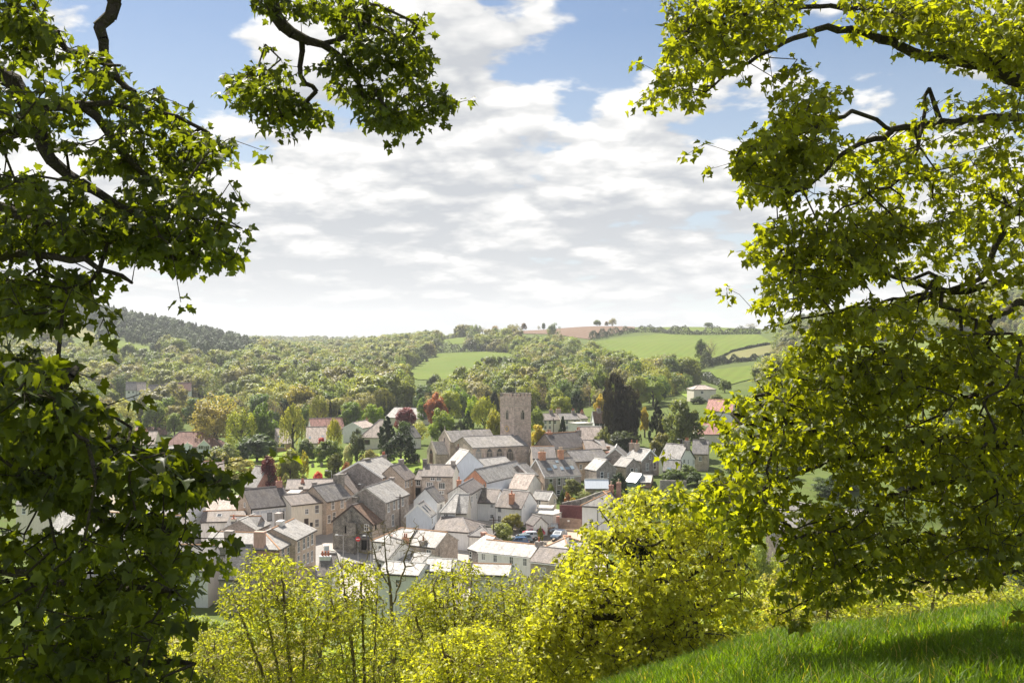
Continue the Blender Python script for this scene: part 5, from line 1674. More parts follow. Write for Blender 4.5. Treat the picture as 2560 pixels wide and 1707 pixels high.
mb.build('side_panel', mat_plain('pink_vinyl', (0.62, 0.10, 0.24), 0.4), vn)
mb = MB()
mb.poly([(1.6, 0.962, 0.62), (0.95, 0.962, 0.45), (0.3, 0.962, 1.02), (1.3, 0.962, 1.05)])
mb.build('side_panel', mat_plain('purple_vinyl', (0.18, 0.10, 0.42), 0.4), vn)
vehicle('black car parked beyond the brown brick house roof', 'car', 1558, 272, 20, (0.02, 0.022, 0.03), zoff=1.2)
vehicle('silver car parked next to the black car behind the roofs', 'car', 1545, 268, 10, (0.5, 0.53, 0.56), zoff=0.6)
vehicle('purple car behind the pair of pale stone stacks', 'car', 1584, 268, 15, (0.10, 0.03, 0.09), zoff=0.6)
vehicle('white car in front of the cream terrace behind the church', 'car', 1361, 330, 70, (0.7, 0.7, 0.7))
vehicle('dark blue car in front of the cream terrace behind the church', 'car', 1372, 328, 60, (0.02, 0.03, 0.05))

# ---------------------------------------------------------------- foliage
def mat_leaf(name, mode, base=None, trans=0.45, tint=(1.25, 1.2, 0.55), gloss=0.35, var=0.3, scale=0.35):
    """leaf: reflects its colour, lets a yellower light through. mode 'object': the object's own colour; 'random': a range of greens by tree; 'fixed': base"""
    m, t, out = new_mat(name)
    oi = t.node('ShaderNodeObjectInfo')
    g = t.node('ShaderNodeNewGeometry')
    if mode == 'object':
        c = oi.outputs['Color']
    elif mode == 'random':
        big = t.noise(g.outputs['Position'], 0.011, 2, 0.5)
        c = t.ramp(t.math('ADD', t.math('MULTIPLY', oi.outputs['Random'], 0.5), t.mapr(big, 0.3, 0.7, 0.0, 0.5)), base)
    else:
        c = c4(base)
    n = t.noise(g.outputs['Position'], scale, 3, 0.6)
    k = t.mapr(n, 0.3, 0.7, 1 - var, 1 + var)
    if mode == 'fixed':
        ta__ = t.node('ShaderNodeAttribute', attribute_name='tint')
        k = t.math('MULTIPLY', k, t.mapr(ta__.outputs['Fac'], 0, 1, 0.72, 1.28))
    if mode != 'fixed':
        k = t.math('MULTIPLY', k, t.mapr(oi.outputs['Random'], 0, 1, 0.88, 1.12))
    c = t.mix(1.0, c, k, 'MULTIPLY')
    if mode == 'fixed':
        c = t.mix(t.mapr(ta__.outputs['Fac'], 2.0, 3.0), c, (0.34, 0.29, 0.15, 1))
    if mode != 'fixed':
        c = t.mix(1.0, c, (1.25, 1.25, 1.2, 1), 'MULTIPLY')
    tc_ = t.mix(1.0, c, (*tint, 1), 'MULTIPLY')
    b = t.node('ShaderNodeBsdfPrincipled')
    t.put(b.inputs['Base Color'], c)
    b.inputs['Roughness'].default_value = 0.5
    b.inputs['Specular IOR Level'].default_value = gloss
    tr = t.node('ShaderNodeBsdfTranslucent')
    t.put(tr.inputs['Color'], tc_)
    mx = t.node('ShaderNodeMixShader')
    mx.inputs[0].default_value = trans
    t.l.new(b.outputs[0], mx.inputs[1])
    t.l.new(tr.outputs[0], mx.inputs[2])
    t.l.new(mx.outputs[0], out.inputs['Surface'])
    return m


M['leaf_obj'] = mat_leaf('tree_foliage', 'object', trans=0.5, tint=(1.7, 1.6, 0.7))
M['bark'] = mat_ground('bark', (0.075, 0.06, 0.045), (0.12, 0.10, 0.075), (0.09, 0.09, 0.04), 0.8, 6.0, 0.6)
M['bark_grey'] = mat_ground('pale_bark', (0.20, 0.17, 0.14), (0.26, 0.22, 0.18), (0.15, 0.13, 0.09), 0.8, 6.0, 0.6)


def quads_mesh(name, C, N, size, mat, aspect=1.4, soft=None):
    """leaf faces at centres C with normals N (n,3), sizes (n,)"""
    n = len(C)
    N = N / np.maximum(np.linalg.norm(N, axis=1, keepdims=True), 1e-6)
    ref = rng.normal(size=(n, 3))
    U = np.cross(N, ref)
    U /= np.maximum(np.linalg.norm(U, axis=1, keepdims=True), 1e-6)
    V = np.cross(N, U)
    s = size[:, None]
    fold = N * s * 0.25
    P = np.stack([C - U * s * aspect * 0.5, C - V * s * 0.42 + fold, C + U * s * aspect * 0.5, C + V * s * 0.42 + fold], 1).reshape(-1, 3)
    me = bpy.data.meshes.new(name)
    me.vertices.add(n * 4)
    me.vertices.foreach_set('co', P.ravel())
    me.loops.add(n * 4)
    me.loops.foreach_set('vertex_index', np.arange(n * 4))
    me.polygons.add(n)
    me.polygons.foreach_set('loop_start', np.arange(n) * 4)
    me.polygons.foreach_set('loop_total', np.full(n, 4))
    me.materials.append(mat)
    me.update()
    if soft is not None:
        # leaves of a crown are lit softly, by the way their spray faces
        sn = soft + N * 0.55
        sn /= np.maximum(np.linalg.norm(sn, axis=1, keepdims=True), 1e-6)
        me.polygons.foreach_set('use_smooth', [True] * n)
        me.normals_split_custom_set(np.repeat(sn, 4, 0).tolist())
    return me


def crown_mesh(name, kind, seed, mat):
    """a crown in a unit box (height 1 from 0, width 1), built of leaf faces gathered in clumps"""
    r = np.random.default_rng(seed)
    C, Nn, S = [], [], []

    def clump(c, rad, n, size, up=0.35, flat=0.8, inner=0.55):
        v = r.normal(size=(n, 3))
        v /= np.linalg.norm(v, axis=1, keepdims=True)
        k = r.uniform(inner, 1.0, size=(n, 1))
        p = c + v * k * rad * np.array([1, 1, flat])
        nn = v + r.normal(size=(n, 3)) * 0.32 + np.array([0, 0, up])
        C.append(p)
        Nn.append(nn)
        S.append(r.uniform(0.7, 1.3, n) * size)
    if kind in ('broad', 'broad_open', 'tall', 'round'):
        nc, n, sz = {'broad': (74, 90, 0.044), 'broad_open': (70, 48, 0.036), 'tall': (62, 84, 0.042), 'round': (84, 100, 0.038)}[kind]
        lob = r.normal(size=(5, 3))
        lob /= np.linalg.norm(lob, axis=1, keepdims=True)
        amp = r.uniform(-0.22, 0.22, 5) if kind != 'round' else r.uniform(-0.08, 0.08, 5)
        for i in range(nc):
            v = r.normal(size=3)
            v /= np.linalg.norm(v)
            if v[2] < -0.55:
                v[2] = -v[2] * 0.5
            rad = (0.36 + 0.1 * r.random()) * (1 + float(np.sum(amp * np.maximum(lob @ v, 0) ** 2)) * 1.3)
            if r.random() < 0.2:
                rad *= r.uniform(0.3, 0.75)
            c = np.array([0, 0, 0.56]) + v * rad * np.array([1, 1, 0.98 if kind != 'tall' else 1.06])
            clump(c, r.uniform(0.085, 0.15), n, sz)
    elif kind in ('conifer', 'cypress'):
        for i in range(85):
            h = r.random() ** 0.75
            w = (1 - h) * 0.46 + 0.02 if kind == 'conifer' else 0.46 * min(1, (1 - h) * 2.2) * (0.75 + 0.25 * h) + 0.02
            a = r.uniform(0, 6.283)
            q = r.uniform(0.55, 1.0)
            c = np.array([math.cos(a) * w * q, math.sin(a) * w * q, 0.04 + h * 0.93])
            clump(c, 0.05 + 0.055 * (1 - h), 100, 0.034, -0.25, 0.7)
    elif kind == 'yew':
        for i in range(95):
            v = r.normal(size=3)
            v /= np.linalg.norm(v)
            v[2] = abs(v[2])
            c = np.array([0, 0, 0.08]) + v * np.array([0.44, 0.44, 0.84]) * r.uniform(0.82, 1.0)
            clump(c, r.uniform(0.07, 0.12), 48, 0.040, 0.1)
    elif kind == 'willow':
        for i in range(120):
            a = r.uniform(0, 6.283)
            q = math.sqrt(r.random()) * 0.46
            top = 0.97 - (q / 0.46) ** 2 * 0.35 + r.normal() * 0.03
            ln = r.uniform(0.2, 0.62) * (0.4 + q / 0.46 * 0.7)
            n = 34
            tt = r.random(n)
            p = np.stack([np.full(n, math.cos(a) * q), np.full(n, math.sin(a) * q), top - tt * ln], 1) + r.normal(size=(n, 3)) * np.array([0.016, 0.016, 0.01])
            C.append(p)
            Nn.append(np.stack([np.full(n, math.cos(a)), np.full(n, math.sin(a)), np.full(n, 0.3)], 1) + r.normal(size=(n, 3)) * 0.5)
            S.append(r.uniform(0.7, 1.3, n) * 0.034)
    elif kind == 'giant':
        # old twin-topped conifer, ragged and columnar
        for i in range(190):
            h = r.random()
            w = 0.47 * (0.80 + 0.22 * (1 - h)) * (1.0 if h < 0.90 else max(0.55, (1 - h) / 0.10))
            a = r.uniform(0, 6.283)
            q = r.uniform(0.45, 1.05)
            c = np.array([math.cos(a) * w * q, math.sin(a) * w * q, 0.02 + h * 0.95])
            clump(c, r.uniform(0.045, 0.085), 120, 0.022, -0.3, 1.25)
    elif kind == 'bush':
        for i in range(170):
            v = r.normal(size=3)
            v /= np.linalg.norm(v)
            c = np.array([0, 0, 0.5]) + v * np.array([0.42, 0.42, 0.46]) * r.uniform(0.5, 1.0)
            clump(c, r.uniform(0.05, 0.10), 90, 0.020, 0.3)
    elif kind == 'twiggy':
        for i in range(46):
            v = r.normal(size=3)
            v /= np.linalg.norm(v)
            v[2] = abs(v[2]) * 0.9 - 0.15
            c = np.array([0, 0, 0.5]) + v * np.array([0.4, 0.4, 0.44]) * r.uniform(0.45, 1.0)
            clump(c, r.uniform(0.08, 0.15), 26, 0.026, 0.2)
    C, Nn, S = np.concatenate(C), np.concatenate(Nn), np.concatenate(S)
    lo, hi = C.min(0), C.max(0)
    C[:, 2] = (C[:, 2] - lo[2]) / (hi[2] - lo[2])
    wd = max(hi[0] - lo[0], hi[1] - lo[1])
    C[:, :2] = (C[:, :2] - (lo[:2] + hi[:2]) / 2) / wd
    out = C - np.array([0, 0, 0.45])
    out /= np.maximum(np.linalg.norm(out, axis=1, keepdims=True), 1e-6)
    base = Nn / np.maximum(np.linalg.norm(Nn, axis=1, keepdims=True), 1e-6)
    return quads_mesh(name, C, Nn, S, mat, soft=out * 0.6 + base * 0.5 + np.array([0, 0, 0.15]))


def trunk_mesh(name, kind, seed, mat='bark'):
    r = random.Random(seed)
    mb = MB()
    top = 0.6 if kind not in ('conifer', 'cypress', 'giant') else 0.9
    mb.cyl((0, 0, -0.06), (0.01, 0, 0.22), 0.045, 0.032, 7)
    mb.cyl((0.01, 0, 0.22), (0, 0.01, top), 0.032, 0.010, 6)
    if kind not in ('conifer', 'cypress', 'giant'):
        for i in range(9):
            a = i * 2.4 + r.random()
            z0 = 0.2 + 0.04 * i
            p = Vector((0.005, 0.0, z0))
            q = p + Vector((math.cos(a) * 0.2, math.sin(a) * 0.2, 0.16 + 0.05 * r.random()))
            e = q + Vector((math.cos(a + 0.4) * 0.17, math.sin(a + 0.4) * 0.17, 0.13))
            mb.cyl(p, q, 0.017, 0.010, 5)
            mb.cyl(q, e, 0.010, 0.003, 4)
            e2 = q + Vector((math.cos(a - 0.7) * 0.12, math.sin(a - 0.7) * 0.12, 0.17))
            mb.cyl(q, e2, 0.008, 0.002, 4)
    return mb.mesh(name, mat, smooth=True)


KINDS = ['broad', 'broad_open', 'tall', 'round', 'conifer', 'cypress', 'yew', 'willow', 'giant', 'twiggy', 'bush']
CROWN = {}
TRUNK = {}
for i, k in enumerate(KINDS):
    nv_ = {'broad': 4, 'broad_open': 3, 'tall': 2, 'round': 2, 'twiggy': 2, 'conifer': 2, 'yew': 2, 'willow': 2}.get(k, 1)
    CROWN[k] = [crown_mesh('crown_' + k, k, 100 * i + j, M['leaf_obj']) for j in range(nv_)]
    TRUNK[k] = [trunk_mesh('trunk_' + k, k, 100 * i + j, 'bark_grey' if k == 'twiggy' else 'bark') for j in range(2)]
tcount = [0]
GREEN, YGREEN, BRIGHT = (0.115, 0.175, 0.03), (0.22, 0.25, 0.032), (0.20, 0.28, 0.022)
OLIVE, DARK, BROWN = (0.16, 0.165, 0.05), (0.022, 0.036, 0.018), (0.21, 0.15, 0.07)
PURPLE, RED, GOLD = (0.115, 0.022, 0.035), (0.25, 0.095, 0.06), (0.34, 0.27, 0.03)
PALE, GREY, DKGREEN = (0.24, 0.25, 0.085), (0.17, 0.165, 0.105), (0.055, 0.09, 0.022)


def place_tree(name, label, base, h, w, kind, colr, group=None, cat='tree', trunk=True):
    tcount[0] += 1
    i = tcount[0]
    rt = thing(name, label, cat, base, (i * 2.399) % 6.283, group)
    lift = {'broad': 0.14, 'tall': 0.12, 'broad_open': 0.14, 'round': 0.12, 'twiggy': 0.16, 'willow': 0.06}.get(kind, 0.0) if cat == 'tree' else 0.0
    c = obj('crown', CROWN[kind][i % len(CROWN[kind])], rt)
    c.scale = (w, w, h * (1 - lift))
    c.location = (0, 0, h * lift)
    c.color = (*colr, 1)
    if trunk:
        t_ = obj('trunk', TRUNK[kind][i % 2], rt)
        k = (w + h) / 2
        t_.scale = (k, k, h)
    return rt


def T(label, px, top, w, d, kind, colr, name=None, cat='tree', base=None, group=None):
    f = foot(px, d)
    h = -(top - CY) / F * d - f.z
    if base is not None:
        hb = -(base - CY) / F * d
    h = max(h, 1.0)
    wm = w / F * d
    nm = name or {'conifer': 'conifer', 'cypress': 'cypress', 'giant': 'giant_conifer', 'yew': 'yew_tree', 'willow': 'willow_tree', 'twiggy': 'bare_tree'}.get(kind, 'broadleaf_tree')
    return place_tree(nm, label, f, h, wm, kind, colr, group, cat, cat == 'tree')


T('large golden brown spreading tree behind the brown roofed bungalow', 541, 978, 138, 352, 'broad_open', (0.23, 0.20, 0.07))
T('yellow green tree with bare lower stems beside the golden brown tree', 602, 1018, 78, 322, 'broad_open', YGREEN)
T('dense fresh green tree beside the yellow green stemmed tree', 655, 1004, 78, 332, 'broad', GREEN)
T('wide dark holly under the fresh green tree', 643, 1085, 106, 300, 'broad', DKGREEN)
T('weeping willow in front of the low buff roofs', 731, 1007, 66, 312, 'willow', (0.23, 0.24, 0.06))
T('tall pale willow beside the dark conifers', 798, 985, 50, 384, 'willow', (0.20, 0.215, 0.06))
T('dark blue green conifer between willow and round green tree', 826, 1004, 30, 386, 'conifer', DARK)
T('shorter dark conifer against the round green tree', 848, 1022, 30, 382, 'conifer', DARK)
T('round mid green tree behind the pink roofed house', 880, 1003, 64, 380, 'round', GREEN)
T('round bright lime tree left of the purple tree', 933, 1008, 60, 376, 'round', BRIGHT)
T('round plum purple tree before the long grey hall', 1015, 1018, 60, 352, 'round', (0.17, 0.035, 0.055))
T('copper red tree above the pale green tree', 1090, 980, 62, 374, 'tall', RED)
T('yellow green tree rising behind the copper red tree', 1122, 976, 66, 402, 'round', YGREEN)
T('green tree peeping left of the copper red tree', 1060, 992, 44, 398, 'tall', GREEN)
T('pale fresh green tree beside the chancel roof', 1104, 1020, 74, 302, 'broad', (0.19, 0.25, 0.06))
T('pale olive shrubby tree left of the pale fresh green tree', 1047, 1048, 52, 308, 'broad_open', PALE)
T('big round dark yew nearest the chancel', 1003, 1080, 92, 262, 'yew', DARK)
T('upright dark yew behind the round yew', 968, 1040, 52, 285, 'cypress', DARK)
T('low dark yew under the purple tree', 1012, 1052, 56, 300, 'yew', DKGREEN)
T('old gold oak with dark ivied stems', 747, 960, 84, 436, 'broad', (0.24, 0.22, 0.05))
T('dark evergreen against the gold oak', 711, 995, 40, 428, 'yew', DARK)
T('small crimson maple in front of the low buff roof', 804, 1092, 26, 286, 'broad', (0.25, 0.03, 0.04))
T('slim young yellow green tree before the pink roofed house', 835, 1042, 40, 300, 'willow', (0.28, 0.28, 0.04))
T('leafy green shrub bank below the slim young tree', 823, 1098, 74, 276, 'broad', (0.12, 0.16, 0.04), cat='shrub', name='shrub')
T('leafy green shrub below the weeping willow', 765, 1094, 58, 288, 'broad', (0.10, 0.14, 0.035), cat='shrub', name='shrub')
T('dark grey green upright tree before the cream hipped house', 892, 1070, 42, 262, 'tall', (0.07, 0.085, 0.05))
T('white blossoming bush beside the grey green upright tree', 870, 1108, 28, 266, 'broad', (0.36, 0.36, 0.30), cat='shrub', name='blossom_bush')
T('wide clipped olive dome tree at the lawn edge', 925, 1123, 72, 246, 'yew', (0.15, 0.14, 0.045))
T('pale orchard tree beside the purple leaved tree', 725, 1118, 72, 231, 'broad', (0.20, 0.22, 0.06))
T('small yellow tree behind the orchard tree', 760, 1126, 30, 245, 'broad_open', (0.32, 0.29, 0.03))
T('dark clipped evergreen standing on the lawn', 837, 1132, 52, 237, 'yew', (0.075, 0.085, 0.028))
T('dull red shrub next to the dark clipped evergreen', 866, 1154, 24, 235, 'broad', (0.24, 0.10, 0.07), cat='shrub', name='shrub')
T('pink red azalea behind the terrace roofs', 796, 1177, 36, 226, 'yew', (0.46, 0.055, 0.085), cat='shrub', name='azalea')
T('tiny dark cone shaped conifer before the azalea', 794, 1203, 9, 222, 'conifer', DARK)
T('low clipped grey green dome by the orchard tree', 760, 1186, 30, 226, 'yew', (0.15, 0.17, 0.07), cat='shrub', name='shrub')
T('low pale olive dome beside the purple leaved tree', 714, 1182, 32, 226, 'yew', (0.19, 0.19, 0.08), cat='shrub', name='shrub')
T('upright purple leaved tree behind the inn roof', 672, 1138, 56, 226, 'tall', PURPLE)
T('wide pale olive blossom thicket left of the purple leaved tree', 596, 1142, 112, 246, 'yew', (0.24, 0.225, 0.08), cat='shrub', name='thicket')
T('yellowish bushy tree behind the pale olive thicket', 547, 1124, 70, 264, 'broad', (0.21, 0.21, 0.055))
T('green bushy tree at the edge of the dark left boughs', 490, 1130, 70, 262, 'broad', (0.16, 0.18, 0.045))
T('small dark cypress among the bushy trees', 507, 1138, 18, 258, 'cypress', (0.05, 0.065, 0.05))
T('second small dark cypress nearer the brown bungalow', 535, 1132, 22, 262, 'yew', (0.04, 0.055, 0.03))
T('green shrub mass below the brown roofed bungalow', 560, 1108, 90, 290, 'broad', (0.13, 0.155, 0.04), cat='shrub', name='shrub')
T('lime green tree left of the church tower', 1182, 987, 42, 372, 'tall', BRIGHT)
T('tall weeping yellow green tree left of the church tower', 1211, 989, 68, 336, 'willow', (0.21, 0.23, 0.035))
T('yellow green tree against the church tower wall', 1236, 1021, 44, 300, 'round', (0.24, 0.235, 0.03))
T('dark conifer between lime tree and chancel', 1170, 1025, 32, 322, 'cypress', DKGREEN)
T('dark yew at the nave gable', 1150, 1048, 44, 300, 'yew', (0.04, 0.055, 0.025))
T('dark flat topped pine beside the tower top', 1236, 973, 24, 424, 'broad', DARK)
T('golden yellow tree right of the tower foot', 1346, 1060, 44, 286, 'broad', (0.36, 0.30, 0.025))
T('green tree right behind the church tower', 1342, 1016, 38, 336, 'broad', (0.15, 0.19, 0.045))
T('olive gold shrub at the church wall beside the barn gable', 1160, 1136, 48, 226, 'broad', (0.20, 0.18, 0.045), cat='shrub', name='shrub')
T('clipped hedge bush below the chancel wall', 1046, 1168, 34, 236, 'yew', DKGREEN, cat='shrub', name='shrub')
T('giant dark conifer, taller stem of the two', 1538, 930, 74, 302, 'giant', (0.034, 0.030, 0.020))
T('giant dark conifer, shorter stem of the two', 1568, 962, 80, 300, 'giant', (0.036, 0.032, 0.020))
T('dark upright conifer right of the giant conifer', 1643, 1001, 46, 290, 'cypress', (0.032, 0.042, 0.022))
T('olive dark conifer before the dark upright conifer', 1655, 1040, 54, 280, 'conifer', (0.055, 0.06, 0.022))
T('broad soft green tree beside the sycamore edge', 1704, 995, 100, 276, 'broad', (0.125, 0.15, 0.04))
T('golden tree behind the balcony house', 1502, 984, 36, 392, 'broad', GOLD)
T('dark conifer above the terrace behind the church', 1451, 997, 30, 366, 'conifer', DARK)
T('dark green round tree above the terrace roofs', 1441, 974, 36, 404, 'round', (0.04, 0.065, 0.03))
T('dark shaggy cypress behind the Georgian house', 1408, 1040, 44, 285, 'conifer', (0.04, 0.055, 0.028))
T('lime tree above the terrace chimneys', 1402, 990, 66, 386, 'round', (0.22, 0.25, 0.03))
T('pale green tree farther above the terrace roofs', 1388, 968, 50, 434, 'tall', (0.19, 0.22, 0.06))
T('tall light green tree behind the giant conifer', 1500, 922, 50, 440, 'tall', (0.16, 0.21, 0.04))
T('big dark green oak above the giant conifer', 1578, 900, 80, 520, 'round', (0.085, 0.13, 0.025))
T('soft pink red tree on the slope below the fields', 1650, 918, 48, 560, 'round', (0.30, 0.115, 0.075))
T('golden tree beside the pink red tree', 1696, 933, 50, 520, 'round', (0.33, 0.24, 0.04))
T('slim green tree left of the pink red tree', 1622, 932, 26, 500, 'tall', GREEN)
T('green tree beside the bungalow on the slope', 1812, 948, 36, 470, 'round', (0.12, 0.16, 0.04))
T('dark shrub below the hillside bungalow', 1745, 990, 40, 408, 'broad', DKGREEN, cat='shrub', name='shrub')
T('pale green shrub at the hillside bungalow corner', 1790, 985, 36, 406, 'broad', (0.15, 0.18, 0.06), cat='shrub', name='shrub')
T('green tree in the wide field', 1752, 846, 34, 770, 'tall', (0.10, 0.145, 0.03))
T('bare brown tree in the wide field', 1776, 844, 40, 775, 'twiggy', GREY)
T('bushy green tree at the field corner', 1765, 872, 30, 745, 'broad', (0.10, 0.13, 0.035))
T('grey brown bare tree right of the giant conifer', 1600, 968, 44, 420, 'twiggy', GREY)
T('yellow blossom tree low behind the dark upright conifer', 1612, 1014, 26, 320, 'broad', GOLD)
T('olive shrub mass under the conifers', 1652, 1080, 66, 262, 'broad', (0.15, 0.15, 0.035), cat='shrub', name='shrub')
T('olive green shrub under the balcony house', 1508, 1066, 52, 272, 'broad', (0.13, 0.145, 0.05), cat='shrub', name='shrub')
T('dark shrubbery at the foot of the giant conifer', 1555, 1078, 90, 285, 'broad', (0.05, 0.065, 0.022), cat='shrub', name='shrub')
T('dark clipped yew dome among the stone gables', 1546, 1180, 46, 213, 'yew', (0.018, 0.034, 0.014))
T('green garden tree below the rooflight house', 1430, 1196, 54, 212, 'broad', (0.135, 0.15, 0.045))
T('russet shrub in the garden below the rooflight house', 1419, 1229, 19, 208, 'broad', (0.24, 0.12, 0.07), cat='shrub', name='shrub')
T('small golden shrub on the garden wall', 1433, 1243, 20, 207, 'broad', GOLD, cat='shrub', name='shrub')
T('dark shrub at the foot of the garden wall', 1406, 1222, 16, 209, 'broad', DKGREEN, cat='shrub', name='shrub')
T('pale grey green shrub over the garden wall', 1460, 1225, 36, 209, 'broad_open', (0.17, 0.18, 0.10), cat='shrub', name='shrub')
T('dark ivy hedge along the garden wall top', 1500, 1224, 50, 207, 'broad', (0.045, 0.07, 0.025), cat='shrub', name='shrub')
T('green garden thicket below the long white house', 1682, 1172, 62, 219, 'broad', (0.085, 0.125, 0.035), cat='shrub', name='shrub')
T('dark garden shrub beside the long white house', 1736, 1176, 54, 219, 'broad', (0.06, 0.09, 0.03), cat='shrub', name='shrub')
T('grey leaved garden shrub at the sycamore edge', 1772, 1186, 56, 214, 'broad_open', (0.16, 0.18, 0.11), cat='shrub', name='shrub')
T('pale garden shrub under the long white house gable', 1720, 1160, 50, 226, 'broad', (0.12, 0.16, 0.06), cat='shrub', name='shrub')
T('round yellow olive tree beside the white gabled house', 1281, 1282, 56, 196, 'round', (0.19, 0.18, 0.025))
T('pale green feathery bush behind the terrace roof', 1254, 1306, 68, 187, 'round', (0.24, 0.27, 0.09), cat='shrub', name='shrub')
T('small green cone bush behind the parked cars', 1351, 1314, 15, 189, 'cypress', (0.17, 0.19, 0.02), cat='shrub', name='shrub')
T('small dark bush at the shed', 1308, 1317, 22, 195, 'yew', DKGREEN, cat='shrub', name='shrub')
T('small light green shrub against the rooflight house wall', 1377, 1208, 20, 218, 'broad', (0.17, 0.20, 0.07), cat='shrub', name='shrub')
# trees standing on the far skyline and in the fields
for i, (px, top, w, kind, colr, lab) in enumerate([(1085, 829, 12, 'twiggy', GREY, 'small bare skyline tree, first above the wood'), (1166, 829, 20, 'twiggy', GREY, 'pale bare skyline tree left of the ploughed field'), (1183, 828, 18, 'broad_open', OLIVE, 'olive skyline tree beside the pale bare one'), (1206, 817, 24, 'twiggy', GREY, 'tall pale bare skyline tree'),
                                                  (1238, 813, 20, 'broad_open', BROWN, 'brownish skyline tree at the ploughed field end'), (1275, 810, 18, 'broad_open', OLIVE, 'skyline tree with a flat top over the ploughed field'), (1310, 807, 15, 'round', (0.16, 0.11, 0.06), 'small brown skyline tree on a thin stem'), (1347, 812, 12, 'twiggy', GREY, 'little bare skyline tree'),
                                                  (1359, 807, 11, 'round', DKGREEN, 'little dark skyline tree right of the bare one'), (1493, 799, 21, 'round', (0.11, 0.145, 0.045), 'round green skyline tree, first of the three on the ridge'), (1516, 803, 10, 'round', BROWN, 'small brown skyline tree, middle of the three on the ridge'), (1531, 794, 22, 'broad_open', (0.20, 0.19, 0.10), 'pale spreading skyline tree, last of the three on the ridge'),
                                                  (1771, 806, 26, 'round', (0.09, 0.125, 0.05), 'big round green tree in the hedge below the skyline'), (1800, 815, 8, 'twiggy', GREY, 'tiny bare tree on the far right ridge'), (1877, 806, 34, 'twiggy', GREY, 'pale bare tree at the sycamore edge on the ridge')]):
    best = None
    ds = np.linspace(1050, 1500, 120)
    g = np.array([-(gz((px - CX) / F * d, d)) / d for d in ds])
    d = ds[int(np.argmin(g))]
    T(lab, px, top, w, d, kind, colr)
p = on_ground(1207, 904, 600, 1500)
T('single dark bush standing in the sloping pasture', 1207, 894, 12, p.y, 'broad', DKGREEN, cat='shrub', name='shrub')
p = on_ground(1030, 920, 600, 1500)
T('grey green bush at the corner of the sloping pasture', 1030, 909, 13, p.y, 'round', (0.12, 0.14, 0.07), cat='shrub', name='shrub')


# ---------------------------------------------------------------- hedges along the fields
M['hedge'] = mat_leaf('hedge_foliage', 'fixed', (0.075, 0.105, 0.032), 0.3, var=0.45, scale=0.15)


def hedge(label, pts, h, w, d0=500, lump=0.5):
    P = [on_ground(a, b, d0, 1700) for a, b in pts]
    C, N, S = [], [], []
    for p, q in zip(P, P[1:]):
        L = (q - p).length
        n = int(L * 24)
        t = rng.random(n)
        c = np.array(p)[None] * (1 - t[:, None]) + np.array(q)[None] * t[:, None]
        prof = 1 + lump * (np.sin(c[:, 0] * 0.21 + 1) * np.sin(c[:, 0] * 0.083 + c[:, 1] * 0.06) + 0.4 * np.sin(c[:, 0] * 0.6))
        a = rng.uniform(0, math.pi, n)
        rad = rng.uniform(0.75, 1.0, n) * np.maximum(prof, 0.35)
        c[:, 0] += np.cos(a) * rad * w / 2 * 0.6
        c[:, 1] += np.cos(a) * rad * w / 2
        c[:, 2] = ground(c[:, 0], c[:, 1]) + np.sin(a) * rad * h
        C.append(c)
        N.append(np.stack([np.cos(a) * 0.5, np.cos(a), np.sin(a)], 1) + rng.normal(size=(n, 3)) * 0.5)
        S.append(rng.uniform(0.7, 1.3, n) * 0.95)
    o = obj('hedge', quads_mesh('hedge', np.concatenate(C), np.concatenate(N), np.concatenate(S), M['hedge']))
    return tag(o, label, 'hedge')


hedge('thick hedge below the ploughed field and top pasture', c6x([(1210, 165), (1330, 142), (1460, 120), (1560, 118), (1640, 122), (1740, 133), (1900, 133), (2050, 130), (2215, 130)]), 7.5, 6, 900)
hedge('thin dark hedge along the very top of the ridge', c6x([(1240, 82), (1470, 76), (1600, 77), (1780, 82)]), 1.6, 2, 1000, 0.2)
hedge('hedge bank under the pale strip of field', c6x([(1820, 345), (1900, 325), (2050, 298), (2180, 285), (2290, 270)]), 5.0, 5, 500)
hedge('stone edged hedge above the pale strip of field', c6x([(1870, 300), (2040, 240), (2160, 210), (2300, 188)]), 2.0, 2, 600, 0.2)
hedge('hedge line under the sloping pasture edge', c6x([(600, 332), (690, 305), (780, 290)]), 5, 5, 600)
hedge('hedge of trees along the upper edge of the sloping pasture', c6x([(320, 238), (440, 234), (560, 232), (680, 230), (770, 240)]), 10, 9, 700)
hedge('lower hedge of the near pasture on the slope', c6x([(1790, 382), (1900, 405), (2000, 440)]), 4, 4, 450)


# ---------------------------------------------------------------- woods
def scatter(dmin, dmax, spacing, pxmin=-300, pxmax=2900):
    n = int((dmax ** 2 - dmin ** 2) / 2 * (pxmax - pxmin) / F / spacing ** 2)
    d = np.sqrt(rng.uniform(dmin ** 2, dmax ** 2, n))
    px = rng.uniform(pxmin, pxmax, n)
    x = (px - CX) / F * d
    z = ground(x, d)
    py = CY - F * z / d
    return np.stack([x, d, z, px, py], 1)


def thin(P, r0):
    """drop points closer than r0 to an earlier one"""
    cell = {}
    keep = []
    for i, (x, y) in enumerate(P[:, :2]):
        cx, cy = int(x // r0), int(y // r0)
        ok = True
        for a in (-1, 0, 1):
            for b in (-1, 0, 1):
                for j in cell.get((cx + a, cy + b), ()):
                    if (P[j, 0] - x) ** 2 + (P[j, 1] - y) ** 2 < r0 * r0:
                        ok = False
        if ok:
            cell.setdefault((cx, cy), []).append(i)
            keep.append(i)
    return P[keep]


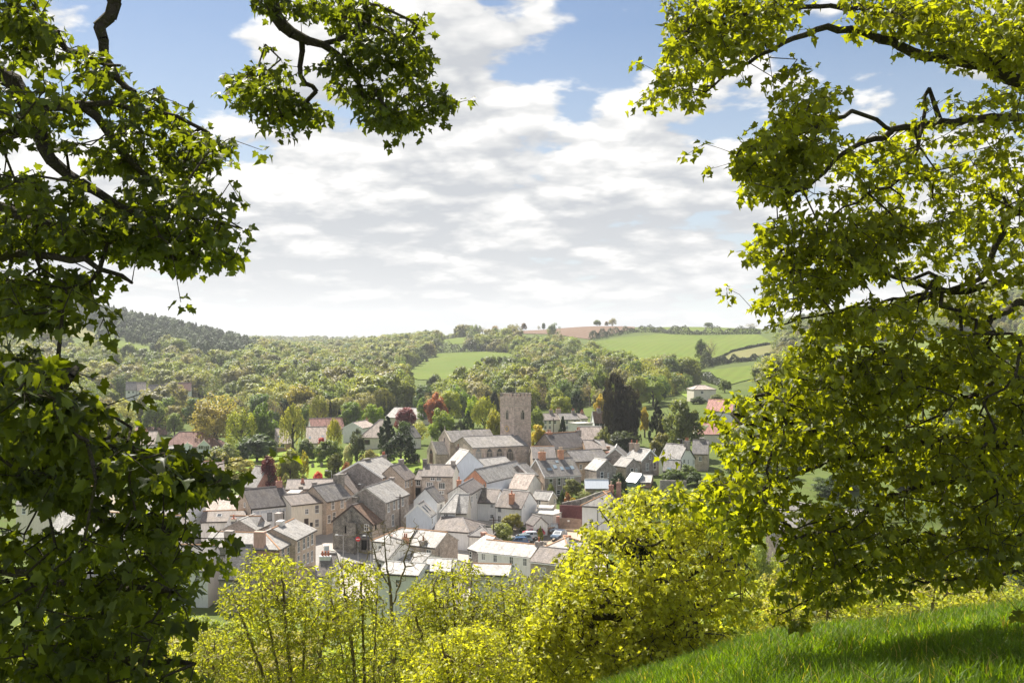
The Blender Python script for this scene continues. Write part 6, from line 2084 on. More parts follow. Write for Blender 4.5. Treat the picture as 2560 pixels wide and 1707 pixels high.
P1 = thin(scatter(335, 700, 7.0), 7.5)
P2 = thin(scatter(700, 1750, 8.0), 8.5)
P3 = thin(scatter(1750, 3000, 17.0, 200, 1400), 15)
W = np.concatenate([P1, P2, P3])
ok = np.ones(len(W), bool)
for nm_, pl, mt_, d0_ in FIELDS:
    ins = pip(W[:, 3], W[:, 4], pl)
    ok &= ~(ins & (W[:, 1] < 1600) & (W[:, 1] > d0_ - 100))
    # a pasture is open: no tree stands just below it with its top in front of it
    for hh in (6.0, 11.0, 15.0):
        ins2 = pip(W[:, 3], W[:, 4] - hh / W[:, 1] * F, pl) & (W[:, 1] > 400) & (W[:, 1] < 1250)
        ok &= ~(ins2 & (rng.random(len(W)) < (0.95 if hh < 12 else 0.6)))
# bare top of the ploughed ridge and pastures beyond the skyline
ok &= ~((W[:, 3] > 1190) & (W[:, 3] < 2000) & (W[:, 1] > 1230))
ok &= ~((W[:, 3] > 1440) & (W[:, 3] < 1960) & (W[:, 1] > 900))
# town, gardens and the houses of the middle distance stay clear
clear = [(900, 980, 460), (1060, 1180, 345)]
ok &= ~((W[:, 1] < 430) & (W[:, 3] > 880) & (W[:, 3] < 1330))
ok &= ~((W[:, 1] < 400) & (W[:, 3] > 560))
ok &= ~((W[:, 1] < 440) & (W[:, 3] > 1330) & (W[:, 3] < 1500))
ok &= ~((W[:, 1] < 405) & (W[:, 3] > 320) & (W[:, 3] < 570))
ok &= ~((np.abs(W[:, 3] - 400) < 130) & (W[:, 1] > 545) & (W[:, 1] < 600))
ok &= ~((np.abs(W[:, 3] - 400) < 145) & (W[:, 1] > 455) & (W[:, 1] <= 585) & (rng.random(len(W)) < 0.85))
ok &= ~((np.abs(W[:, 3] - 1155) < 50) & (W[:, 1] > 560) & (W[:, 1] < 630))
ok &= ~((W[:, 3] > 1655) & (W[:, 3] < 1840) & (W[:, 1] > 395) & (W[:, 1] < 470))
W = W[ok]
conif_poly = [(120, 690), (260, 745), (460, 795), (600, 838), (655, 882), (610, 918), (500, 935), (470, 892), (430, 872), (380, 905), (330, 895), (250, 862), (120, 800)]
isc = pip(W[:, 3], W[:, 4], conif_poly) & (W[:, 1] > 800)
print('woodland trees', len(W), 'conifers', int(isc.sum()))
WOODRAMP = [(0.0, (0.105, 0.155, 0.035)), (0.2, (0.19, 0.215, 0.045)), (0.36, (0.08, 0.125, 0.04)), (0.5, (0.19, 0.175, 0.08)), (0.62, (0.145, 0.19, 0.042)), (0.78, (0.23, 0.235, 0.065)), (0.9, (0.065, 0.105, 0.04)), (1.0, (0.19, 0.185, 0.115))]
M['leaf_wood'] = mat_leaf('woodland_foliage', 'random', WOODRAMP, 0.48, (1.7, 1.6, 0.75), var=0.3, scale=0.12)
M['leaf_conif'] = mat_leaf('plantation_foliage', 'random', [(0.0, (0.055, 0.085, 0.045)), (0.5, (0.075, 0.11, 0.05)), (1.0, (0.095, 0.125, 0.055))], 0.3, var=0.25, scale=0.15)
# the trees of the valley floor that show largest are things of their own
br = W[~isc]
order = np.argsort(br[:, 1])
near = br[order[:185]]
far = br[order[185:]]
cols = [c for _, c in WOODRAMP]
for i, (x, y, z, px, py) in enumerate(near):
    s = rng.uniform(0.75, 1.3)
    k = ['broad', 'broad_open', 'tall', 'round', 'twiggy', 'broad', 'broad_open', 'willow'][int(rng.integers(0, 8))]
    ci = int(rng.integers(0, len(cols)))
    c = np.array(cols[ci]) * rng.uniform(0.85, 1.25)
    if k == 'twiggy':
        c = np.array((0.19, 0.165, 0.10))
    hue = ['green', 'yellow green', 'dark green', 'brownish', 'mid green', 'pale yellow', 'deep green', 'buff'][ci] if k != 'twiggy' else 'grey brown'
    side = 'left of the church tower' if px < 1240 else 'right of the church tower'
    txt = hue + ' ' + {'broad': 'spreading tree', 'broad_open': 'loose airy tree', 'tall': 'tall narrow tree', 'round': 'round headed tree', 'twiggy': 'bare twiggy tree', 'willow': 'drooping tree'}[k]
    zone = 'below the far white houses' if px < 620 else 'behind the willows and purple tree' if px < 1000 else 'between the copper tree and the church tower' if px < 1240 else 'above the terrace behind the church' if px < 1520 else 'on the slope by the hillside bungalow'
    txt += ' in the valley ' + zone
    place_tree('broadleaf_tree' if k != 'twiggy' else 'bare_tree', txt, (x, y, z), 11.5 * s, 10.5 * s * rng.uniform(0.8, 1.1), k, tuple(c), 'valley trees: ' + txt)


def gn_wood(name, P, sources, mat, hmin, hmax, asp):
    """a wood nobody could count: one object whose points carry trees"""
    n = len(P)
    me = bpy.data.meshes.new(name)
    me.vertices.add(n)
    me.vertices.foreach_set('co', P[:, :3].ravel())
    h = rng.uniform(hmin, hmax, n)
    w = h * rng.uniform(asp * 0.8, asp * 1.2, n)
    a = me.attributes.new('size', 'FLOAT_VECTOR', 'POINT')
    a.data.foreach_set('vector', np.stack([w, w, h], 1).ravel())
    a = me.attributes.new('turn', 'FLOAT_VECTOR', 'POINT')
    a.data.foreach_set('vector', np.stack([np.zeros(n), np.zeros(n), rng.uniform(0, 6.283, n)], 1).ravel())
    a = me.attributes.new('pick', 'INT', 'POINT')
    a.data.foreach_set('value', rng.integers(0, len(sources), n).astype(np.int32))
    o = obj(name, me)
    ng = bpy.data.node_groups.new(name + '_nodes', 'GeometryNodeTree')
    ng.interface.new_socket('Geometry', in_out='INPUT', socket_type='NodeSocketGeometry')
    ng.interface.new_socket('Geometry', in_out='OUTPUT', socket_type='NodeSocketGeometry')
    N, Lk = ng.nodes, ng.links
    gi, go = N.new('NodeGroupInput'), N.new('NodeGroupOutput')
    iop = N.new('GeometryNodeInstanceOnPoints')
    iop.inputs['Pick Instance'].default_value = True
    join = N.new('GeometryNodeJoinGeometry')
    for so in sources:
        oi = N.new('GeometryNodeObjectInfo')
        oi.inputs['Object'].default_value = so
        oi.transform_space = 'ORIGINAL'
        sm = N.new('GeometryNodeSetMaterial')
        sm.inputs['Material'].default_value = mat
        Lk.new(oi.outputs['Geometry'], sm.inputs['Geometry'])
        g2 = N.new('GeometryNodeGeometryToInstance')
        Lk.new(sm.outputs[0], g2.inputs[0])
        Lk.new(g2.outputs[0], join.inputs[0])

    def attr(nm, ty):
        x = N.new('GeometryNodeInputNamedAttribute')
        x.data_type = ty
        x.inputs['Name'].default_value = nm
        return [s_ for s_ in x.outputs if s_.enabled][0]
    Lk.new(gi.outputs[0], iop.inputs['Points'])
    Lk.new(join.outputs[0], iop.inputs['Instance'])
    Lk.new(attr('pick', 'INT'), iop.inputs['Instance Index'])
    Lk.new(attr('turn', 'FLOAT_VECTOR'), iop.inputs['Rotation'])
    Lk.new(attr('size', 'FLOAT_VECTOR'), iop.inputs['Scale'])
    Lk.new(iop.outputs[0], go.inputs[0])
    md = o.modifiers.new('trees', 'NODES')
    md.node_group = ng
    return tag(o, kind='stuff')


crown_obj = {}
for o_ in list(col.objects):
    if o_.name.startswith('crown') and o_.data:
        crown_obj.setdefault(o_.data.name, o_)


def srcs(kinds):
    r = []
    for k in kinds:
        for me_ in CROWN[k]:
            if me_.name in crown_obj:
                r.append(crown_obj[me_.name])
    return r


gn_wood('broadleaf_woods', far, srcs(['broad', 'broad_open', 'round', 'tall', 'twiggy']), M['leaf_wood'], 8.0, 19.0, 1.1)
gn_wood('conifer_plantation', W[isc], srcs(['conifer', 'cypress', 'tall', 'broad']), M['leaf_conif'], 8.0, 14.0, 0.8)

# ---------------------------------------------------------------- near trees
K2 = 2560 / 2352.0


def leaf_template(kind):
    """flat leaf along +y from its stalk at 0, length 1; returns vertices and triangles"""
    if kind == 'palmate':        # five-lobed sycamore leaf
        half = [(0.0, 0.02), (0.21, -0.06), (0.42, 0.02), (0.35, 0.18), (0.58, 0.31), (0.60, 0.46), (0.31, 0.49), (0.29, 0.66), (0.14, 0.81), (0.0, 1.0)]
    elif kind == 'palmate_low':
        half = [(0.0, 0.0), (0.36, 0.02), (0.28, 0.2), (0.56, 0.42), (0.25, 0.5), (0.0, 1.0)]
    else:                        # simple pointed leaf
        half = [(0.0, 0.0), (0.26, 0.3), (0.22, 0.62), (0.0, 1.0)]
    pts = half + [(-x, y) for x, y in half[-2:0:-1]]
    V = [(0.0, 0.36, 0.0)] + [(x, y, 0.0) for x, y in pts]
    V = np.array(V)
    V[:, 2] = 0.22 * np.abs(V[:, 0]) - 0.30 * V[:, 1] ** 2 + 0.08 * np.sin(V[:, 0] * 9) * np.abs(V[:, 0])
    n = len(pts)
    Tn = np.array([(0, 1 + i, 1 + (i + 1) % n) for i in range(n)])[:, ::-1]
    return V, Tn


def tri_mesh(name, V, T_, mat):
    me = bpy.data.meshes.new(name)
    me.vertices.add(len(V))
    me.vertices.foreach_set('co', np.ascontiguousarray(V).ravel())
    me.loops.add(T_.size)
    me.loops.foreach_set('vertex_index', T_.ravel().astype(np.int32))
    me.polygons.add(len(T_))
    me.polygons.foreach_set('loop_start', np.arange(len(T_)) * 3)
    me.polygons.foreach_set('loop_total', np.full(len(T_), 3))
    me.materials.append(mat)
    me.update()
    return me


def frames(D, Nrm):
    """columns: side, along the leaf, face normal"""
    D = D / np.linalg.norm(D, axis=1, keepdims=True)
    Nrm = Nrm - D * np.sum(D * Nrm, 1, keepdims=True)
    Nrm /= np.maximum(np.linalg.norm(Nrm, axis=1, keepdims=True), 1e-6)
    X = np.cross(D, Nrm)
    return np.stack([X, D, Nrm], 2)


class NearTree:
    def __init__(self, name, label, base, seed, bark):
        self.rt = thing(name, label, 'tree', base)
        self.base = np.array(base)
        self.P, self.par, self.fixr = [], [], []
        self.r = np.random.default_rng(seed)
        self.bark = bark
        self.tips = []
        self.LP, self.LD, self.LN, self.LS = [], [], [], []

    def limb(self, pts, attach=None, wob=0.02):
        """pts (px, py, d, radius) in photograph pixels; starts at the nearest existing node if attach"""
        W = [np.array(at(*p[:3])) for p in pts]
        rad = [p[3] for p in pts]
        prev = -1
        if attach and self.P:
            A = np.array(self.P)
            prev = int(np.argmin(np.linalg.norm(A - W[0], axis=1)))
        # smooth curve through the points
        n = len(W)
        for i in range(n - 1):
            p0, p1, p2, p3 = W[max(i - 1, 0)], W[i], W[i + 1], W[min(i + 2, n - 1)]
            m = max(2, int(np.linalg.norm(p2 - p1) / 0.16))
            for k in range(m + (1 if i == n - 2 else 0)):
                t = k / m
                q = 0.5 * (2 * p1 + (p2 - p0) * t + (2 * p0 - 5 * p1 + 4 * p2 - p3) * t ** 2 + (3 * p1 - p0 - 3 * p2 + p3) * t ** 3)
                q = q + self.r.normal(size=3) * wob
                self.P.append(q)
                self.par.append(prev)
                self.fixr.append(rad[i] * (1 - t) + rad[i + 1] * t)
                prev = len(self.P) - 1

    def fill(self, poly, d0, d1, n, step=0.22, sag=0.10, per_spray=7, spray=0.24):
        """twig tips spread through the space seen inside a pixel outline, joined to the nearest wood"""
        xs, ys = [p[0] for p in poly], [p[1] for p in poly]
        out = []
        cen = []
        nc = max(3, n // per_spray)
        while len(cen) < nc:
            a = self.r.uniform(min(xs), max(xs), 4 * nc)
            b = self.r.uniform(min(ys), max(ys), 4 * nc)
            k = pip(a, b, poly)
            cen += [(x, y, self.r.uniform(d0, d1)) for x, y in zip(a[k], b[k])]
        cen = [np.array(at(*q)) for q in cen[:nc]]
        tries = 0
        while len(out) < n and tries < 60 * n:
            tries += 1
            c = cen[int(self.r.integers(0, nc))]
            p = c + self.r.normal(size=3) * np.array([spray, spray, spray * 0.38])
            x, y = to_px(p[0], p[1], p[2])
            if pip(np.array([x]), np.array([y]), poly)[0] or self.r.random() < 0.10:
                out.append(p)
        n = len(out)
        pts = np.array(out)
        A = np.array(self.P)
        dist = np.array([np.min(np.sum((A - p) ** 2, 1)) for p in pts])
        cap = len(A) + n * 14
        buf = np.zeros((cap, 3))
        buf[:len(A)] = A
        m = len(A)
        for i in np.argsort(dist):
            p = pts[i]
            dd = np.sum((buf[:m] - p) ** 2, 1)
            j = int(np.argmin(dd))
            L = math.sqrt(dd[j])
            seg = max(1, min(9, int(L / step)))
            a = buf[j].copy()
            bend = self.r.normal(size=3) * 0.16 * L + np.array([0, 0, -sag * L])
            prev = j
            for k in range(1, seg + 1):
                t = k / seg
                q = a * (1 - t) + p * t + bend * (t * (1 - t)) + (self.r.normal(size=3) * 0.035 * min(L, 1.0) if k < seg else 0)
                if m >= cap:
                    break
                buf[m] = q
                self.P.append(q)
                self.par.append(prev)
                self.fixr.append(0.0)
                prev = m
                m += 1
            self.tips.append(prev)

    def wood(self, rtip=0.0035, sides=5, maxr=0.2, expo=0.48, name='branches', mat=None):
        P = np.array(self.P)
        n = len(P)
        cnt = np.zeros(n)
        for t in self.tips:
            k = t
            while k >= 0:
                cnt[k] += 1
                k = self.par[k]
        rad = np.minimum(rtip * np.maximum(cnt, 1) ** expo, maxr)
        rad = np.maximum(rad, np.array(self.fixr))
        self.rad = rad
        e = np.array([(p, i) for i, p in enumerate(self.par) if p >= 0])
        A, B = P[e[:, 0]], P[e[:, 1]]
        ra, rb = np.minimum(rad[e[:, 0]], rad[e[:, 1]] * 1.6), rad[e[:, 1]]
        D = B - A
        D /= np.maximum(np.linalg.norm(D, axis=1, keepdims=True), 1e-9)
        U = np.cross(D, np.array([0.31, 0.17, 0.93]))
        U /= np.maximum(np.linalg.norm(U, axis=1, keepdims=True), 1e-9)
        V = np.cross(D, U)
        ang = np.arange(sides) * 2 * math.pi / sides
        ring = U[:, None] * np.cos(ang)[None, :, None] + V[:, None] * np.sin(ang)[None, :, None]
        VA = A[:, None] + ring * ra[:, None, None] - self.base
        VB = B[:, None] + ring * rb[:, None, None] + (D * rb[:, None] * 0.3)[:, None] - self.base
        Vt = np.concatenate([VA, VB], 1).reshape(-1, 3)
        o = np.arange(len(e))[:, None] * 2 * sides
        i0 = np.arange(sides)[None]
        i1 = (i0 + 1) % sides
        q = np.stack([o + i0, o + i1, o + sides + i1, o + sides + i0], 2).reshape(-1, 4)
        t1, t2 = q[:, [0, 1, 2]], q[:, [0, 2, 3]]
        me = tri_mesh(name, Vt, np.concatenate([t1, t2]), mat or self.bark)
        me.polygons.foreach_set('use_smooth', [True] * len(me.polygons))
        return obj(name, me, self.rt)

    def leaf_out(self, per_tip, size, spread=0.12, droop=0.35, along=0.5, up=0.8):
        """leaves in rosettes at the twig tips and along the last stretch of twig"""
        P = np.array(self.P)
        for t in self.tips:
            n = max(1, int(self.r.poisson(per_tip)))
            p = P[t]
            k = self.par[t]
            back = P[k] if k >= 0 else p
            tw = p - back
            L = np.linalg.norm(tw)
            tw = tw / max(L, 1e-6)
            for _ in range(n):
                f = self.r.random() ** 2 * along
                kk = t
                q = p - tw * f * 0.45 * size * 5
                v = self.r.normal(size=3) + tw * 0.7
                v /= np.linalg.norm(v)
                v[2] = v[2] * 0.6 - droop * (0.3 + self.r.random())
                self.LP.append(q + v * spread * self.r.uniform(0.3, 1.0))
                self.LD.append(v)
                self.LN.append(np.array([0, 0, up]) + self.r.normal(size=3) * 0.55)
                self.LS.append(size * self.r.uniform(0.65, 1.2))

    def leaves(self, kind, mat, singles=0, keep=None, low=None):
        P, D, Nn, S = np.array(self.LP), np.array(self.LD), np.array(self.LN), np.array(self.LS)
        if keep is not None:
            k = keep(P)
            P, D, Nn, S = P[k], D[k], Nn[k], S[k]
        Fm = frames(D, Nn)
        V, T_ = leaf_template(kind)
        print(self.rt.name, 'leaves', len(P), 'tips', len(self.tips))
        if singles:
            px, py = to_px(P[:, 0], P[:, 1], P[:, 2])
            infr = (px > 0) & (px < 2560) & (py > 0) & (py < 1707)
            sc_ = np.where(infr, S / P[:, 1], 0)
            idx = np.argsort(-sc_)[:singles]
            variants = []
            for q in range(6):
                VV = V * np.array([self.r.uniform(0.8, 1.1), 1, self.r.uniform(0.0, 2.4)])
                me = tri_mesh('leaf', VV, T_, mat)
                at_ = me.attributes.new('tint', 'FLOAT', 'POINT')
                at_.data.foreach_set('value', np.full(len(V), (q + 0.5) / 6, np.float32))
                variants.append(me)
            for i in idx:
                M4 = np.eye(4)
                M4[:3, :3] = Fm[i] * S[i]
                M4[:3, 3] = P[i] - self.base
                o = obj('leaf', variants[i % 6], self.rt)
                o.matrix_local = Matrix(M4.tolist())
            mask = np.ones(len(P), bool)
            mask[idx] = False
            P, Fm, S = P[mask], Fm[mask], S[mask]
        n = len(P)
        curl = self.r.normal(1.1, 0.9, n)
        wide = self.r.uniform(0.78, 1.12, n)
        VV = V[None] * np.stack([wide, np.ones(n), curl], 1)[:, None, :]
        Vt = np.einsum('nij,nvj->nvi', Fm, VV) * S[:, None, None] + (P - self.base)[:, None]
        Tt = (T_[None] + (np.arange(n) * len(V))[:, None, None]).reshape(-1, 3)
        lm = tri_mesh('leaves', Vt.reshape(-1, 3), Tt, mat)
        at_ = lm.attributes.new('tint', 'FLOAT', 'POINT')
        at_.data.foreach_set('value', np.repeat(self.r.random(n), len(V)).astype(np.float32))
        o = obj('leaves', lm, self.rt)
        o['kind'] = 'stuff'
        return o


def k2(pts):
    return [(a * K2, b * K2) for a, b in pts]


def lim(pts, d, rads):
    n = len(pts)
    return [(a * K2, b * K2, (d if not isinstance(d, tuple) else d[0] + (d[1] - d[0]) * i / (n - 1)), rads[0] + (rads[1] - rads[0]) * i / (n - 1)) for i, (a, b) in enumerate(pts)]


M['bark_near'] = mat_ground('mossy_bark', (0.055, 0.045, 0.034), (0.105, 0.09, 0.068), (0.085, 0.09, 0.022), 1.5, 14.0, 0.8)
M['leaf_left'] = mat_leaf('sycamore_leaf_shaded', 'fixed', (0.048, 0.069, 0.012), 0.55, (4.6, 3.8, 0.55), 0.4, 0.35, 2.2)  # darker copy of the sycamore leaf: the left crown's shade in its colour
M['leaf_right'] = mat_leaf('sycamore_leaf', 'fixed', (0.132, 0.160, 0.020), 0.60, (3.05, 2.66, 0.38), 0.4, 0.35, 1.8)
M['leaf_yellow'] = mat_leaf('young_maple_leaf', 'fixed', (0.38, 0.387, 0.04), 0.56, (1.69, 1.64, 0.6), 0.35, 0.3, 1.2)
M['leaf_bush'] = mat_leaf('spring_bush_leaf', 'fixed', (0.305, 0.318, 0.04), 0.56, (1.69, 1.64, 0.6), 0.3, 0.35, 0.8)
M['leaf_ivy'] = mat_leaf('ivy_leaf', 'fixed', (0.018, 0.028, 0.010), 0.15, var=0.4, scale=2.0)

# ---- the dark sycamore on the left, its trunk out of the picture
b0 = np.array(at(-420, 1707, 8.5))
b0[2] = gz(b0[0], b0[1])
LT = NearTree('sycamore_tree', 'dark shaded sycamore whose boughs hang over the whole left side', tuple(b0), 11, M['bark_near'])
LT.limb([(-420 + 0, -(b0[2] - 0.3) / b0[1] * F + CY, b0[1], 0.32), (-400, 1200, 8.6, 0.27), (-380, 500, 8.8, 0.22), (-330, -300, 9.4, 0.17), (-200, -900, 9.8, 0.12)], wob=0.01)
up1 = lim([(-200, 200), (-60, 150), (60, 230), (100, 330), (150, 400), (260, 470), (330, 500)], (8.8, 8.0), (0.10, 0.02))
LT.limb(up1, True)
LT.limb(lim([(60, 230), (190, 245), (250, 310), (330, 400), (420, 450), (520, 500)], (8.6, 8.6), (0.05, 0.012)), True)
LT.limb(lim([(190, 245), (300, 240), (400, 270), (480, 310)], (8.6, 9.0), (0.03, 0.01)), True)
LT.limb(lim([(-300, -500), (0, -330), (200, -220), (262, 0), (235, 60), (240, 130), (270, 180), (310, 215)], (9.4, 9.0), (0.10, 0.022)), True)
LT.limb(lim([(-300, -560), (100, -420), (450, -260), (580, -80), (650, 60), (690, 90), (740, 100), (800, 160), (850, 250)], (9.6, 10.6), (0.12, 0.015)), True)
LT.limb([(-250, -900, 9.8, 0.10), (200, -900, 12, 0.09), (700, -600, 15, 0.07), (1150, -450, 17, 0.03)], True)
LT.limb(lim([(690, 90), (680, 150), (700, 190), (730, 220), (660, 270)], (10.4, 10.6), (0.035, 0.010)), True)
LT.limb(lim([(740, 100), (850, 60), (930, 90)], (10.4, 11.0), (0.025, 0.010)), True)
LT.limb(lim([(-320, 600), (-100, 600), (60, 580), (200, 600), (300, 640)], (8.6, 7.2), (0.06, 0.012)), True)
LT.limb(lim([(-320, 480), (-60, 470), (120, 520), (300, 560), (450, 600)], (8.6, 7.8), (0.06, 0.012)), True)
LT.limb(lim([(-320, 1040), (-80, 1015), (120, 1000), (240, 1040), (340, 1035), (450, 1090), (520, 1105)], (8.4, 6.2), (0.07, 0.008)), True)
LT.limb(lim([(-320, 1120), (0, 1120), (160, 1160), (300, 1200), (430, 1240)], (8.4, 6.4), (0.06, 0.010)), True)
LT.limb(lim([(-320, 1250), (0, 1300), (200, 1340), (400, 1360)], (8.2, 6.2), (0.06, 0.010)), True)
LT.limb(lim([(-320, 900), (0, 880), (120, 860), (180, 850)], (8.2, 5.6), (0.03, 0.005)), True)
LT.limb(lim([(-320, 1450), (0, 1480), (250, 1500), (450, 1530)], (8.0, 6.0), (0.06, 0.012)), True)
LT.limb(lim([(-320, 250), (-100, 100), (60, 40), (150, 110), (280, 150)], (8.8, 8.6), (0.07, 0.012)), True)
for poly, d0, d1, n in [
    ([(-60, -60), (95, -60), (110, 30), (150, 60), (185, 110), (170, 210), (200, 300), (150, 330), (60, 330), (-60, 330)], 6.6, 9.0, 120),
    ([(185, 110), (250, 110), (300, 170), (350, 190), (400, 220), (470, 260), (490, 300), (545, 320), (520, 340), (490, 390), (420, 400), (330, 330), (250, 300), (190, 250)], 8.0, 9.6, 135),
    ([(-60, 330), (40, 380), (150, 420), (250, 440), (330, 380), (420, 400), (490, 400), (540, 410), (560, 460), (608, 520), (570, 542), (540, 600), (480, 632), (420, 612), (330, 590), (230, 560), (100, 590), (-60, 600)], 7.0, 9.0, 310),
    ([(-60, 590), (100, 590), (230, 570), (300, 610), (330, 680), (280, 690), (240, 690), (240, 755), (180, 745), (100, 725), (40, 750), (-60, 765)], 6.4, 8.0, 80),
    ([(230, 250), (330, 330), (340, 420), (260, 400), (190, 330)], 8.0, 9.4, 26),
    ([(480, -60), (940, -60), (960, 40), (900, 70), (760, 60), (700, 40), (600, 20)], 9.8, 11.2, 90),
    ([(800, 60), (970, 50), (1000, 150), (1038, 225), (1018, 305), (880, 325), (830, 290), (760, 255), (740, 160)], 9.8, 11.4, 190),
    ([(510, 170), (560, 130), (640, 125), (690, 160), (700, 230), (760, 262), (740, 298), (610, 328), (570, 265)], 9.8, 11.2, 105),
    ([(-60, 790), (60, 792), (100, 822), (176, 850), (120, 880), (200, 900), (232, 940), (210, 960), (120, 1000), (-60, 1000)], 5.2, 7.0, 150),
    ([(-60, 1000), (120, 1000), (310, 972), (300, 1010), (340, 1035), (300, 1110), (150, 1140), (-60, 1150)], 5.6, 7.4, 150),
    ([(340, 1035), (440, 1024), (450, 1080), (535, 1104), (512, 1120), (430, 1120), (330, 1110)], 5.8, 6.8, 80),
    ([(-60, 1150), (150, 1140), (330, 1110), (450, 1120), (430, 1165), (480, 1255), (470, 1320), (430, 1365), (300, 1360), (100, 1380), (-60, 1380)], 5.8, 7.8, 260),
    ([(-60, 1380), (100, 1370), (300, 1350), (455, 1350), (450, 1420), (430, 1500), (505, 1520), (470, 1600), (-60, 1600)], 5.6, 7.8, 230),
    # boughs overhead that shade the near grass
    ([(620, -110), (1450, -110), (1500, -900), (620, -900)], 14.5, 19.0, 330),
    # the crown goes on above and to the left, out of the picture
    ([(-700, -900), (1000, -900), (900, -200), (300, -120), (-60, -60), (-500, 300), (-700, 100)], 7.5, 11.0, 150),
]:
    LT.fill(k2(poly), d0, d1, int(n * (1.45 if poly[0][1] < 700 else 1.08)), spray=0.19, per_spray=9)
LT.leaf_out(7.2, 0.076, 0.095, 0.6)
LT.wood(0.0026, expo=0.46)
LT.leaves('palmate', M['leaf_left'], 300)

# ---- the sunlit sycamore on the right, its trunk out of the picture
b1 = np.array(at(2900, 1600, 14.5))
b1[2] = gz(b1[0], b1[1])
RT = NearTree('sycamore_tree', 'sunlit sycamore whose spreading boughs fill the whole right side', tuple(b1), 23, M['bark_near'])
RT.limb([(2900, -(b1[2] - 0.3) / b1[1] * F + CY, b1[1], 0.42), (2880, 1100, 14.5, 0.36), (2860, 500, 14.3, 0.30), (2820, 100, 14.2, 0.24), (2700, -500, 14.0, 0.16)], wob=0.01)
RT.limb(lim([(2620, 330), (2352, 190), (2250, 150), (2100, 120), (2000, 80), (1900, 62), (1800, 100), (1700, 150), (1620, 210)], (14.2, 13.6), (0.109, 0.011)), True)
RT.limb(lim([(2250, 150), (2100, 60), (1980, 20), (1850, 20), (1700, 40), (1560, 70)], (14.0, 13.2), (0.041, 0.008)), True)
RT.limb(lim([(2620, 330), (2352, 270), (2160, 280), (2050, 300), (1940, 350), (1850, 430), (1780, 450)], (14.2, 13.0), (0.082, 0.008)), True)
RT.limb(lim([(2050, 300), (1960, 260), (1860, 300), (1760, 320), (1690, 355)], (13.6, 12.8), (0.024, 0.006)), True)
RT.limb(lim([(2130, 200), (2120, 290), (2080, 400), (1990, 450), (1900, 500)], (13.8, 13.0), (0.027, 0.006)), True)
RT.limb(lim([(2640, 420), (2352, 480), (2290, 560), (2250, 640), (2180, 665), (2050, 690), (1900, 720), (1760, 750)], (14.3, 13.2), (0.061, 0.008)), True)
RT.limb(lim([(2640, 560), (2352, 640), (2280, 650), (2200, 670), (2080, 640), (1950, 600), (1800, 580)], (14.3, 13.2), (0.082, 0.008)), True)
RT.limb(lim([(2640, 640), (2352, 700), (2280, 730), (2200, 830), (2100, 900), (1980, 890), (1800, 860)], (14.3, 13.0), (0.068, 0.008)), True)
RT.limb(lim([(2660, 950), (2352, 1010), (2150, 1015), (2000, 1040), (1900, 1060), (1800, 1100), (1700, 1150)], (14.4, 12.8), (0.095, 0.010)), True)
RT.limb(lim([(2000, 1040), (1900, 1000), (1800, 970), (1680, 950)], (13.4, 12.6), (0.034, 0.006)), True)
RT.limb(lim([(2660, 1050), (2352, 1090), (2150, 1105), (2000, 1170), (1900, 1240), (1790, 1290)], (14.4, 12.8), (0.082, 0.008)), True)
RT.limb(lim([(2660, 1150), (2352, 1230), (2290, 1275), (2180, 1230), (2060, 1250), (1960, 1300), (1880, 1370), (1790, 1400)], (14.4, 12.6), (0.061, 0.008)), True)
RT.limb(lim([(2660, 1250), (2352, 1310), (2200, 1330), (2050, 1340)], (14.4, 13.0), (0.048, 0.008)), True)
RT.limb(lim([(2640, 800), (2352, 850), (2250, 900), (2150, 960), (2050, 980)], (14.4, 13.6), (0.054, 0.008)), True)
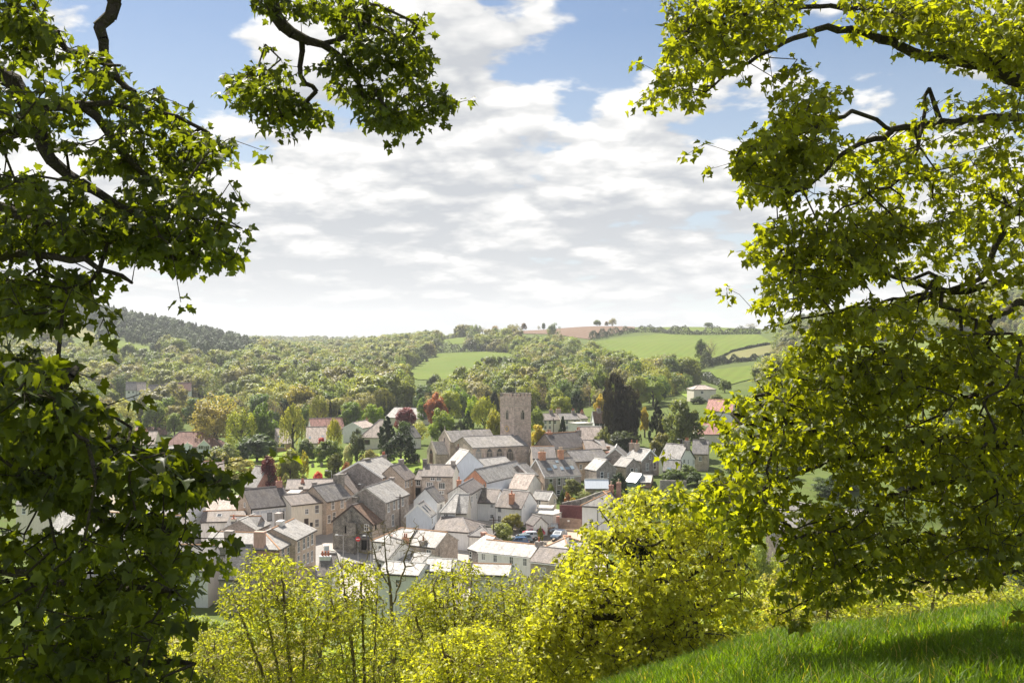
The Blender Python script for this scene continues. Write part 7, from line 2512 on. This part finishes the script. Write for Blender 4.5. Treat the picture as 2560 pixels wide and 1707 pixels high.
for poly, d0, d1, n in [
    ([(1520, -40), (1900, -40), (1800, 70), (1760, 110), (1700, 150), (1640, 180), (1600, 232), (1492, 258), (1482, 230), (1515, 150), (1535, 90)], 12.4, 14.4, 190),
    ([(1880, -40), (2420, -40), (2420, 200), (2250, 160), (2130, 120), (2000, 60)], 12.8, 15.0, 210),
    ([(1772, 168), (1830, 152), (1950, 200), (1900, 300), (1930, 330), (1850, 420), (1800, 468), (1742, 448), (1672, 368), (1722, 302), (1780, 260)], 12.2, 14.0, 150),
    ([(1870, 300), (2000, 330), (2100, 230), (2420, 180), (2420, 470), (2100, 480), (2040, 500), (1950, 470), (1880, 420)], 12.6, 15.0, 150),
    ([(1732, 522), (1860, 492), (1950, 480), (2100, 470), (2060, 640), (1950, 650), (1860, 720), (1800, 790), (1722, 718), (1742, 620)], 12.2, 14.0, 200),
    ([(2080, 500), (2420, 430), (2420, 720), (2200, 740), (2080, 690)], 12.6, 15.0, 120),
    ([(1800, 800), (1900, 720), (2050, 680), (2150, 750), (2420, 760), (2420, 960), (2100, 960), (1950, 960), (1800, 960), (1640, 990), (1597, 950), (1660, 922), (1742, 872)], 11.8, 15.0, 360),
    ([(1640, 990), (1800, 960), (2100, 960), (2420, 960), (2420, 1110), (2100, 1110), (1950, 1070), (1830, 1050), (1662, 1080)], 11.8, 15.0, 250),
    ([(1602, 1120), (1662, 1078), (1750, 1070), (1830, 1090), (1800, 1190), (1760, 1255), (1642, 1248), (1602, 1190)], 11.8, 13.6, 95),
    ([(1800, 1220), (1900, 1190), (2000, 1150), (2150, 1110), (2420, 1110), (2420, 1330), (2200, 1335), (2050, 1352), (1900, 1395), (1790, 1432), (1750, 1400), (1800, 1330), (1770, 1265)], 11.8, 14.6, 250),
    ([(1850, 1050), (2120, 1050), (2120, 1200), (1850, 1200)], 12.0, 14.0, 42),
    ([(2420, -400), (2900, -500), (3100, 300), (3100, 1200), (2420, 1300)], 13.0, 17.0, 330),
]:
    RT.fill(k2(poly), d0, d1, int(n * (2.1 if poly[0][1] < 700 else 2.3)), spray=0.36, per_spray=7)
RT.leaf_out(7.0, 0.098, 0.13, 0.5)
RT.wood(0.0026, expo=0.44)
RT.leaves('palmate', M['leaf_right'], 300)

# ---- the yellow green young maple in the middle of the slope
M['twig_pale'] = mat_ground('pale_twigs', (0.17, 0.135, 0.08), (0.24, 0.20, 0.12), (0.15, 0.14, 0.05), 1.5, 10.0, 0.5)
f = foot(1655, 32)
YT = NearTree('maple_tree', 'bright yellow green young maple with dark ivied trunk below the town', tuple(f), 31, M['bark_near'])
YT.limb([(1655, -(f.z - 0.3) / 32 * F + CY, 32, 0.16), (1640, 1500, 32, 0.13), (1615, 1400, 32, 0.10), (1600, 1310, 32, 0.06), (1590, 1240, 32, 0.02)], wob=0.01)
YT.limb([(1640, 1500, 32, 0.08), (1560, 1430, 31.5, 0.05), (1480, 1380, 31, 0.02)], True)
YT.limb([(1640, 1520, 32, 0.08), (1740, 1430, 32.5, 0.05), (1840, 1350, 32.5, 0.02)], True)
YT.limb([(1620, 1440, 32, 0.07), (1700, 1340, 33, 0.04), (1760, 1260, 33, 0.015)], True)
YT.limb([(1640, 1560, 32, 0.07), (1520, 1540, 31, 0.04), (1400, 1530, 30.5, 0.015)], True)
YT.limb([(1640, 1560, 32, 0.07), (1760, 1520, 32, 0.04), (1860, 1480, 32, 0.015)], True)
YT.limb([(1615, 1400, 32, 0.06), (1530, 1320, 31.5, 0.03), (1500, 1270, 31.5, 0.012)], True)
for poly, d0, d1, n in [
    ([(1440, 1345), (1480, 1275), (1555, 1222), (1640, 1214), (1750, 1226), (1850, 1290), (1890, 1400), (1700, 1420), (1560, 1400)], 29.5, 34.5, 620),
    ([(1345, 1480), (1400, 1402), (1440, 1345), (1560, 1400), (1560, 1520), (1440, 1600), (1300, 1620), (1300, 1560)], 29.0, 33.5, 470),
    ([(1560, 1400), (1700, 1420), (1890, 1400), (1895, 1520), (1800, 1590), (1700, 1600), (1560, 1540)], 30.0, 34.5, 430),
    ([(1300, 1600), (1440, 1590), (1560, 1540), (1640, 1600), (1560, 1680), (1440, 1720), (1300, 1730)], 29.0, 33.0, 380),
    ([(1540, 1390), (1720, 1390), (1740, 1560), (1560, 1560)], 28.5, 30.3, 190),
    ([(1560, 1530), (1800, 1560), (1860, 1620), (1700, 1660), (1560, 1690)], 28.5, 31.0, 260),
]:
    YT.fill(poly, d0, d1, int(n * 1.35), 0.35, -0.05, 7, 0.4)
YT.leaf_out(7.5, 0.155, 0.2, 0.3)
YT.wood(0.005, 4, 0.12)
YT.leaves('palmate_low', M['leaf_yellow'])
# ivy on its trunk
C, N_, S_ = [], [], []
for (a, b, w_) in [((1665, 1660), (1640, 1500), 34), ((1640, 1500), (1608, 1390), 26), ((1650, 1560), (1720, 1520), 30), ((1608, 1400), (1600, 1330), 16), ((1680, 1600), (1720, 1560), 34)]:
    n = 330
    t = rng.random(n)
    cx = a[0] + (b[0] - a[0]) * t + rng.normal(size=n) * w_ * 0.42
    cy = a[1] + (b[1] - a[1]) * t + rng.normal(size=n) * 12
    d = 31.7 + rng.normal(size=n) * w_ / F * 32 * 0.4
    C.append(np.stack([(cx - CX) / F * d, d, -(cy - CY) / F * d], 1))
    N_.append(rng.normal(size=(n, 3)) + np.array([0, -0.6, 0.5]))
    S_.append(rng.uniform(0.10, 0.2, n))
C = np.concatenate(C) - np.array(f)
iv = obj('ivy', quads_mesh('ivy', C, np.concatenate(N_), np.concatenate(S_), M['leaf_ivy']), YT.rt)


# ---- the thicket of young trees below: many thin upright stems
def young(name, label, seed, stems, polys, per, size, mat, bark, d, group=None, keepd=1.6):
    px0 = stems[0][0]
    f = foot(px0, d)
    tr = NearTree(name, label, tuple(f), seed, bark)
    for i, (bx, tx, ty, r0) in enumerate(stems):
        g = foot(bx, d + 0.3 * (i % 3 - 1))
        by = CY - g.z / g.y * F
        dd = g.y
        tr.limb([(bx, by + 20, dd, r0), (bx + (tx - bx) * 0.3, by + (ty - by) * 0.4, dd, r0 * 0.75), (bx + (tx - bx) * 0.7, by + (ty - by) * 0.75, dd - 0.2, r0 * 0.45), (tx, ty, dd - 0.2, 0.006)], i > 0, 0.012)
        # several stems rise from one stool
    for poly, n in polys:
        tr.fill(poly, d - keepd, d + keepd, int(n * 1.5), 0.35, -0.12, 5, 0.4)
    tr.leaf_out(per, size, 0.14, 0.25)
    tr.wood(0.004, 4, 0.07)
    if group:
        tr.rt['group'] = group
    tr.leaves('simple' if mat != 'leaf_yellow' else 'palmate_low', M[mat])
    return tr


young('young_tree', 'leafy young tree with many thin stems rising before the brick corner house', 41,
      [(720, 640, 1420, 0.05), (735, 700, 1400, 0.05), (750, 770, 1440, 0.05), (700, 580, 1480, 0.04), (765, 830, 1500, 0.04)],
      [([(545, 1490), (590, 1430), (640, 1385), (700, 1380), (760, 1420), (800, 1450), (870, 1480), (900, 1560), (820, 1620), (640, 1640), (560, 1600)], 520), ([(560, 1600), (640, 1640), (860, 1620), (840, 1740), (560, 1740)], 160)], 7.5, 0.125, 'leaf_bush', M['twig_pale'], 30)
young('young_tree', 'slim sparse young tree between the leafy one and the bare tree', 42,
      [(900, 850, 1390, 0.045), (915, 900, 1400, 0.045), (930, 945, 1430, 0.04), (885, 820, 1460, 0.035)],
      [([(800, 1480), (820, 1420), (850, 1385), (900, 1400), (940, 1410), (965, 1470), (960, 1560), (860, 1590), (800, 1560)], 250), ([(800, 1560), (960, 1560), (980, 1740), (820, 1740)], 130)], 6.5, 0.115, 'leaf_bush', M['twig_pale'], 31)
young('young_tree', 'bright green young tree right of the bare tree', 43,
      [(1130, 1080, 1440, 0.05), (1145, 1130, 1400, 0.05), (1160, 1180, 1430, 0.05), (1115, 1020, 1480, 0.04)],
      [([(990, 1520), (1020, 1460), (1080, 1420), (1140, 1390), (1190, 1410), (1230, 1470), (1250, 1540), (1180, 1600), (1040, 1610), (980, 1580)], 430), ([(980, 1580), (1250, 1560), (1240, 1740), (990, 1740)], 220)], 7.5, 0.12, 'leaf_bush', M['twig_pale'], 31.5)
young('young_tree', 'yellow green young tree between the bright green one and the big maple', 44,
      [(1290, 1250, 1440, 0.045), (1300, 1300, 1430, 0.045), (1315, 1340, 1460, 0.04)],
      [([(1210, 1520), (1230, 1450), (1290, 1425), (1340, 1440), (1360, 1500), (1340, 1580), (1240, 1600)], 240), ([(1220, 1580), (1340, 1580), (1330, 1740), (1220, 1740)], 130)], 7.0, 0.12, 'leaf_bush', M['twig_pale'], 33)
young('flowering_bush', 'pale flowering bush at the very bottom beside the maple', 45,
      [(1150, 1100, 1590, 0.04), (1170, 1180, 1560, 0.04), (1190, 1260, 1600, 0.04)],
      [([(1020, 1680), (1060, 1600), (1130, 1570), (1220, 1560), (1300, 1620), (1340, 1740), (1020, 1740)], 480)], 8.0, 0.10, 'leaf_yellow', M['twig_pale'], 27)
young('young_tree', 'bushy young tree low at the dark left boughs', 46,
      [(500, 470, 1580, 0.04), (520, 540, 1560, 0.04), (480, 430, 1600, 0.04)],
      [([(400, 1660), (440, 1600), (520, 1560), (590, 1590), (600, 1740), (400, 1740)], 260)], 7.5, 0.12, 'leaf_bush', M['twig_pale'], 28)
young('young_tree', 'thin stemmed young tree in the gap below the bare tree', 47,
      [(960, 930, 1530, 0.04), (985, 990, 1510, 0.04), (1005, 1040, 1540, 0.035)],
      [([(900, 1640), (920, 1560), (980, 1520), (1050, 1550), (1070, 1640), (1060, 1740), (900, 1740)], 270)], 7.0, 0.12, 'leaf_bush', M['twig_pale'], 34)
young('young_tree', 'yellow young tree behind the darkest left boughs', 48,
      [(190, 160, 1490, 0.05), (220, 230, 1480, 0.05), (260, 300, 1500, 0.05)],
      [([(60, 1600), (120, 1500), (200, 1470), (320, 1490), (420, 1560), (430, 1720), (60, 1720)], 380)], 7.5, 0.13, 'leaf_yellow', M['twig_pale'], 34)
young('young_tree', 'yellow green trees under the lower sycamore boughs', 49,
      [(2000, 1950, 1400, 0.05), (2060, 2080, 1380, 0.05), (2180, 2220, 1420, 0.05), (2320, 2340, 1430, 0.05)],
      [([(1880, 1480), (1960, 1400), (2100, 1370), (2260, 1410), (2420, 1420), (2560, 1450), (2600, 1540), (1900, 1600)], 560)], 7.5, 0.14, 'leaf_bush', M['twig_pale'], 34)
# the leafless tree
f = foot(985, 36)
BT = NearTree('bare_tree', 'slender leafless tree standing before the long terrace', tuple(f), 51, M['twig_pale'])
BT.limb([(985, CY - (f.z - 0.3) / 36 * F, 36, 0.09), (980, 1560, 36, 0.075), (975, 1470, 36, 0.05), (965, 1400, 36, 0.03), (960, 1330, 36, 0.01)], wob=0.01)
BT.limb([(980, 1520, 36, 0.03), (1005, 1440, 36, 0.022), (1020, 1370, 36, 0.012), (1045, 1310, 36, 0.008)], True)
BT.limb([(975, 1470, 36, 0.03), (940, 1400, 36, 0.018), (925, 1340, 36, 0.01), (900, 1310, 36, 0.008)], True)
BT.fill([(880, 1350), (905, 1310), (960, 1290), (1040, 1300), (1080, 1350), (1060, 1420), (1000, 1470), (930, 1440)], 35.3, 36.7, 260, 0.3, -0.35, 1, 0.3)
BT.wood(0.006, 4, 0.06, 0.36)

# ---- bushes covering the slope between the brow and the town
sb = np.random.default_rng(77)
BC = [('yellow green', (0.27, 0.30, 0.045)), ('mid green', (0.21, 0.26, 0.04)), ('golden green', (0.33, 0.32, 0.05)), ('deep green', (0.14, 0.19, 0.04)), ('olive', (0.27, 0.26, 0.075))]
for row, d, px0, px1, nn in (('nearest the grass', 44, 330, 2600, 17), ('halfway down the slope', 56, 200, 2600, 20), ('low on the slope', 72, 100, 2600, 22), ('close above the roofs', 92, 60, 2600, 24), ('right against the roofs', 115, 0, 2600, 26)):
    for i in range(nn):
        px = px0 + (px1 - px0) * (i + sb.uniform(0.15, 0.85)) / nn
        dd = d * sb.uniform(0.93, 1.07)
        f = foot(px, dd)
        tl = (1530 if px < 1330 else 1400 if px < 1800 else 1330 if d > 80 else 1420) + sb.uniform(0, 70) + (40 if 760 < px < 960 else 0)
        h = -(tl - CY) / F * dd - f.z
        h = min(max(h, 1.6), 10.0)
        hn, c = BC[int(sb.integers(0, 5))]
        place = 'under the dark boughs' if px < 520 else 'below the corner house' if px < 900 else 'below the long terrace' if px < 1330 else 'beside the maple' if px < 1850 else 'under the sycamore boughs'
        lab = hn + ' bush ' + row + ', ' + place
        place_tree('bush', lab, f, h, sb.uniform(4.5, 7.5) * (1 + (d - 44) / 180), 'bush', c, 'slope bushes: ' + lab, 'bush', False)
# dark scrub on the hillside seen under the sycamore
for i in range(120):
    px, dd = sb.uniform(1760, 2650), sb.uniform(128, 345)
    f = foot(px, dd)
    if dd > 190 and px < 1830:
        continue
    hn, c = [('dark green', (0.05, 0.08, 0.03)), ('deep green', (0.07, 0.10, 0.032)), ('green', (0.10, 0.13, 0.042))][i % 3]
    zone = 'near the slate roofed house' if px < 2050 else 'farther right up the hillside' if px < 2350 else 'at the right picture edge'
    lab = hn + ' scrub bush under the sycamore boughs, ' + zone
    place_tree('bush', lab, f, sb.uniform(3, 6.5), sb.uniform(7, 12), 'bush', c, 'scrub: ' + lab, 'bush', False)
for px, top, w_, dd, lab in ((1900, 1338, 110, 130, 'tall leafy bush hiding the wall of the slate roofed house'), (1985, 1345, 120, 132, 'wide leafy bush before the long dark fronted shed'), (2110, 1345, 150, 134, 'broad leafy bush below the long dark fronted shed')):
    f = foot(px, dd)
    place_tree('bush', lab, f, -(top - CY) / F * dd - f.z, w_ / F * dd, 'bush', (0.16, 0.20, 0.04), None, 'bush', False)

# ---------------------------------------------------------------- long grass on the brow
def grass_patch():
    n = 150000
    d = np.sqrt(rng.uniform(8.6 ** 2, 25.0 ** 2, n))
    px = rng.uniform(1330, 2760, n)
    x = (px - CX) / F * d
    z = ground(x, d)
    tuft = 0.5 + 0.5 * np.sin(x * 2.1 + np.sin(d * 1.3) * 2) * np.sin(d * 1.7 + x * 0.6)
    L = (0.20 + 0.22 * rng.random(n)) * (0.75 + 0.5 * tuft)
    a = rng.uniform(0, 6.283, n)
    lean = rng.uniform(0.15, 0.75, n) * L
    wdt = 0.0055 + 0.0045 * rng.random(n)
    wdt *= np.maximum(1.0, d / 14.0)
    ux, uy = np.cos(a), np.sin(a)
    lx, ly = np.cos(a + 1.57 + rng.normal(size=n) * 0.5), np.sin(a + 1.57 + rng.normal(size=n) * 0.5)
    b = np.stack([x, d, z - 0.02], 1)
    U = np.stack([ux, uy, np.zeros(n)], 1) * wdt[:, None]
    m_ = b + np.stack([lx * lean * 0.35, ly * lean * 0.35, L * 0.6], 1)
    t = b + np.stack([lx * lean, ly * lean, L * (0.98 - 0.25 * lean / L)], 1)
    V = np.stack([b - U, b + U, m_ - U * 0.75, m_ + U * 0.75, t], 1).reshape(-1, 3)
    T_ = np.array([(0, 1, 3), (0, 3, 2), (2, 3, 4)])
    Tt = (T_[None] + (np.arange(n) * 5)[:, None, None]).reshape(-1, 3)
    tint = np.where(rng.random(n) < 0.05, 3.0, rng.random(n))
    m2 = mat_leaf('grass_blades', 'fixed', (0.095, 0.165, 0.009), 0.5, (2.7, 2.4, 0.3), 0.3, 0.35, 0.9)
    gm = tri_mesh('long_grass', V, Tt, m2)
    at_ = gm.attributes.new('tint', 'FLOAT', 'POINT')
    at_.data.foreach_set('value', np.repeat(tint, 5).astype(np.float32))
    o = obj('long_grass', gm)
    return tag(o, kind='stuff')


grass_patch()

# ---------------------------------------------------------------- air between the camera and the far hills
allz = [float(ground(TX, TY).min())]
zlo, zhi = allz[0] - 1.0, float(ground(TX, TY).max()) + 40.0
mb = MB()
mb.box(-8600, 8600, -16, 6050, zlo, max(zhi, 30))
m, t, out = new_mat('haze_air')
pv = t.node('ShaderNodeVolumePrincipled')
pv.inputs['Color'].default_value = (0.93, 0.96, 1.0, 1)
pv.inputs['Density'].default_value = 0.00011
pv.inputs['Anisotropy'].default_value = 0.25
t.l.new(pv.outputs[0], out.inputs['Volume'])
hz_ = mb.build('haze', m)
hz_['kind'] = 'stuff'
